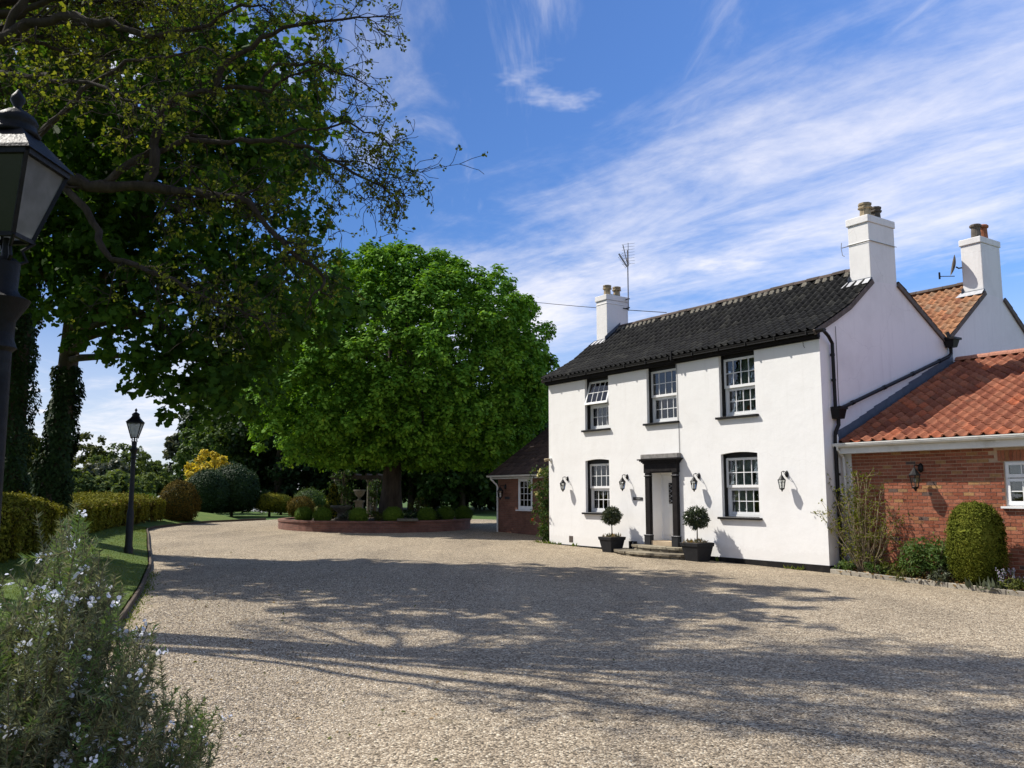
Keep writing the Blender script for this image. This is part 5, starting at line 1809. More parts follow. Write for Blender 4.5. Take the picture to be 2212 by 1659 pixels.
# ------------------------------------------------------------------ lamp posts
def lamp_post(x, y, z, H, label, rz, s=1.0, old=False):
    """a cast-iron post with a four-sided tapering lantern; H is the height of the finial tip"""
    t = thing('lamp_post', label, 'lamp post', (x, y, z), rz, 'cast iron lamp posts along the drive')
    mt = M['iron_old'] if old else M['iron']
    L0 = H - 0.74 * s            # bottom of the lantern glass
    m_ = MB()
    m_.lathe((0, 0, 0), [(0.11, -0.1), (0.11, 0.12), (0.09, 0.18), (0.085, 1.0), (0.075, 1.06), (0.062, 1.12), (0.055, L0 - 0.55), (0.075, L0 - 0.53), (0.06, L0 - 0.49), (0.062, L0 - 0.40), (0.105, L0 - 0.33), (0.12, L0 - 0.30), (0.075, L0 - 0.275), (0.06, L0 - 0.25), (0.065, L0 - 0.12), (0.045, L0 - 0.10), (0.02, L0 - 0.09), (0.018, L0)], 20)
    o_ = m_.build('post', mt, t, smooth=True)
    o_.data.set_sharp_from_angle(angle=R(40))
    m_ = MB()
    for i in range(4):
        q = math.pi / 4 + i * math.pi / 2
        c, s_ = math.cos(q), math.sin(q)
        m_.tube([(c * 0.05, s_ * 0.05, L0 - 0.12), (c * 0.09, s_ * 0.09, L0 - 0.10), (c * 0.065, s_ * 0.065, L0 - 0.05), (c * 0.12 * s, s_ * 0.12 * s, L0)], 0.009, 6)
    m_.build('scrolls', mt, t)
    wb, wt, hg = 0.075 * s, 0.172 * s, 0.37 * s
    fr = MB()
    for i in range(4):
        q = math.pi / 4 + i * math.pi / 2
        q2 = q + math.pi / 2
        k_ = math.sqrt(2)
        b0 = (math.cos(q) * wb * k_, math.sin(q) * wb * k_, L0); b1 = (math.cos(q2) * wb * k_, math.sin(q2) * wb * k_, L0)
        t0 = (math.cos(q) * wt * k_, math.sin(q) * wt * k_, L0 + hg); t1 = (math.cos(q2) * wt * k_, math.sin(q2) * wt * k_, L0 + hg)
        fr.bar(b0, t0, 0.018, 0.018)
        fr.bar(b0, b1, 0.022, 0.02)
        fr.bar(t0, t1, 0.028, 0.028)
    fr.build('lantern_frame', mt, t)
    for i in range(4):
        q = math.pi / 4 + i * math.pi / 2
        q2 = q + math.pi / 2
        k_ = math.sqrt(2) * 0.97
        P = [(math.cos(q) * wb * k_, math.sin(q) * wb * k_, L0), (math.cos(q2) * wb * k_, math.sin(q2) * wb * k_, L0), (math.cos(q2) * wt * k_, math.sin(q2) * wt * k_, L0 + hg), (math.cos(q) * wt * k_, math.sin(q) * wt * k_, L0 + hg)]
        MB().poly(P, [(0, 1, 2, 3)]).build('glass_pane', (M['dark_glass'] if i == 2 else M['dirty_glass']) if old else M['frosted'], t)  # one old pane coloured near black for its backlit side
    rf = MB()
    rf.frust((0, 0), wt * 1.14, wt * 1.10, L0 + hg + 0.012, L0 + hg + 0.030)
    rf.frust((0, 0), wt * 1.08, wt * 0.48, L0 + hg + 0.030, L0 + hg + 0.15 * s)
    roof_ = rf.build('lantern_roof', mt, t)
    ch = MB().lathe((0, 0, L0 + hg + 0.14 * s), [(0.105 * s, 0), (0.115 * s, 0.012), (0.095 * s, 0.03), (0.09 * s, 0.06 * s), (0.10 * s, 0.07 * s), (0.085 * s, 0.10 * s), (0.045 * s, 0.13 * s), (0.02 * s, 0.14 * s), (0.018 * s, 0.155 * s), (0.034 * s, 0.185 * s), (0.03 * s, 0.205 * s), (0.012 * s, 0.23 * s), (0.002, 0.245 * s)], 14)
    ch.build('finial', mt, t, smooth=True)
    MB().lathe((0, 0, L0 + 0.02), [(0.012, 0), (0.012, 0.10), (0.03, 0.14), (0.03, 0.20), (0.012, 0.23)], 10).build('bulb', M['upvc'], t)
    return t


P = gp(277, 1195, 0.15)
lamp_post(P[0], P[1], P[2], 3.95 - P[2], 'black lamp post with a frosted lantern on the lawn bank by the hedge', R(12))
NL = at(40, 199, 4.0)
gz = float(g(NL[0], NL[1])) + 0.1
lamp_post(NL[0], NL[1], gz, NL[2] - gz, 'near lamp post with a dull grey lantern cut by the left picture edge', R(-2), 1.0, True)


# ------------------------------------------------------------------ foliage things
def sup(d, p):
    """push directions out from a ball towards a rounded box"""
    return d / (np.abs(d) ** p).sum(axis=1, keepdims=True) ** (1 / p)


def topiary(name, label, cat, c, rx, ry, rz, mat, n=2600, leaf=0.06, stem=0.0, group=None, shape='dome', shag=0.04, leafshape='quad', core=None, lumps=0.05):
    """clipped shrub: a dense skin of small leaves over a dark core; c is the ground point"""
    t = thing(name, label, cat, tuple(c), rng.uniform(0, 6), group)
    d = fib(n)
    d = unit(d + rng.normal(size=d.shape) * 0.02)
    if shape == 'dome':          # squashed ball, flat underneath
        d[:, 2] = np.where(d[:, 2] < -0.75, -0.75, d[:, 2])
        zc = stem + rz * 0.75
        s = d * np.array([rx, ry, rz])
    elif shape == 'barrel':
        zc = stem + rz
        e = sup(d, 3.2)
        s = e * np.array([rx, ry, rz])
        s[:, :2] *= (1.06 - 0.16 * (e[:, 2:3] * 0.5 + 0.5))
    elif shape == 'cone':
        zc = 0
        h = rng.uniform(0, 1, n) ** 0.7
        q = rng.uniform(0, 2 * math.pi, n)
        r_ = (1 - h) ** 0.8
        s = np.column_stack([np.cos(q) * rx * r_, np.sin(q) * ry * r_, stem + h * rz * 2])
        d = unit(np.column_stack([np.cos(q), np.sin(q), np.full(n, 0.5)]))
    ph = rng.uniform(0, 6, (5, 3)); fr_ = rng.uniform(1.5, 4.0, (5, 3))
    lump = sum(np.sin(d @ (fr_[i] * np.array([1, 1, 1])) * 1.6 + ph[i, 0]) for i in range(5)) / 5
    s = s * (1 + lump[:, None] * lumps)
    cen = s + np.array([0, 0, zc])
    cen += d * rng.normal(0, shag, (n, 1))
    per = 5
    pos = np.repeat(cen, per, 0) + rng.normal(size=(n * per, 3)) * leaf * 0.7
    nr = unit(np.repeat(d, per, 0) + rng.normal(size=(n * per, 3)) * 0.55)
    link('foliage', leaf_mesh('foliage', pos, nr, rng.uniform(0.7, 1.3, n * per) * leaf, mat, leafshape, 0.15), t)
    # large added inner leaves, by default coloured dark for the shade inside
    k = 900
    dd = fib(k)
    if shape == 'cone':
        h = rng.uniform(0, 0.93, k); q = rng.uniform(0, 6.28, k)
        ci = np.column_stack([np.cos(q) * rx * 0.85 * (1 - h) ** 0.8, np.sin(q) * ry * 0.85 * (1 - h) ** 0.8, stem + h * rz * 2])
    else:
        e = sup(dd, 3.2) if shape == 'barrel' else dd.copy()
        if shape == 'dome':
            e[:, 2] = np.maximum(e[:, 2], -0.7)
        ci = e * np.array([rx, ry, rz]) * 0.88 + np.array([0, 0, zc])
    big = leaf_mesh('inner_fill', ci, dd + rng.normal(size=(k, 3)) * 0.2, max(rx, rz) * 0.22, core or M['leaf_dark'], 'broad', 0.0)
    link('inner_fill', big, t)
    if stem > 0.03:
        link('stem', tubes_mesh('stem', [(wiggle((0, 0, -0.05), (0.02, 0, zc), 5, 0.03), [0.09, 0.08, 0.07, 0.06, 0.05])], M['bark']), t)
    return t


def crown_tree(name, label, cat, base, trunk_pts, lobes, mat, n_cl, per, leaf, rad, bark='bark', leafshape='broad', group=None, trunk_r=(0.4, 0.15), inner=0.0, shell=(0.72, 1.04), up=0.35, boughs=10, flat=0.85, zmin=None, spread=0.45, lump=None):
    """tree with trunk, boughs and a crown of leaf clumps spread over ellipsoid lobes (centre, radii) in world space"""
    base = np.array(base, float)
    t = thing(name, label, cat, tuple(base), 0.0, group)
    tp = [np.array(p, float) - base for p in trunk_pts]
    rr = np.linspace(trunk_r[0], trunk_r[1], len(tp))
    rr[0] *= 1.25
    link('trunk', tubes_mesh('trunk', [(tp, list(rr))], M[bark], 12), t)
    vol = np.array([(l[1][0] * l[1][1] * l[1][2]) ** (2 / 3) for l in lobes])
    cnt = np.maximum(8, (n_cl * vol / vol.sum()).astype(int))
    C, D = [], []
    for (c, r_), k in zip(lobes, cnt):
        c, r_ = np.array(c, float), np.array(r_, float)
        d = unit(fib(k) + rng.normal(size=(k, 3)) * 0.10)
        ph = rng.uniform(0, 6, 6); fq = rng.normal(size=(6, 3)) * 2.6
        wav = sum(np.sin(d @ fq[i] + ph[i]) for i in range(6)) / 6
        f = rng.uniform(shell[0], shell[1], (k, 1)) + wav[:, None] * 0.13
        if inner:
            m_ = rng.uniform(size=(k, 1)) < inner
            f = np.where(m_, f * rng.uniform(0.25, 0.8, (k, 1)), f)
        C.append(c + d * r_ * f); D.append(d)
    C, D = np.concatenate(C), np.concatenate(D)
    keep = np.ones(len(C), bool)
    for (c, r_) in lobes:          # drop clumps buried deep in another lobe
        q = np.linalg.norm((C - np.array(c)) / np.array(r_), axis=1)
        keep &= (q > 0.50) | (rng.uniform(size=len(C)) < 0.35 + inner)
    if zmin is not None:
        keep &= C[:, 2] > zmin
    C, D = C[keep], D[keep]
    if lump:          # every place becomes a bough end: a rounded mass of smaller clumps
        lr, lk = lump
        d2 = unit(rng.normal(size=(len(C), lk, 3)) * 0.75 + D[:, None, :] * 0.8 + np.array([0, 0, 0.35]))
        rr2 = lr * rng.uniform(0.6, 1.3, (len(C), 1, 1)) * rng.uniform(0.45, 1.0, (len(C), lk, 1))
        C = (C[:, None, :] + d2 * rr2 * np.array([1, 1, 1.15])).reshape(-1, 3)
        D = d2.reshape(-1, 3)
    if zmin is not None:
        k2 = C[:, 2] > zmin
        C, D = C[k2], D[k2]
    pos, nr = cluster_leaves(C - base, D, rng.uniform(0.7, 1.25, len(C)) * rad, per, flat, up, spread)
    link('crown', leaf_mesh('crown', pos, nr, rng.uniform(0.7, 1.25, len(pos)) * leaf, mat, leafshape, 0.15), t)
    lines = []
    for i in range(boughs):
        j = rng.integers(0, len(C))
        e = C[j] - base
        k = rng.uniform(0.45, 0.98)
        s = tp[0] + (tp[-1] - tp[0]) * k
        idx = k * (len(tp) - 1); i0 = min(int(idx), len(tp) - 2)
        s = tp[i0] + (tp[i0 + 1] - tp[i0]) * (idx - i0)
        ln = np.linalg.norm(e - s)
        r0 = min(trunk_r[1] * 0.9, 0.02 + ln * 0.018)
        pts = wiggle(s, e, 7, 0.07, -0.04)
        lines.append((pts, list(np.linspace(r0, r0 * 0.15, 7))))
    if lines:
        link('boughs', tubes_mesh('boughs', lines, M[bark], 6), t)
    return t, C, tp


# ---- the round domed tree in the raised bed
BEDC = gp(823, 1136)
BC = np.array([BEDC[0], 38.2]); BR = 4.15
bz = float(g(BC[0], BC[1]))
TX, TY = -5.45, 38.9
tb = np.array([TX, TY, bz + 0.35])
ctr = np.array([(880 - CX) / 1850 * TY, TY, 7.4])
crown_tree('domed_tree', 'large rounded bright green tree rising from the raised brick bed', 'tree', tb,
           [(TX, TY, bz + 0.2), (TX + 0.03, TY, 2.0), (TX + 0.1, TY, 4.5), (TX + 0.5, TY, 8.0), (TX + 0.7, TY, 10.5)],
           [((ctr[0], TY, 7.3), (6.1, 5.9, 5.3)), ((ctr[0] - 0.5, TY - 0.4, 7.0), (6.5, 6.0, 4.3)), ((ctr[0] - 0.8, TY, 9.0), (4.7, 4.7, 3.7)), ((ctr[0] + 1.3, TY - 0.4, 7.3), (5.3, 5.6, 4.6)), ((ctr[0] - 3.0, TY - 2, 5.6), (3.5, 3.5, 2.6)), ((ctr[0] + 2.2, TY + 0.5, 6.0), (4.6, 4.8, 3.4))],
           M['leaf_dome'], 900, 31, 0.175, 0.32, leafshape='quad', trunk_r=(0.50, 0.25), shell=(0.86, 0.96), boughs=26, inner=0.05, zmin=3.0, up=0.65, spread=0.35, lump=(0.72, 9))

# ---- the sycamores with ivied trunks at the left
SY = [np.array(p) for p in ((-12.5, 23.3, 0.5), (-12.35, 23.3, 2.2), (-12.1, 23.1, 4.6), (-11.75, 22.7, 7.5), (-11.2, 22.0, 11.0), (-10.6, 21.2, 14.5))]
lob = [((-9.9, 20.8, 11.0), (4.9, 4.0, 4.4)), ((-7.6, 20.4, 9.0), (3.3, 3.2, 3.0)), ((-11.6, 20.6, 9.1), (3.2, 3.2, 2.2)),
       ((-8.2, 20.4, 6.5), (2.9, 2.6, 2.3)), ((-5.2, 19.6, 6.1), (1.8, 1.7, 1.1)), ((-7.3, 20.2, 5.1), (2.1, 2.0, 1.5)), ((-10.6, 20.4, 7.3), (2.0, 2.2, 1.2)), ((-6.3, 19.8, 11.0), (2.1, 2.6, 2.4)), ((-6.6, 19.9, 4.1), (1.1, 1.1, 0.7)), ((-8.9, 16.7, 11.0), (3.8, 2.0, 2.2)), ((-6.2, 17.4, 9.4), (2.2, 1.8, 1.6))]
syc, SC, _ = crown_tree('sycamore_tree', 'tall dark leafy sycamore with an ivy covered trunk behind the hedge', 'tree', SY[0], SY, lob,
                        M['leaf_syc'], 1320, 32, 0.18, 0.43, leafshape='maple', trunk_r=(0.33, 0.14), shell=(0.55, 1.05), boughs=44, inner=0.25, up=0.5, spread=0.6)
SY2 = [np.array(p) for p in ((-14.2, 24.6, 0.5), (-14.3, 24.6, 3.0), (-14.2, 24.5, 7.0), (-13.8, 24.2, 12.0), (-13.6, 24.0, 15.0))]
syc2, _, _ = crown_tree('sycamore_tree', 'second ivied sycamore trunk standing at the left picture edge', 'tree', SY2[0], SY2,
                        [((-13.7, 23.0, 12.4), (2.7, 2.6, 2.8)), ((-13.4, 23.2, 9.6), (1.9, 1.9, 1.6))], M['leaf_syc'], 260, 38, 0.20, 0.55, leafshape='maple', trunk_r=(0.34, 0.16), shell=(0.55, 1.05), boughs=16, inner=0.25, up=0.5, spread=0.6)


def ivy(tree, pts, base, r0, r1, zmax, n):
    pts = np.array([np.array(p) - np.array(base) for p in pts])
    z = rng.uniform(0, 1, n) ** 1.25 * zmax
    cx_ = np.interp(z, pts[:, 2], pts[:, 0]); cy_ = np.interp(z, pts[:, 2], pts[:, 1])
    q = rng.uniform(0, 2 * math.pi, n)
    lump = 1 + 0.22 * np.sin(q * 3 + z * 1.7) + 0.15 * np.sin(z * 5 + q)
    r_ = np.interp(z, [0, zmax], [r0, r1]) * lump * rng.uniform(0.85, 1.15, n)
    pos = np.column_stack([cx_ + np.cos(q) * r_, cy_ + np.sin(q) * r_, z])
    nr = np.column_stack([np.cos(q), np.sin(q), np.full(n, 0.35)]) + rng.normal(size=(n, 3)) * 0.4
    al = np.tile(np.array([0, 0, -1.0]), (n, 1)) + rng.normal(size=(n, 3)) * 0.5
    link('ivy', leaf_mesh('ivy', pos, nr, rng.uniform(0.08, 0.13, n), M['ivy'], 'quad', 0.1, along=al), tree)


ivy(syc, SY, SY[0], 0.46, 0.28, 4.7, 11000)
ivy(syc2, SY2, SY2[0], 0.46, 0.36, 9.0, 14000)

SY3 = [np.array(p) for p in ((-15.6, 19.6, 0.4), (-15.5, 19.6, 3.0), (-15.4, 19.5, 6.0), (-15.3, 19.4, 9.5))]
crown_tree('sycamore_tree', 'third sycamore beyond the left picture edge shading the near hedge', 'tree', SY3[0], SY3, [((-15.5, 19.5, 7.8), (3.0, 2.7, 2.9)), ((-15.2, 18.4, 6.4), (2.2, 2.2, 1.8))], M['leaf_syc'], 420, 36, 0.19, 0.55, leafshape='broad', trunk_r=(0.3, 0.12), shell=(0.5, 1.0), boughs=10, inner=0.3, up=0.5, spread=0.6)

# ---- the near tree whose branches hang over the drive, trunk out of the picture
NT = np.array((-9.6, 12.9, float(g(-9.6, 12.9)) + 0.3))
near_tree = thing('overhanging_tree', 'nearer spreading tree with bare twigs and small young yellow leaves overhead', 'tree', tuple(NT))
trunk = [NT, NT + (0.1, 0, 2.5), NT + (0.15, -0.05, 5.0), NT + (0.5, 0.1, 8.0), NT + (1.2, 0.2, 11.0), NT + (1.8, 0.1, 13.5)]
lines = [([p - NT for p in trunk], [0.52, 0.42, 0.36, 0.28, 0.18, 0.08])]
LIMBS = [  # picture points with distance, start radius, end radius
    ([(-360, 470, 12.9), (-100, 400, 12.6), (120, 378, 12.3), (220, 402, 12.2), (316, 402, 12.1), (451, 420, 12.0), (537, 436, 11.8), (610, 520, 11.7), (700, 600, 11.6)], 0.20, 0.03),
    ([(316, 402, 12.1), (335, 330, 12.1), (345, 270, 12.1), (356, 217, 12.0), (400, 205, 12.0), (469, 199, 11.9), (586, 199, 11.8), (640, 160, 11.7)], 0.125, 0.025),
    ([(469, 199, 11.9), (478, 149, 11.8), (564, 81, 11.6), (667, 50, 11.5), (740, 42, 11.4), (812, 36, 11.3)], 0.09, 0.015),
    ([(560, 197, 11.8), (570, 165, 11.8), (600, 138, 11.7), (690, 135, 11.6), (760, 165, 11.5), (800, 190, 11.4)], 0.045, 0.012),
    ([(-380, 180, 12.9), (-150, 120, 12.6), (0, 86, 12.3), (59, 50, 12.2), (126, 36, 12.1), (240, 45, 12.0), (330, 80, 11.9), (430, 60, 11.8), (520, 10, 11.6)], 0.19, 0.03),
    ([(0, 86, 12.3), (30, 30, 12.2), (90, -60, 12.2), (200, -160, 12.0), (330, -230, 11.8)], 0.12, 0.03),
    ([(400, 300, 12.3), (520, 300, 12.1), (600, 300, 11.9), (667, 316, 11.8), (722, 347, 11.7), (794, 388, 11.6), (850, 420, 11.5)], 0.07, 0.014),
    ([(220, 402, 12.2), (300, 340, 12.2), (400, 300, 12.3)], 0.10, 0.07),
    ([(722, 347, 11.7), (780, 350, 11.6), (830, 372, 11.5), (870, 388, 11.4)], 0.025, 0.006),
    ([(600, 300, 11.9), (660, 280, 11.8), (750, 262, 11.6), (830, 300, 11.5), (860, 345, 11.4)], 0.035, 0.008),
    ([(120, 378, 12.3), (200, 480, 12.1), (240, 560, 11.9), (330, 590, 11.8), (440, 640, 11.6), (560, 690, 11.5)], 0.10, 0.02),
    ([(-100, 400, 12.6), (40, 330, 12.0), (130, 250, 11.7), (200, 180, 11.5), (300, 130, 11.3), (420, 110, 11.1)], 0.10, 0.02),
    ([(-360, 300, 12.9), (-150, 280, 11.8), (-20, 165, 10.9), (100, 160, 10.4), (230, 190, 10.0), (330, 240, 9.7)], 0.11, 0.015),
    ([(-300, 60, 12.9), (-200, -200, 12.0), (-60, -330, 11.0), (160, -360, 10.0), (420, -330, 9.4)], 0.16, 0.03),
    ([(-330, 100, 12.9), (-200, -60, 13.6), (60, -150, 13.8), (330, -180, 13.6), (560, -150, 13.2), (700, -60, 12.8)], 0.15, 0.03),
]
LIMBS += [
    ([(-250, -60, 12.9), (-100, -300, 12.2), (120, -430, 11.4), (420, -420, 10.8), (650, -330, 10.4)], 0.12, 0.03),
    ([(-250, -60, 12.9), (0, -250, 13.4), (300, -300, 13.6), (560, -290, 13.4), (760, -200, 13.0)], 0.12, 0.03),
    ([(-200, -200, 12.0), (-150, -500, 11.0), (100, -650, 10.0), (400, -640, 9.4)], 0.10, 0.02),
]
tips = []


def twigs(p0, d0, ln, r, depth):
    """recursive twigs; leaf tufts at their ends"""
    k = 4
    pts = [np.array(p0)]
    d = np.array(d0, float)
    for i in range(k):
        d = unit(d + rng.normal(size=3) * 0.28 + np.array([0.02, 0, 0.03 if depth > 1 else -0.06]))
        pts.append(pts[-1] + d * ln / k)
    lines.append(([p - NT for p in pts], list(np.linspace(r, max(0.004, r * 0.45), k + 1))))
    if depth == 0:
        tips.append((pts[-1], d)); tips.append((pts[-2], d))
        return
    for i in range(3 if depth > 1 else 3):
        j = rng.integers(1, k + 1)
        dd = unit(d + rng.normal(size=3) * 0.85)
        twigs(pts[j], dd, ln * rng.uniform(0.5, 0.8), max(0.005, r * 0.55), depth - 1)


HIGH = []
for e in ((-3.6, 11.5, 10.6), (-4.0, 12.9, 11.2), (-4.4, 14.2, 11.3), (-6.0, 15.4, 11.0), (-3.2, 12.2, 12.6), (-5.4, 10.8, 11.6), (-6.4, 13.6, 12.8), (-8.0, 15.0, 11.6), (-7.4, 14.6, 9.6), (-8.4, 15.4, 10.2), (-9.6, 15.4, 9.2), (-6.6, 15.0, 10.4), (-10.6, 15.2, 8.8), (-11.6, 14.8, 9.6), (-7.8, 14.0, 11.0)):
    s_ = NT + np.array((0.9, 0.1, 9.2 + 0.3 * (e[2] - 11)))
    HIGH.append((wiggle(s_, e, 6, 0.05, -0.03), 0.10, 0.02))
for pts, r0, r1 in LIMBS + HIGH:
    W = np.array([at(*p) for p in pts]) if isinstance(pts, list) else pts
    n = len(W)
    fine = []
    for i in range(n - 1):
        q = wiggle(W[i], W[i + 1], 5, 0.10)
        fine += list(q[:-1])
    fine.append(W[-1])
    rad = np.linspace(r0, r1, len(fine)) * 0.66 * rng.uniform(0.88, 1.12, len(fine))
    lines.append(([p - NT for p in fine], list(rad)))
    L_ = np.linalg.norm(np.diff(W, axis=0), axis=1).sum()
    m_ = int(L_ * (5.0 if isinstance(pts, list) else 7.0))
    for i in range(m_):
        j = int(rng.uniform(0.22, 1.0) ** 0.7 * (len(fine) - 1))
        if fine[j][0] < -4.6 and fine[j][2] < 9.6 and rng.uniform() < 0.5:
            continue
        d = unit(fine[min(j + 1, len(fine) - 1)] - fine[max(j - 1, 0)])
        dd = unit(d * 0.9 + rng.normal(size=3) * 0.75)
        twigs(fine[j], dd, rng.uniform(0.35, 0.85), max(0.007, rad[j] * 0.26), 2)
    twigs(W[-1], unit(W[-1] - W[-2]), 0.4, max(0.006, r1 * 0.8), 2)
link('branches', tubes_mesh('branches', [l for l in lines[1:] if l[1][0] > 0.02], M['bark_pale'], 6), near_tree)
link('twigs', tubes_mesh('twigs', [l for l in lines[1:] if l[1][0] <= 0.02], M['bark_pale'], 3), near_tree)
link('trunk', tubes_mesh('trunk', lines[:1], M['bark_pale'], 14), near_tree)
tp = np.array([p for p, d in tips]); td = np.array([d for p, d in tips])
sel = rng.uniform(size=len(tp)) < np.where(tp[:, 2] > 9.7, 0.8, 0.55)
tp, td = tp[sel], td[sel]
per = 5
pos = np.repeat(tp - NT, per, 0) + rng.normal(size=(len(tp) * per, 3)) * 0.025
al = unit(np.repeat(td, per, 0) * 0.6 + rng.normal(size=pos.shape) * 0.7 + np.array([0, 0, -0.15]))
link('leaves', leaf_mesh('leaves', pos, rng.normal(size=pos.shape), rng.uniform(0.035, 0.07, len(pos)), M['leaf_young'], 'quad', 0.15, along=al), near_tree)


# ------------------------------------------------------------------ the clipped golden hedge
def build_hedge():
    path = np.array([(-7.6, 10.0), (-9.0, 14.5), (-10.05, 17.9), (-11.0, 20.8), (-12.67, 25.7), (-14.0, 30.2), (-14.95, 33.5), (-15.45, 36.6), (-15.5, 38.9)])
    seg = np.linalg.norm(np.diff(path, axis=0), axis=1)
    S = np.concatenate([[0], np.cumsum(seg)])
    o = np.array([path[3][0], path[3][1], 0])
    t = thing('yew_hedge', 'long low clipped golden hedge with a fluted front along the left lawn', 'hedge', tuple(o))
    n = 22000
    s = rng.uniform(0, S[-1], n)
    cx_, cy_ = np.interp(s, S, path[:, 0]), np.interp(s, S, path[:, 1])
    dx, dy = np.interp(s + 0.4, S, path[:, 0]) - np.interp(s - 0.4, S, path[:, 0]), np.interp(s + 0.4, S, path[:, 1]) - np.interp(s - 0.4, S, path[:, 1])
    dl = np.hypot(dx, dy); dx, dy = dx / dl, dy / dl
    nx, ny = -dy, dx                         # away from the drive
    w = rng.uniform(0, 1, n)
    ph = s * 2 * math.pi / 0.95 + 0.6 * np.sin(s * 0.9)
    flute = np.abs(np.sin(ph / 2))           # clipped stems bulge one by one
    zb = g(cx_, cy_) + 0.34
    zf = 1.45 + 0.03 * np.sin(s * 1.3)
    zt = 1.74 + 0.03 * np.sin(s * 0.8)
    W = 1.5
    fr = w < 0.46
    bk = w > 0.90
    hgt = w / 0.46
    tp_ = np.clip((w - 0.46) / 0.44, 0, 1)
    rnd = np.clip((hgt - 0.86) / 0.14, 0, 1) ** 2 * 0.10
    lat = np.where(fr, 0.16 * (1 - flute) + rnd + 0.06 * (1 - hgt), 0.10 + tp_ * (W - 0.1))
    z = np.where(fr, zb + (zf - zb) * hgt, zf + (zt - zf) * np.sin(tp_ * math.pi / 2) + 0.05 * (flute - 0.5) * (1 - tp_ * 0.5))
    lat = np.where(bk, W, lat); z = np.where(bk, zb + (zt - zb) * rng.uniform(0, 1, n), z)
    D = np.where(fr[:, None], np.column_stack([-nx + dx * 0.6 * np.cos(ph / 2), -ny + dy * 0.6 * np.cos(ph / 2), 0.15 + rnd * 8]), np.column_stack([-nx * 0.2, -ny * 0.2, np.ones(n)]))
    D = np.where(bk[:, None], np.column_stack([nx, ny, np.zeros(n)]), D)
    D = unit(D)
    C = np.column_stack([cx_ + nx * lat, cy_ + ny * lat, z]) + D * rng.normal(0, 0.022, (n, 1))
    pos = np.repeat(C, 3, 0) + rng.normal(size=(n * 3, 3)) * 0.03
    nr = unit(np.repeat(D, 3, 0) + rng.normal(size=pos.shape) * 0.45)
    link('foliage', leaf_mesh('foliage', pos - o, nr, rng.uniform(0.05, 0.085, len(pos)), M['yew_gold'], 'quad', 0.1), t)
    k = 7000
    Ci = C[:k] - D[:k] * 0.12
    link('inner_fill', leaf_mesh('inner_fill', Ci - o, D[:k] + rng.normal(size=(k, 3)) * 0.2, 0.24, M['yew_brown'], 'broad', 0.0), t)  # large brown leaves added behind the skin to close it
    cap = []
    # rounded ends
    st = np.arange(0.4, S[-1], 0.95)
    lines_ = [(wiggle((np.interp(q_, S, path[:, 0]) - 0.6, np.interp(q_, S, path[:, 1]), 0.2) - o, (np.interp(q_, S, path[:, 0]) - 0.6, np.interp(q_, S, path[:, 1]), 1.3) - o, 4, 0.05), 0.03) for q_ in st]
    link('stems', tubes_mesh('stems', lines_, M['bark'], 5), t)


build_hedge()

# ---- topiary along the far side of the drive
GT = 'clipped shrubs on the far lawn'
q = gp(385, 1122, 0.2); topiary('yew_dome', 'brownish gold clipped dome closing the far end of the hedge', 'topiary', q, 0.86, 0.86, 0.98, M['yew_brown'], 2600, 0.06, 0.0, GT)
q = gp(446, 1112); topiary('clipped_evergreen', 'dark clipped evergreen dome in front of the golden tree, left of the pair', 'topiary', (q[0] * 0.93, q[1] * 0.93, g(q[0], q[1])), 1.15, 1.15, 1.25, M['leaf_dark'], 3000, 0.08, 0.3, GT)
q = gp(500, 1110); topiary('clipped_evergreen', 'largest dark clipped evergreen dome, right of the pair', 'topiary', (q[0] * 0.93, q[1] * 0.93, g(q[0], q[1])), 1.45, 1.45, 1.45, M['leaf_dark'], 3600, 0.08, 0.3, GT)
for px, py, Y, rx, rz, mat, st, lab in (
        (582, 1098, 50, 0.78, 0.50, 'yew_gold', 0.35, 'flat-topped golden topiary on a short stem, left of the lawn shrubs'),
        (607, 1095, 53, 0.70, 0.52, 'yew_green', 0.2, 'dull green rounded shrub just behind the golden topiary'),
        (650, 1096, 49, 0.70, 0.56, 'yew_brown', 0.1, 'brown twiggy rounded shrub before the green dome'),
        (668, 1093, 52, 0.95, 0.80, 'leaf_mid', 0.1, 'bluish green domed shrub behind the brown one')):
    a = at(px, py, Y)
    topiary('lawn_topiary', lab, 'topiary', (a[0], Y, float(g(a[0], Y))), rx, rx, rz, M[mat], 1500, 0.07, st, GT)

# ---- golden-leaved tree and the wood behind
def wood_tree(px, top, wid, Y, mat, label, name='wood_tree', group='trees beyond the garden', base_py=1090, n=240, leaf=0.42, lowfrac=0.25, bark='bark'):
    a = at(px, top, Y)
    z0 = float(g(a[0], Y))
    H = a[2] - z0
    rx = wid / 1850 * Y / 2
    lz = z0 + H * lowfrac
    rz_ = (a[2] - lz) / 2
    c = (a[0], Y, lz + rz_)
    b = np.array([a[0], Y, z0])
    lobes = [(c, (rx * 0.86, rx * 0.86, rz_ * 0.94))]
    for i in range(4):
        q = rng.uniform(0, 6.28)
        lobes.append(((c[0] + math.cos(q) * rx * 0.45, Y + math.sin(q) * rx * 0.45, c[2] + rng.uniform(-0.45, 0.45) * rz_), (rx * 0.55, rx * 0.55, rz_ * 0.5)))
    rad = max(0.3, rx * 0.2)
    return crown_tree(name, label, 'tree', b, [b - (0, 0, 0.1), b + (0.05, 0, H * 0.4), b + (0.1, 0, H * 0.8)], lobes, M[mat], n // 3, 18, leaf * 0.76, rad * 0.7, bark=bark, trunk_r=(max(0.1, H * 0.025), H * 0.008), shell=(0.6, 1.0), boughs=8, inner=0.15, group=group, leafshape='quad', lump=(rx * 0.17, 6))


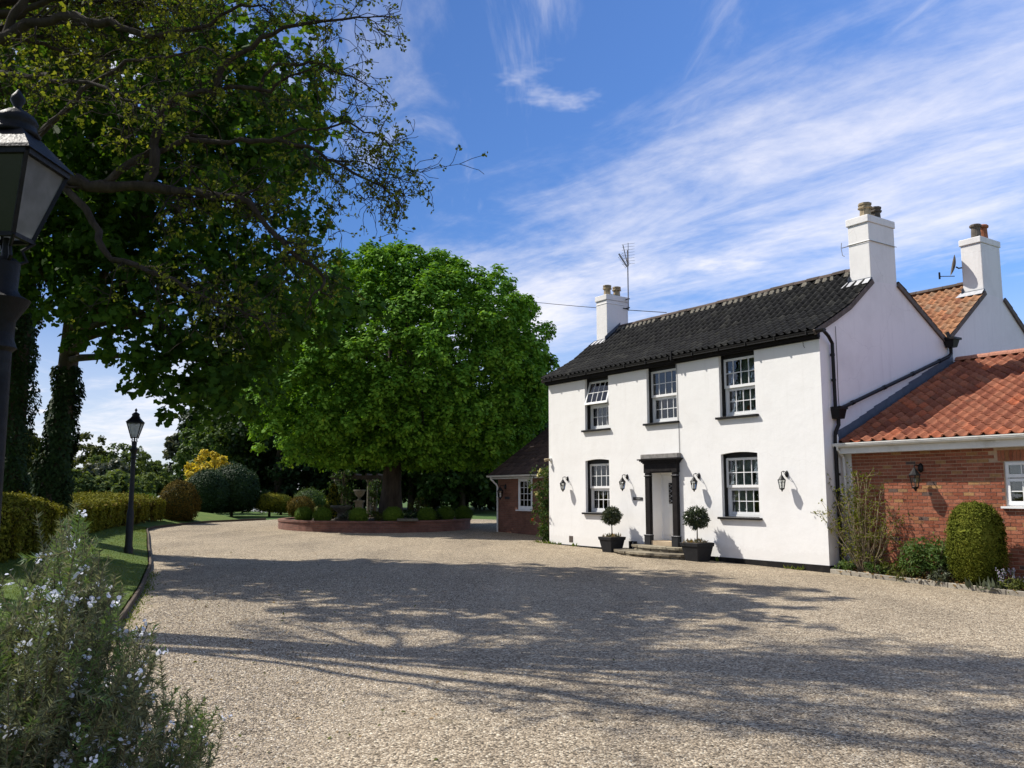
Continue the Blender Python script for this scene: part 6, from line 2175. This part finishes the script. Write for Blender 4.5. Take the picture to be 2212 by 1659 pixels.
wood_tree(462, 972, 118, 54, 'leaf_yellow', 'golden yellow leaved small tree behind the dark clipped domes', 'golden_tree', None, n=150, leaf=0.26, lowfrac=0.2)
wood_tree(462, 905, 165, 62, 'leaf_mid', 'mid green tree above and left of the golden tree', n=260, leaf=0.34, lowfrac=0.1)
for px, top, wid, Y, mat, lab in (
        (545, 640, 210, 66, 'leaf_wood', 'dark tall wood tree behind the golden tree'),
        (480, 790, 150, 72, 'leaf_dark', 'dark wood tree behind and left of the golden tree'),
        (610, 760, 240, 62, 'leaf_dark', 'dark wood tree behind the left side of the domed tree'),
        (760, 800, 260, 64, 'leaf_dark', 'dark wood tree directly behind the pergola'),
        (890, 860, 230, 60, 'leaf_wood', 'dark wood tree just right of the domed tree trunk'),
        (1000, 870, 220, 57, 'leaf_wood', 'wood tree hanging low between domed tree and annexe'),
        (1100, 820, 240, 60, 'leaf_dark', 'wood tree rising behind the annexe roof'),
        (690, 700, 240, 72, 'leaf_dark', 'dark wood tree hidden behind the upper left of the domed tree'),
        (940, 760, 240, 74, 'leaf_dark', 'dark wood tree hidden behind the middle of the domed tree'),
        (1060, 850, 240, 76, 'leaf_dark', 'dark wood tree at the back behind the annexe'),
        (1190, 800, 180, 66, 'leaf_wood', 'wood tree showing at the left corner of the white house')):
    wood_tree(px, top, wid, Y, mat, lab, n=460, leaf=0.44, lowfrac=0.10)
# low dark undergrowth closing the wood
for px, top, wid, Y in ((560, 950, 200, 70), (700, 950, 200, 70), (840, 950, 200, 68), (980, 950, 200, 66), (1090, 950, 180, 64), (470, 950, 160, 72)):
    wood_tree(px, top, wid, Y, 'leaf_dark', 'dark undergrowth bush at %s' % {560: 'the left foot of the wood', 700: 'the foot of the wood behind the brown shrub', 840: 'the foot of the wood behind the domed tree trunk', 980: 'the foot of the wood right of the trunk', 1090: 'the foot of the wood beside the annexe', 470: 'the foot of the wood behind the clipped domes'}[px], 'undergrowth_bush', 'undergrowth at the foot of the wood', n=420, leaf=0.50, lowfrac=0.0)
# pale feathery tree at the wood edge
wood_tree(392, 935, 60, 70, 'leaf_grey', 'pale feathery tree at the left edge of the wood', n=60, leaf=0.4, lowfrac=0.4)
# hedgerow far across the meadow
for px, top, wid, Y, mat, lab in (
        (195, 926, 105, 74, 'leaf_olive', 'olive tree standing highest in the far hedgerow'),
        (272, 962, 130, 70, 'leaf_row', 'broad green hedgerow tree right of the olive one'),
        (330, 985, 90, 76, 'leaf_row', 'smaller green hedgerow tree behind the lamp post'),
        (362, 1018, 110, 95, 'leaf_row', 'low distant hedgerow tree before the pale sky'),
        (225, 1000, 130, 60, 'leaf_grey', 'grey green bush in the near hedgerow'),
        (250, 1028, 150, 52, 'leaf_row', 'rounded green bush just behind the golden hedge'),
        (60, 925, 110, 62, 'leaf_olive', 'olive hedgerow tree between the ivied trunks'),
        (70, 980, 120, 46, 'leaf_olive', 'low olive bush before the tree between the ivied trunks'),
        (315, 1030, 100, 62, 'leaf_row', 'small green bush right of the lamp post'),
        (140, 1022, 110, 50, 'leaf_row', 'green bush half hidden beside the ivied trunk')):
    wood_tree(px, top, wid, Y, mat, lab, 'hedgerow_tree', 'trees and bushes of the far hedgerow', n=280, leaf=0.32, lowfrac=0.02)

# tall meadow plants behind the hedge
m_ = 5000
px_ = rng.uniform(90, 330, m_); Yv = rng.uniform(38, 48, m_)
xx = (px_ - CX) / 1890 * Yv
pos = np.column_stack([xx, Yv, g(xx, Yv) + 0.3 + rng.uniform(0, 0.9, m_)])
tag(link('meadow_growth', leaf_mesh('meadow_growth', pos, rng.normal(size=(m_, 3)), rng.uniform(0.15, 0.3, m_), [M['leaf_mid'], M['petal_white']], 'lance', 0.1, along=unit(rng.normal(size=(m_, 3)) * 0.5 + np.array([0, 0, 1.0])), midx=(rng.uniform(size=m_) < 0.03).astype(int)), kind='stuff'), 'tall rough growth in the meadow behind the golden hedge', 'plants')


# ------------------------------------------------------------------ raised brick bed
bed = thing('raised_bed', 'round raised brick bed around the domed tree', 'raised bed', (BC[0], BC[1], bz))
n = 64
for name, r0, r1, z0, z1, mat in (('brick_wall', BR - 0.22, BR, -0.15, 0.32, 'brick_bed'), ('coping', BR - 0.25, BR + 0.03, 0.325, 0.405, 'brick_bed')):
    P, fs = [], []
    for i in range(n):
        q = 2 * math.pi * i / n
        c, s_ = math.cos(q), math.sin(q)
        P += [(c * r0, s_ * r0, z0), (c * r1, s_ * r1, z0), (c * r1, s_ * r1, z1), (c * r0, s_ * r0, z1)]
    for i in range(n):
        a, b = 4 * i, 4 * ((i + 1) % n)
        fs += [(a + 1, b + 1, b + 2, a + 2), (a + 2, b + 2, b + 3, a + 3), (a + 3, b + 3, b, a), (a, b, b + 1, a + 1)]
    MB().poly(P, fs).build(name, M[mat], bed)
P = [(math.cos(2 * math.pi * i / n) * (BR - 0.24), math.sin(2 * math.pi * i / n) * (BR - 0.24), 0.34) for i in range(n)]
MB().poly(P, [tuple(range(n))]).build('soil', M['soil'], bed)
P = gp(902, 1140)
t = thing('stone_slab', 'weathered stone slab resting on the bed wall right of the trunk', 'slab', (P[0], BC[1] - BR * 0.90, bz + 0.405), 0.25)
MB().poly([(-0.42, -0.22, 0), (0.40, -0.24, 0), (0.44, 0.18, 0), (-0.38, 0.22, 0), (-0.42, -0.22, 0.09), (0.40, -0.24, 0.08), (0.44, 0.18, 0.085), (-0.38, 0.22, 0.09)], [(0, 3, 2, 1), (4, 5, 6, 7), (0, 1, 5, 4), (1, 2, 6, 5), (2, 3, 7, 6), (3, 0, 4, 7)]).build('slab', M['stone_urn'], t)

BL = {655: 'leftmost bright green box ball on the bed', 695: 'bright box ball second from the left on the bed', 773: 'box ball third from the left, in front of the urn', 848: 'box ball directly in front of the tree trunk', 921: 'shaded box ball first right of the stone slab', 961: 'shaded box ball second from the right on the bed', 1001: 'shaded rightmost box ball on the bed'}
for px, lab in BL.items():
    Yb = 36.2 if px < 700 else 35.6
    x = (px - CX) / 1884 * Yb
    dy = math.sqrt(max(0.2, (BR - 0.62) ** 2 - (x - BC[0]) ** 2)) if abs(x - BC[0]) < BR - 0.65 else 0.3
    Yb = BC[1] - dy
    x = (px - CX) / 1884 * Yb
    r_ = 0.36 * rng.uniform(0.92, 1.06)
    topiary('box_ball', lab, 'topiary', (x, Yb, bz + 0.34), r_, r_, r_ * 0.9, M['box'], 1100, 0.035, 0.0, 'clipped box balls on the raised bed', shag=0.012, lumps=0.02, core=M['box'])


def loose_shrub(name, label, c, rx, rz_, mat, n, leaf, cat='shrub', group=None, shape='oval', stems=8, flowers=None, nf=0, up=0.4):
    """open leafy shrub on several stems; c is the ground point"""
    t = thing(name, label, cat, tuple(c), 0.0, group)
    lines_, ends = [], []
    for i in range(stems):
        q = rng.uniform(0, 6.28); k = rng.uniform(0.2, 0.8)
        e = np.array([math.cos(q) * rx * k, math.sin(q) * rx * k, rz_ * rng.uniform(0.6, 1.0)])
        w_ = wiggle((0.05 * math.cos(q), 0.05 * math.sin(q), -0.03), e, 5, 0.08)
        lines_.append((w_, [0.018, 0.015, 0.012, 0.009, 0.006])); ends.append(w_)
    link('stems', tubes_mesh('stems', lines_, M['twig'], 5), t)
    d = unit(rng.normal(size=(n // 14, 3)))
    cen = d * np.array([rx, rx, rz_ * 0.5]) * rng.uniform(0.35, 1.0, (n // 14, 1)) + np.array([0, 0, rz_ * 0.55])
    cen[:, 2] = np.maximum(cen[:, 2], 0.04)
    pos, nr = cluster_leaves(cen, d, max(0.08, rx * 0.22), 14, 0.9, up, 0.6)
    pos[:, 2] = np.maximum(pos[:, 2], 0.01)
    link('foliage', leaf_mesh('foliage', pos, nr, rng.uniform(0.7, 1.3, len(pos)) * leaf, M[mat], shape, 0.15), t)
    if flowers:
        d = unit(rng.normal(size=(nf, 3)))
        p_ = d * np.array([rx, rx, rz_ * 0.5]) * 0.98 + np.array([0, 0, rz_ * 0.55])
        pos, nr = cluster_leaves(p_, d, 0.035, 6, 1, 0.2, 0.6)
        link('flowers', leaf_mesh('flowers', pos, nr, 0.055, M[flowers], 'broad', 0.3), t)
    return t


def on_bed(px, Y):
    return ((px - CX) / 1884 * Y, Y, bz + 0.34)


loose_shrub('golden_shrub', 'yellow green leafy shrub between the left box balls', on_bed(697, 36.9), 0.42, 0.62, 'leaf_olive', 700, 0.10)
topiary('golden_conifer', 'slim golden conifer cone left of the climbing rose', 'conifer', on_bed(718, 39.5), 0.36, 0.36, 0.72, M['yew_gold'], 1200, 0.06, 0.05, None, shape='cone')
for px, Y, r_, h, mat, lab in ((760, 37.4, 0.5, 0.35, 'leaf_grey', 'low grey green plants round the stone bowl'), (815, 36.8, 0.5, 0.32, 'leaf_olive', 'low olive plants left of the tree trunk'), (885, 36.4, 0.6, 0.40, 'leaf_dark', 'low dark plants right of the tree trunk'), (905, 38.4, 0.5, 0.95, 'leaf_olive', 'pale leafy rose bush right of the tree trunk'), (940, 36.6, 0.4, 0.35, 'leaf_wood', 'low dark plants between the shaded box balls')):
    loose_shrub('bed_plant', lab, on_bed(px, Y), r_, h, mat, 420, 0.09, 'plant', 'low plants in the raised bed')

# stone bowl, urn, pergola, climbing rose behind the bed balls
p = on_bed(735, 37.6)
t = thing('stone_bowl', 'pale stone bowl on a thick foot among the bed plants', 'planter', p)
MB().lathe((0, 0, 0), [(0.30, 0), (0.30, 0.08), (0.16, 0.14), (0.15, 0.30), (0.22, 0.38), (0.42, 0.50), (0.46, 0.58), (0.46, 0.63), (0.38, 0.63), (0.34, 0.56)], 20).build('bowl', M['stone_urn'], t, smooth=True)
Yu = 44.5
xu = (775 - CX) / 1880 * Yu
t = thing('garden_urn', 'pale stone urn on a pedestal behind the raised bed', 'urn', (xu, Yu, float(g(xu, Yu))))
MB().frust((0, 0), 0.26, 0.26, 0, 0.10).frust((0, 0), 0.19, 0.18, 0.10, 0.95).frust((0, 0), 0.25, 0.25, 0.95, 1.05).build('pedestal', M['stone_urn'], t)
MB().lathe((0, 0, 1.05), [(0.14, 0), (0.06, 0.08), (0.08, 0.14), (0.24, 0.30), (0.27, 0.42), (0.34, 0.50), (0.32, 0.53), (0.22, 0.52)], 18).build('urn', M['stone_urn'], t, smooth=True)
Yp = 45.5
pg = thing('garden_pergola', 'shaded pergola with pale stone columns and a dark beam behind the bed', 'pergola', ((770 - CX) / 1880 * Yp, Yp, float(g(-8.1, Yp))))
px0 = (770 - CX) / 1880 * Yp
for px, dy in ((726, 0.6), (742, -0.2), (809, -0.2), (796, 0.9)):
    x = (px - CX) / 1880 * (Yp + dy) - px0
    MB().lathe((x, dy, 0), [(0.20, 0), (0.20, 0.12), (0.13, 0.18), (0.125, 1.95), (0.15, 1.98), (0.19, 2.05), (0.19, 2.12)], 12).build('column', M['stone_urn'], pg)
xl, xr = (722 - CX) / 1880 * Yp - px0, (816 - CX) / 1880 * Yp - px0
for dy in (-0.2, 0.75):
    MB().box(xl - 0.2, xr + 0.2, dy - 0.06, dy + 0.06, 2.125, 2.32).build('beam', M['dark_wood'], pg)
for i in range(5):
    x = xl + (xr - xl) * i / 4
    MB().box(x - 0.04, x + 0.04, -0.6, 1.15, 2.323, 2.42).build('rafter', M['dark_wood'], pg)
for px, sp, zt, lab in ((738, 0.75, 2.5, 'climbing rose covering the left pergola columns'), (809, 0.35, 2.1, 'climbing rose on the right pergola column')):
    x = (px - CX) / 1880 * (Yp - 0.4)
    b = (x, Yp - 0.45, float(g(x, Yp)))
    t = thing('climbing_rose', lab, 'climber', b, 0, 'climbing roses on the pergola')
    link('stems', tubes_mesh('stems', [(wiggle((0, 0, 0), (rng.uniform(-.3, .3), 0, zt), 8, 0.08), 0.015) for i in range(5)], M['twig'], 5), t)
    n = 130 if sp > 0.5 else 60
    cen = np.column_stack([rng.normal(0, sp * 0.5, n), rng.normal(0, 0.25, n), rng.uniform(0.1, 1, n) ** 0.8 * zt])
    pos, nr = cluster_leaves(cen, unit(rng.normal(size=(n, 3))), 0.18, 12)
    link('foliage', leaf_mesh('foliage', pos, nr, rng.uniform(0.07, 0.13, len(pos)), M['leaf_wood'], 'oval', 0.15), t)
# drifts of white flowers on the lawns
for (x0, x1, Y0, Y1, n, lab) in ((560, 625, 55, 60, 700, 'drift of small white flowers on the lawn before the wood'), (800, 838, 43, 45, 320, 'white flowers behind the raised bed'), (520, 560, 57, 61, 350, 'thin drift of white flowers beside the clipped domes')):
    Yv = rng.uniform(Y0, Y1, n); xv = (rng.uniform(x0, x1, n) - CX) / 1880 * Yv
    pos = np.column_stack([xv, Yv, g(xv, Yv) + rng.uniform(0.03, 0.16, n)])
    tag(link('white_flowers', leaf_mesh('white_flowers', pos, rng.normal(size=(n, 3)) * 0.5 + np.array([0, -0.4, 1]), 0.09, M['petal_white'], 'broad', 0.2), kind='stuff'), lab, 'flowers')

# ------------------------------------------------------------------ climbing rose at the left corner of the house
p = hw(-0.48, 0.42)
b = np.array([p.x, p.y, g(p.x, p.y)])
t = thing('climbing_rose', 'leafy climber with a few yellow roses at the left corner of the white house', 'climber', tuple(b), TH)
link('stems', tubes_mesh('stems', [(wiggle((rng.uniform(-.15, .15), 0, -0.03), (rng.uniform(-.45, .4), rng.uniform(-.2, .3), rng.uniform(1.8, 2.6)), 8, 0.06), [0.02, 0.018, 0.016, 0.014, 0.012, 0.01, 0.008, 0.006]) for i in range(10)], M['twig'], 5), t)
n = 330
h = rng.uniform(0.0, 1, n)
cen = np.column_stack([rng.normal(0, 0.24, n) - 0.08 + 0.05 * h, rng.normal(0, 0.22, n), 0.05 + h * 2.45])
cen[:, 0] *= 0.75 + 0.5 * np.sin(h * math.pi)
cen[:, 0] = np.clip(cen[:, 0], -0.75, 0.36)
pos, nr = cluster_leaves(cen, unit(rng.normal(size=(n, 3)) + np.array([-0.2, -0.6, 0.1])), 0.14, 15, 1.0, 0.3, 0.7)
hh = pos[:, 2] / 2.5
mi = np.where(rng.uniform(size=len(pos)) < 0.12 + 0.5 * np.clip(hh - 0.6, 0, 1), 1, 0)
link('foliage', leaf_mesh('foliage', pos, nr, rng.uniform(0.05, 0.10, len(pos)), [M['leaf_wood'], M['leaf_olive']], 'oval', 0.15, midx=mi), t)
for nm, mt, sp in (('yellow_roses', 'petal_yellow', [(-0.55, -0.1, 2.25), (-0.62, -0.15, 1.65), (-0.50, -0.2, 1.6), (-0.25, -0.25, 2.40), (-0.1, -0.2, 2.3)]), ('red_bud', 'petal_red', [(-0.98, -0.05, 0.72)])):
    c = np.array(sp)
    pos, nr = cluster_leaves(c, np.tile([0, -1.0, 0.2], (len(c), 1)), 0.045, 14, 1, 0.2, 0.5)
    link(nm, leaf_mesh(nm, pos, nr, 0.07, M[mt], 'broad', 0.3), t)
link('side_shoot', tubes_mesh('side_shoot', [(wiggle((-0.2, 0, 0.4), (-0.98, -0.05, 0.72), 5, 0.05), 0.006)], M['twig'], 5), t)

# ------------------------------------------------------------------ bed in front of the extension
P0, P1 = np.array(hw(LEN + 0.06, -0.03))[:2], np.array(hw(15.5, -0.62))[:2]
kb = thing('bed_kerb', 'low pale concrete kerb along the bed by the extension', 'kerb', (P0[0], P0[1], 0), 0)
d = (P1 - P0); L_ = np.linalg.norm(d); d /= L_
n = 8
for i in range(n):
    a, b = P0 + d * L_ * i / n, P0 + d * (L_ * (i + 1) / n - 0.012)
    bevel(MB().bar((a[0] - P0[0], a[1] - P0[1], g(*a) + 0.015), (b[0] - P0[0], b[1] - P0[1], g(*b) + 0.015 + random.uniform(-0.008, 0.008)), 0.075, 0.17).build('kerb_stone', M['kerb_stone'], kb), 0.01, 1)
mb = MB()
cor = [P0, P1, np.array(hw(15.5, 0.75))[:2], np.array(hw(LEN + 0.0, 0.75))[:2]]
zc = [g(*c) + 0.06 for c in cor]
zc[2] += 0.06; zc[3] += 0.10
mb.poly([(c[0], c[1], z) for c, z in zip(cor, zc)], [(0, 1, 2, 3)])
mb.build('bed_soil', M['soil'], kind='structure')


def bedp(u, v):
    p = hw(u, v)
    return (p.x, p.y, float(g(p.x, p.y)) + 0.07)


# bare budding shrub in the corner
b = bedp(11.55, 0.18)
t = thing('twiggy_shrub', 'tall twiggy shrub with opening buds in the corner by the downpipe', 'shrub', b)
lines, tips = [], []
NT0 = NT
NT = np.array([0.0, 0, 0])
for i in range(54):
    q = rng.uniform(0, 6.28)
    sp = rng.uniform(0.05, 1.0) ** 0.8
    ex = np.array([math.cos(q) * 1.15 * sp - 0.1, math.sin(q) * 0.42 * sp, rng.uniform(1.2, 2.3) * (1 - 0.3 * sp ** 2)])
    if ex[1] > 0.45:
        ex[1] = 0.45
    rz_ = TH
    e = np.array([EU[0] * ex[0] + EV[0] * ex[1], EU[1] * ex[0] + EV[1] * ex[1], ex[2]])
    w_ = wiggle((e[0] * 0.10, e[1] * 0.10, -0.05), e, 7, 0.05)
    lines.append((w_, list(np.linspace(0.013, 0.004, 7))))
    for k_ in range(6):
        j = rng.integers(2, 7)
        dd = unit(w_[j] - w_[j - 1] + rng.normal(size=3) * 0.45)
        e2 = w_[j] + dd * rng.uniform(0.15, 0.4)
        w2 = wiggle(w_[j], e2, 4, 0.05)
        lines.append((w2, [0.005, 0.004, 0.0035, 0.003]))
        for q_ in (1, 2, 3):
            tips.append(w2[q_])
    tips += [w_[5], w_[6], w_[4]]
link('stems', tubes_mesh('stems', lines, M['twig_pale'], 4), t)
tp = np.array(tips)
low = tp[:, 2] < 0.9
per = 3
pos = np.repeat(tp, per, 0) + rng.normal(size=(len(tp) * per, 3)) * 0.02
link('leaves', leaf_mesh('leaves', pos, rng.normal(size=pos.shape), rng.uniform(0.03, 0.06, len(pos)), M['leaf_young'], 'quad', 0.2, along=unit(rng.normal(size=pos.shape) + np.array([0, 0, 0.8]))), t)
NT = NT0
loose_shrub('leafy_shrub', 'low spreading green leafy shrub under the brick wall', bedp(13.15, 0.12), 0.62, 0.78, 'leaf_mid', 2800, 0.10, shape='lance', stems=14, up=0.5)
topiary('barrel_yew', 'clipped golden green yew barrel before the brick wall', 'topiary', bedp(14.12, -0.02), 0.47, 0.42, 0.74, M['yew_green'], 7000, 0.030, 0.06, None, shape='barrel', shag=0.02, lumps=0.03, core=M['yew_green'])
b = bedp(14.72, -0.22)
t = thing('lilac_flowers', 'pale lilac flower spikes at the right foot of the yew barrel', 'flowers', b)
lines, hd = [], []
for i in range(16):
    x, y = rng.normal(0, 0.22), rng.normal(0, 0.10)
    h = rng.uniform(0.22, 0.42)
    lines.append((wiggle((x, y, 0), (x + 0.03, y, h), 4, 0.04), 0.004))
    for k_ in range(9):
        hd.append((x + 0.03 + rng.normal(0, 0.012), y + rng.normal(0, 0.012), h - 0.012 * k_))
link('stems', tubes_mesh('stems', lines, M['leaf_mid'], 4), t)
hd = np.array(hd)
link('flowers', leaf_mesh('flowers', hd, rng.normal(size=hd.shape), 0.03, M['petal_lilac'], 'broad', 0.3), t)
pos = np.column_stack([rng.normal(0, 0.25, 160), rng.normal(0, 0.12, 160), np.zeros(160)])
link('leaves', leaf_mesh('leaves', pos, rng.normal(size=pos.shape), rng.uniform(0.12, 0.24, 160), M['leaf_grey'], 'lance', 0.1, along=unit(rng.normal(size=pos.shape) * 0.5 + np.array([0, 0, 1.0]))), t)
for u, v, r_, h, mat, lab in ((11.9, -0.02, 0.30, 0.22, 'leaf_mid', 'low green plant at the foot of the twiggy shrub'), (12.35, 0.05, 0.28, 0.28, 'leaf_olive', 'yellowish low plant left of the leafy shrub'), (13.55, -0.28, 0.22, 0.20, 'leaf_grey', 'bluish grey low plant at the left foot of the yew barrel'), (14.95, -0.35, 0.3, 0.16, 'leaf_olive', 'low plant by the kerb at the right picture edge'), (11.05, 0.12, 0.22, 0.2, 'leaf_mid', 'low tuft at the foot of the downpipe'), (12.75, -0.18, 0.25, 0.15, 'leaf_olive', 'low tuft by the kerb below the leafy shrub')):
    loose_shrub('ground_plant', lab, bedp(u, v), r_, h, mat, 320, 0.09, 'plant', 'low plants in the bed by the extension', 'lance', 5)
m_ = 500
uu, vv = rng.uniform(11.0, 15.3, m_), rng.uniform(-0.2, 0.6, m_)
pos = np.array([bedp(a, b - 0.09 * (a - 11)) for a, b in zip(uu, vv)]) + np.array([0, 0, 0.02])
tag(link('leaf_litter', leaf_mesh('leaf_litter', pos, rng.normal(size=(m_, 3)) * 0.4 + np.array([0, 0, 1]), rng.uniform(0.04, 0.10, m_), M['dry'], 'oval', 0.3), kind='stuff'), 'dry brown fallen leaves on the bed by the extension', 'leaves')
m_ = 700
uu = rng.uniform(-0.8, 11, m_); vv = -np.abs(rng.normal(0, 0.05, m_)) - 0.02
keep = (np.abs(uu - 5.45) > 1.9) & ((np.sin(uu * 2.1) + np.sin(uu * 5.3) > 0.9) | (uu < 0.5))
pos = np.array([(*tuple(hw(a, b))[:2], float(g(*tuple(hw(a, b))[:2]))) for a, b in zip(uu[keep], vv[keep])])
tag(link('wall_weeds', leaf_mesh('wall_weeds', pos, rng.normal(size=pos.shape), rng.uniform(0.05, 0.16, len(pos)), M['blade'], 'lance', 0.1, along=unit(rng.normal(size=pos.shape) * 0.5 + np.array([0, 0, 1.0]))), kind='stuff'), 'small weeds and grass along the foot of the white wall', 'weeds')
m_ = 1500
seg = rng.uniform(0, 1, m_)
K = np.array(KERB)
ss = rng.uniform(6.5, 24, m_)
Ls = np.concatenate([[0], np.cumsum(np.linalg.norm(np.diff(K, axis=0), axis=1))])
xk = np.interp(ss, Ls, K[:, 0]) + np.abs(rng.normal(0, 0.10, m_)) + 0.04
yk = np.interp(ss, Ls, K[:, 1])
pos = np.column_stack([xk, yk, g(xk, yk)])
tag(link('kerb_weeds', leaf_mesh('kerb_weeds', pos, rng.normal(size=pos.shape), rng.uniform(0.02, 0.07, m_), M['blade'], 'lance', 0.1, along=unit(rng.normal(size=pos.shape) * 0.6 + np.array([0, 0, 1.0]))), kind='stuff'), 'moss and weeds along the lawn edging', 'weeds')


# fallen leaves blown over the drive, thickest below the trees
m_ = 420
yk = rng.uniform(5.5, 26, m_)
xk = np.interp(yk, K[:, 1], K[:, 0]) + 0.2 + np.abs(rng.normal(0, 2.6, m_))
pos = np.column_stack([xk, yk, g(xk, yk) + 0.012])
tag(link('fallen_leaves', leaf_mesh('fallen_leaves', pos, rng.normal(size=(m_, 3)) * 0.3 + np.array([0, 0, 1]), rng.uniform(0.025, 0.06, m_), [M['dry'], M['leaf_olive']], 'oval', 0.35, midx=rng.integers(0, 2, m_)), kind='stuff'), 'scattered fallen leaves on the gravel below the trees', 'leaves')


# ------------------------------------------------------------------ rosemary in the foreground
def build_rosemary():
    poly = [(165, 1082), (205, 1150), (225, 1185), (250, 1270), (262, 1330), (330, 1340), (350, 1390), (340, 1490), (400, 1480), (470, 1525), (490, 1570), (440, 1680), (330, 1800), (-60, 1800), (-120, 1500), (-60, 1300), (0, 1250), (40, 1320), (85, 1270), (110, 1160)]
    P = np.array(poly, float)

    def inside(x, y):
        c = False
        j = len(P) - 1
        for i in range(len(P)):
            if (P[i, 1] > y) != (P[j, 1] > y) and x < (P[j, 0] - P[i, 0]) * (y - P[i, 1]) / (P[j, 1] - P[i, 1]) + P[i, 0]:
                c = not c
            j = i
        return c
    b = np.array([-1.95, 3.1, float(g(-1.95, 3.1))])
    t = thing('rosemary_bush', 'grey green rosemary bush with pale blue flowers in the near left corner', 'shrub', tuple(b))
    # tips named along the outline first, then spread through the mass
    targets = [(165, 1088, 3.0), (150, 1120, 3.05), (185, 1130, 3.0), (215, 1190, 3.05), (235, 1205, 3.2), (255, 1290, 3.2), (10, 1245, 2.7), (335, 1350, 3.5), (345, 1395, 3.5), (300, 1400, 3.4), (405, 1490, 3.7), (470, 1530, 3.8), (480, 1560, 3.75), (330, 1510, 3.5), (250, 1240, 3.1), (120, 1170, 3.0), (95, 1230, 2.9), (175, 1160, 3.1), (140, 1200, 2.95), (200, 1230, 3.1)]
    while len(targets) < 560:
        x, y = rng.uniform(-120, 490), rng.uniform(1090, 1790)
        if inside(x, y):
            targets.append((x, y, rng.uniform(2.45, 3.5) + max(0, x) * 0.0006))
    stems, needles, ndir, nal, nmat, fl, fd = [], [], [], [], [], [], []
    for x, y, Y in targets:
        e = at(x, y, Y) - b
        s = np.array([e[0] * 0.35 + rng.normal(0, 0.12), e[1] * 0.3 + rng.normal(0, 0.15), max(0.0, e[2] - rng.uniform(0.5, 0.95)) * 0.7])
        k = 9
        tt = np.linspace(0, 1, k)[:, None]
        mid = s * 0.5 + e * 0.5 + np.array([e[0] * 0.12, e[1] * 0.05, -0.10]) + rng.normal(0, 0.10, 3)
        pts = (1 - tt) ** 2 * s + 2 * tt * (1 - tt) * mid + tt ** 2 * e
        pts[1:-1] += rng.normal(0, 0.008, (k - 2, 3))
        stems.append((pts, list(np.linspace(0.0042, 0.0012, k))))
        L_ = np.linalg.norm(np.diff(pts, axis=0), axis=1).sum()
        # needled side shoots and the leading shoot
        shoots = [(pts, 0.25)]
        for i in range(6):
            j = rng.uniform(0.40, 0.97) * (k - 1); j0 = int(j)
            o = pts[j0]; d = unit(pts[min(j0 + 1, k - 1)] - pts[j0] + rng.normal(size=3) * 0.45 + np.array([0, 0, 0.12]))
            ln = rng.uniform(0.05, 0.15)
            q = np.array([o + d * ln * f + np.array([0, 0, 0.02 * f * f]) for f in np.linspace(0, 1, 4)])
            stems.append((q, [0.0016, 0.0014, 0.0012, 0.001]))
            shoots.append((q, 0.0))
        new = rng.uniform() < 0.34
        for q, start in shoots:
            sl = np.linalg.norm(np.diff(q, axis=0), axis=1).sum() * (1 - start)
            m = int(sl / 0.0026)
            f = rng.uniform(start, 1.0, m) * (len(q) - 1)
            i0 = np.minimum(f.astype(int), len(q) - 2)
            fr = (f - i0)[:, None]
            p_ = q[i0] * (1 - fr) + q[i0 + 1] * fr
            ax = unit(q[i0 + 1] - q[i0])
            sd = unit(np.cross(ax, rng.normal(size=(m, 3))))
            needles.append(p_); nal.append(unit(sd + ax * rng.uniform(0.5, 1.1, (m, 1))))
            ndir.append(np.cross(sd, ax) + rng.normal(size=(m, 3)) * 0.3)
            tipf = f / (len(q) - 1)
            nmat.append(((tipf > 0.72) & new).astype(int))
        for i in range(rng.integers(0, 3) + (1 if y < 1260 else 0)):
            j = rng.uniform(0.55, 1.0) * (k - 1); j0 = int(round(j))
            fl.append(pts[j0] + rng.normal(0, 0.012, 3)); fd.append(unit(rng.normal(size=3) + np.array([0, -0.7, 0.4])))
    link('stems', tubes_mesh('stems', stems, M['twig'], 3), t)
    p_, a_, n_, m_ = np.concatenate(needles), np.concatenate(nal), np.concatenate(ndir), np.concatenate(nmat)
    link('foliage', leaf_mesh('foliage', p_, n_, rng.uniform(0.018, 0.034, len(p_)), [M['rosemary'], M['rosemary_new']], 'needle', 0.2, along=a_, midx=m_), t)
    fl, fd = np.array(fl), np.array(fd)
    per = 9
    pos = np.repeat(fl, per, 0) + rng.normal(size=(len(fl) * per, 3)) * 0.011
    al = unit(np.repeat(fd, per, 0) * 0.4 + rng.normal(size=pos.shape))
    link('flowers', leaf_mesh('flowers', pos, np.repeat(fd, per, 0) + rng.normal(size=pos.shape) * 0.5, rng.uniform(0.009, 0.017, len(pos)), M['petal'], 'broad', 0.2, along=al), t)
    print('rosemary needles', len(p_))


build_rosemary()
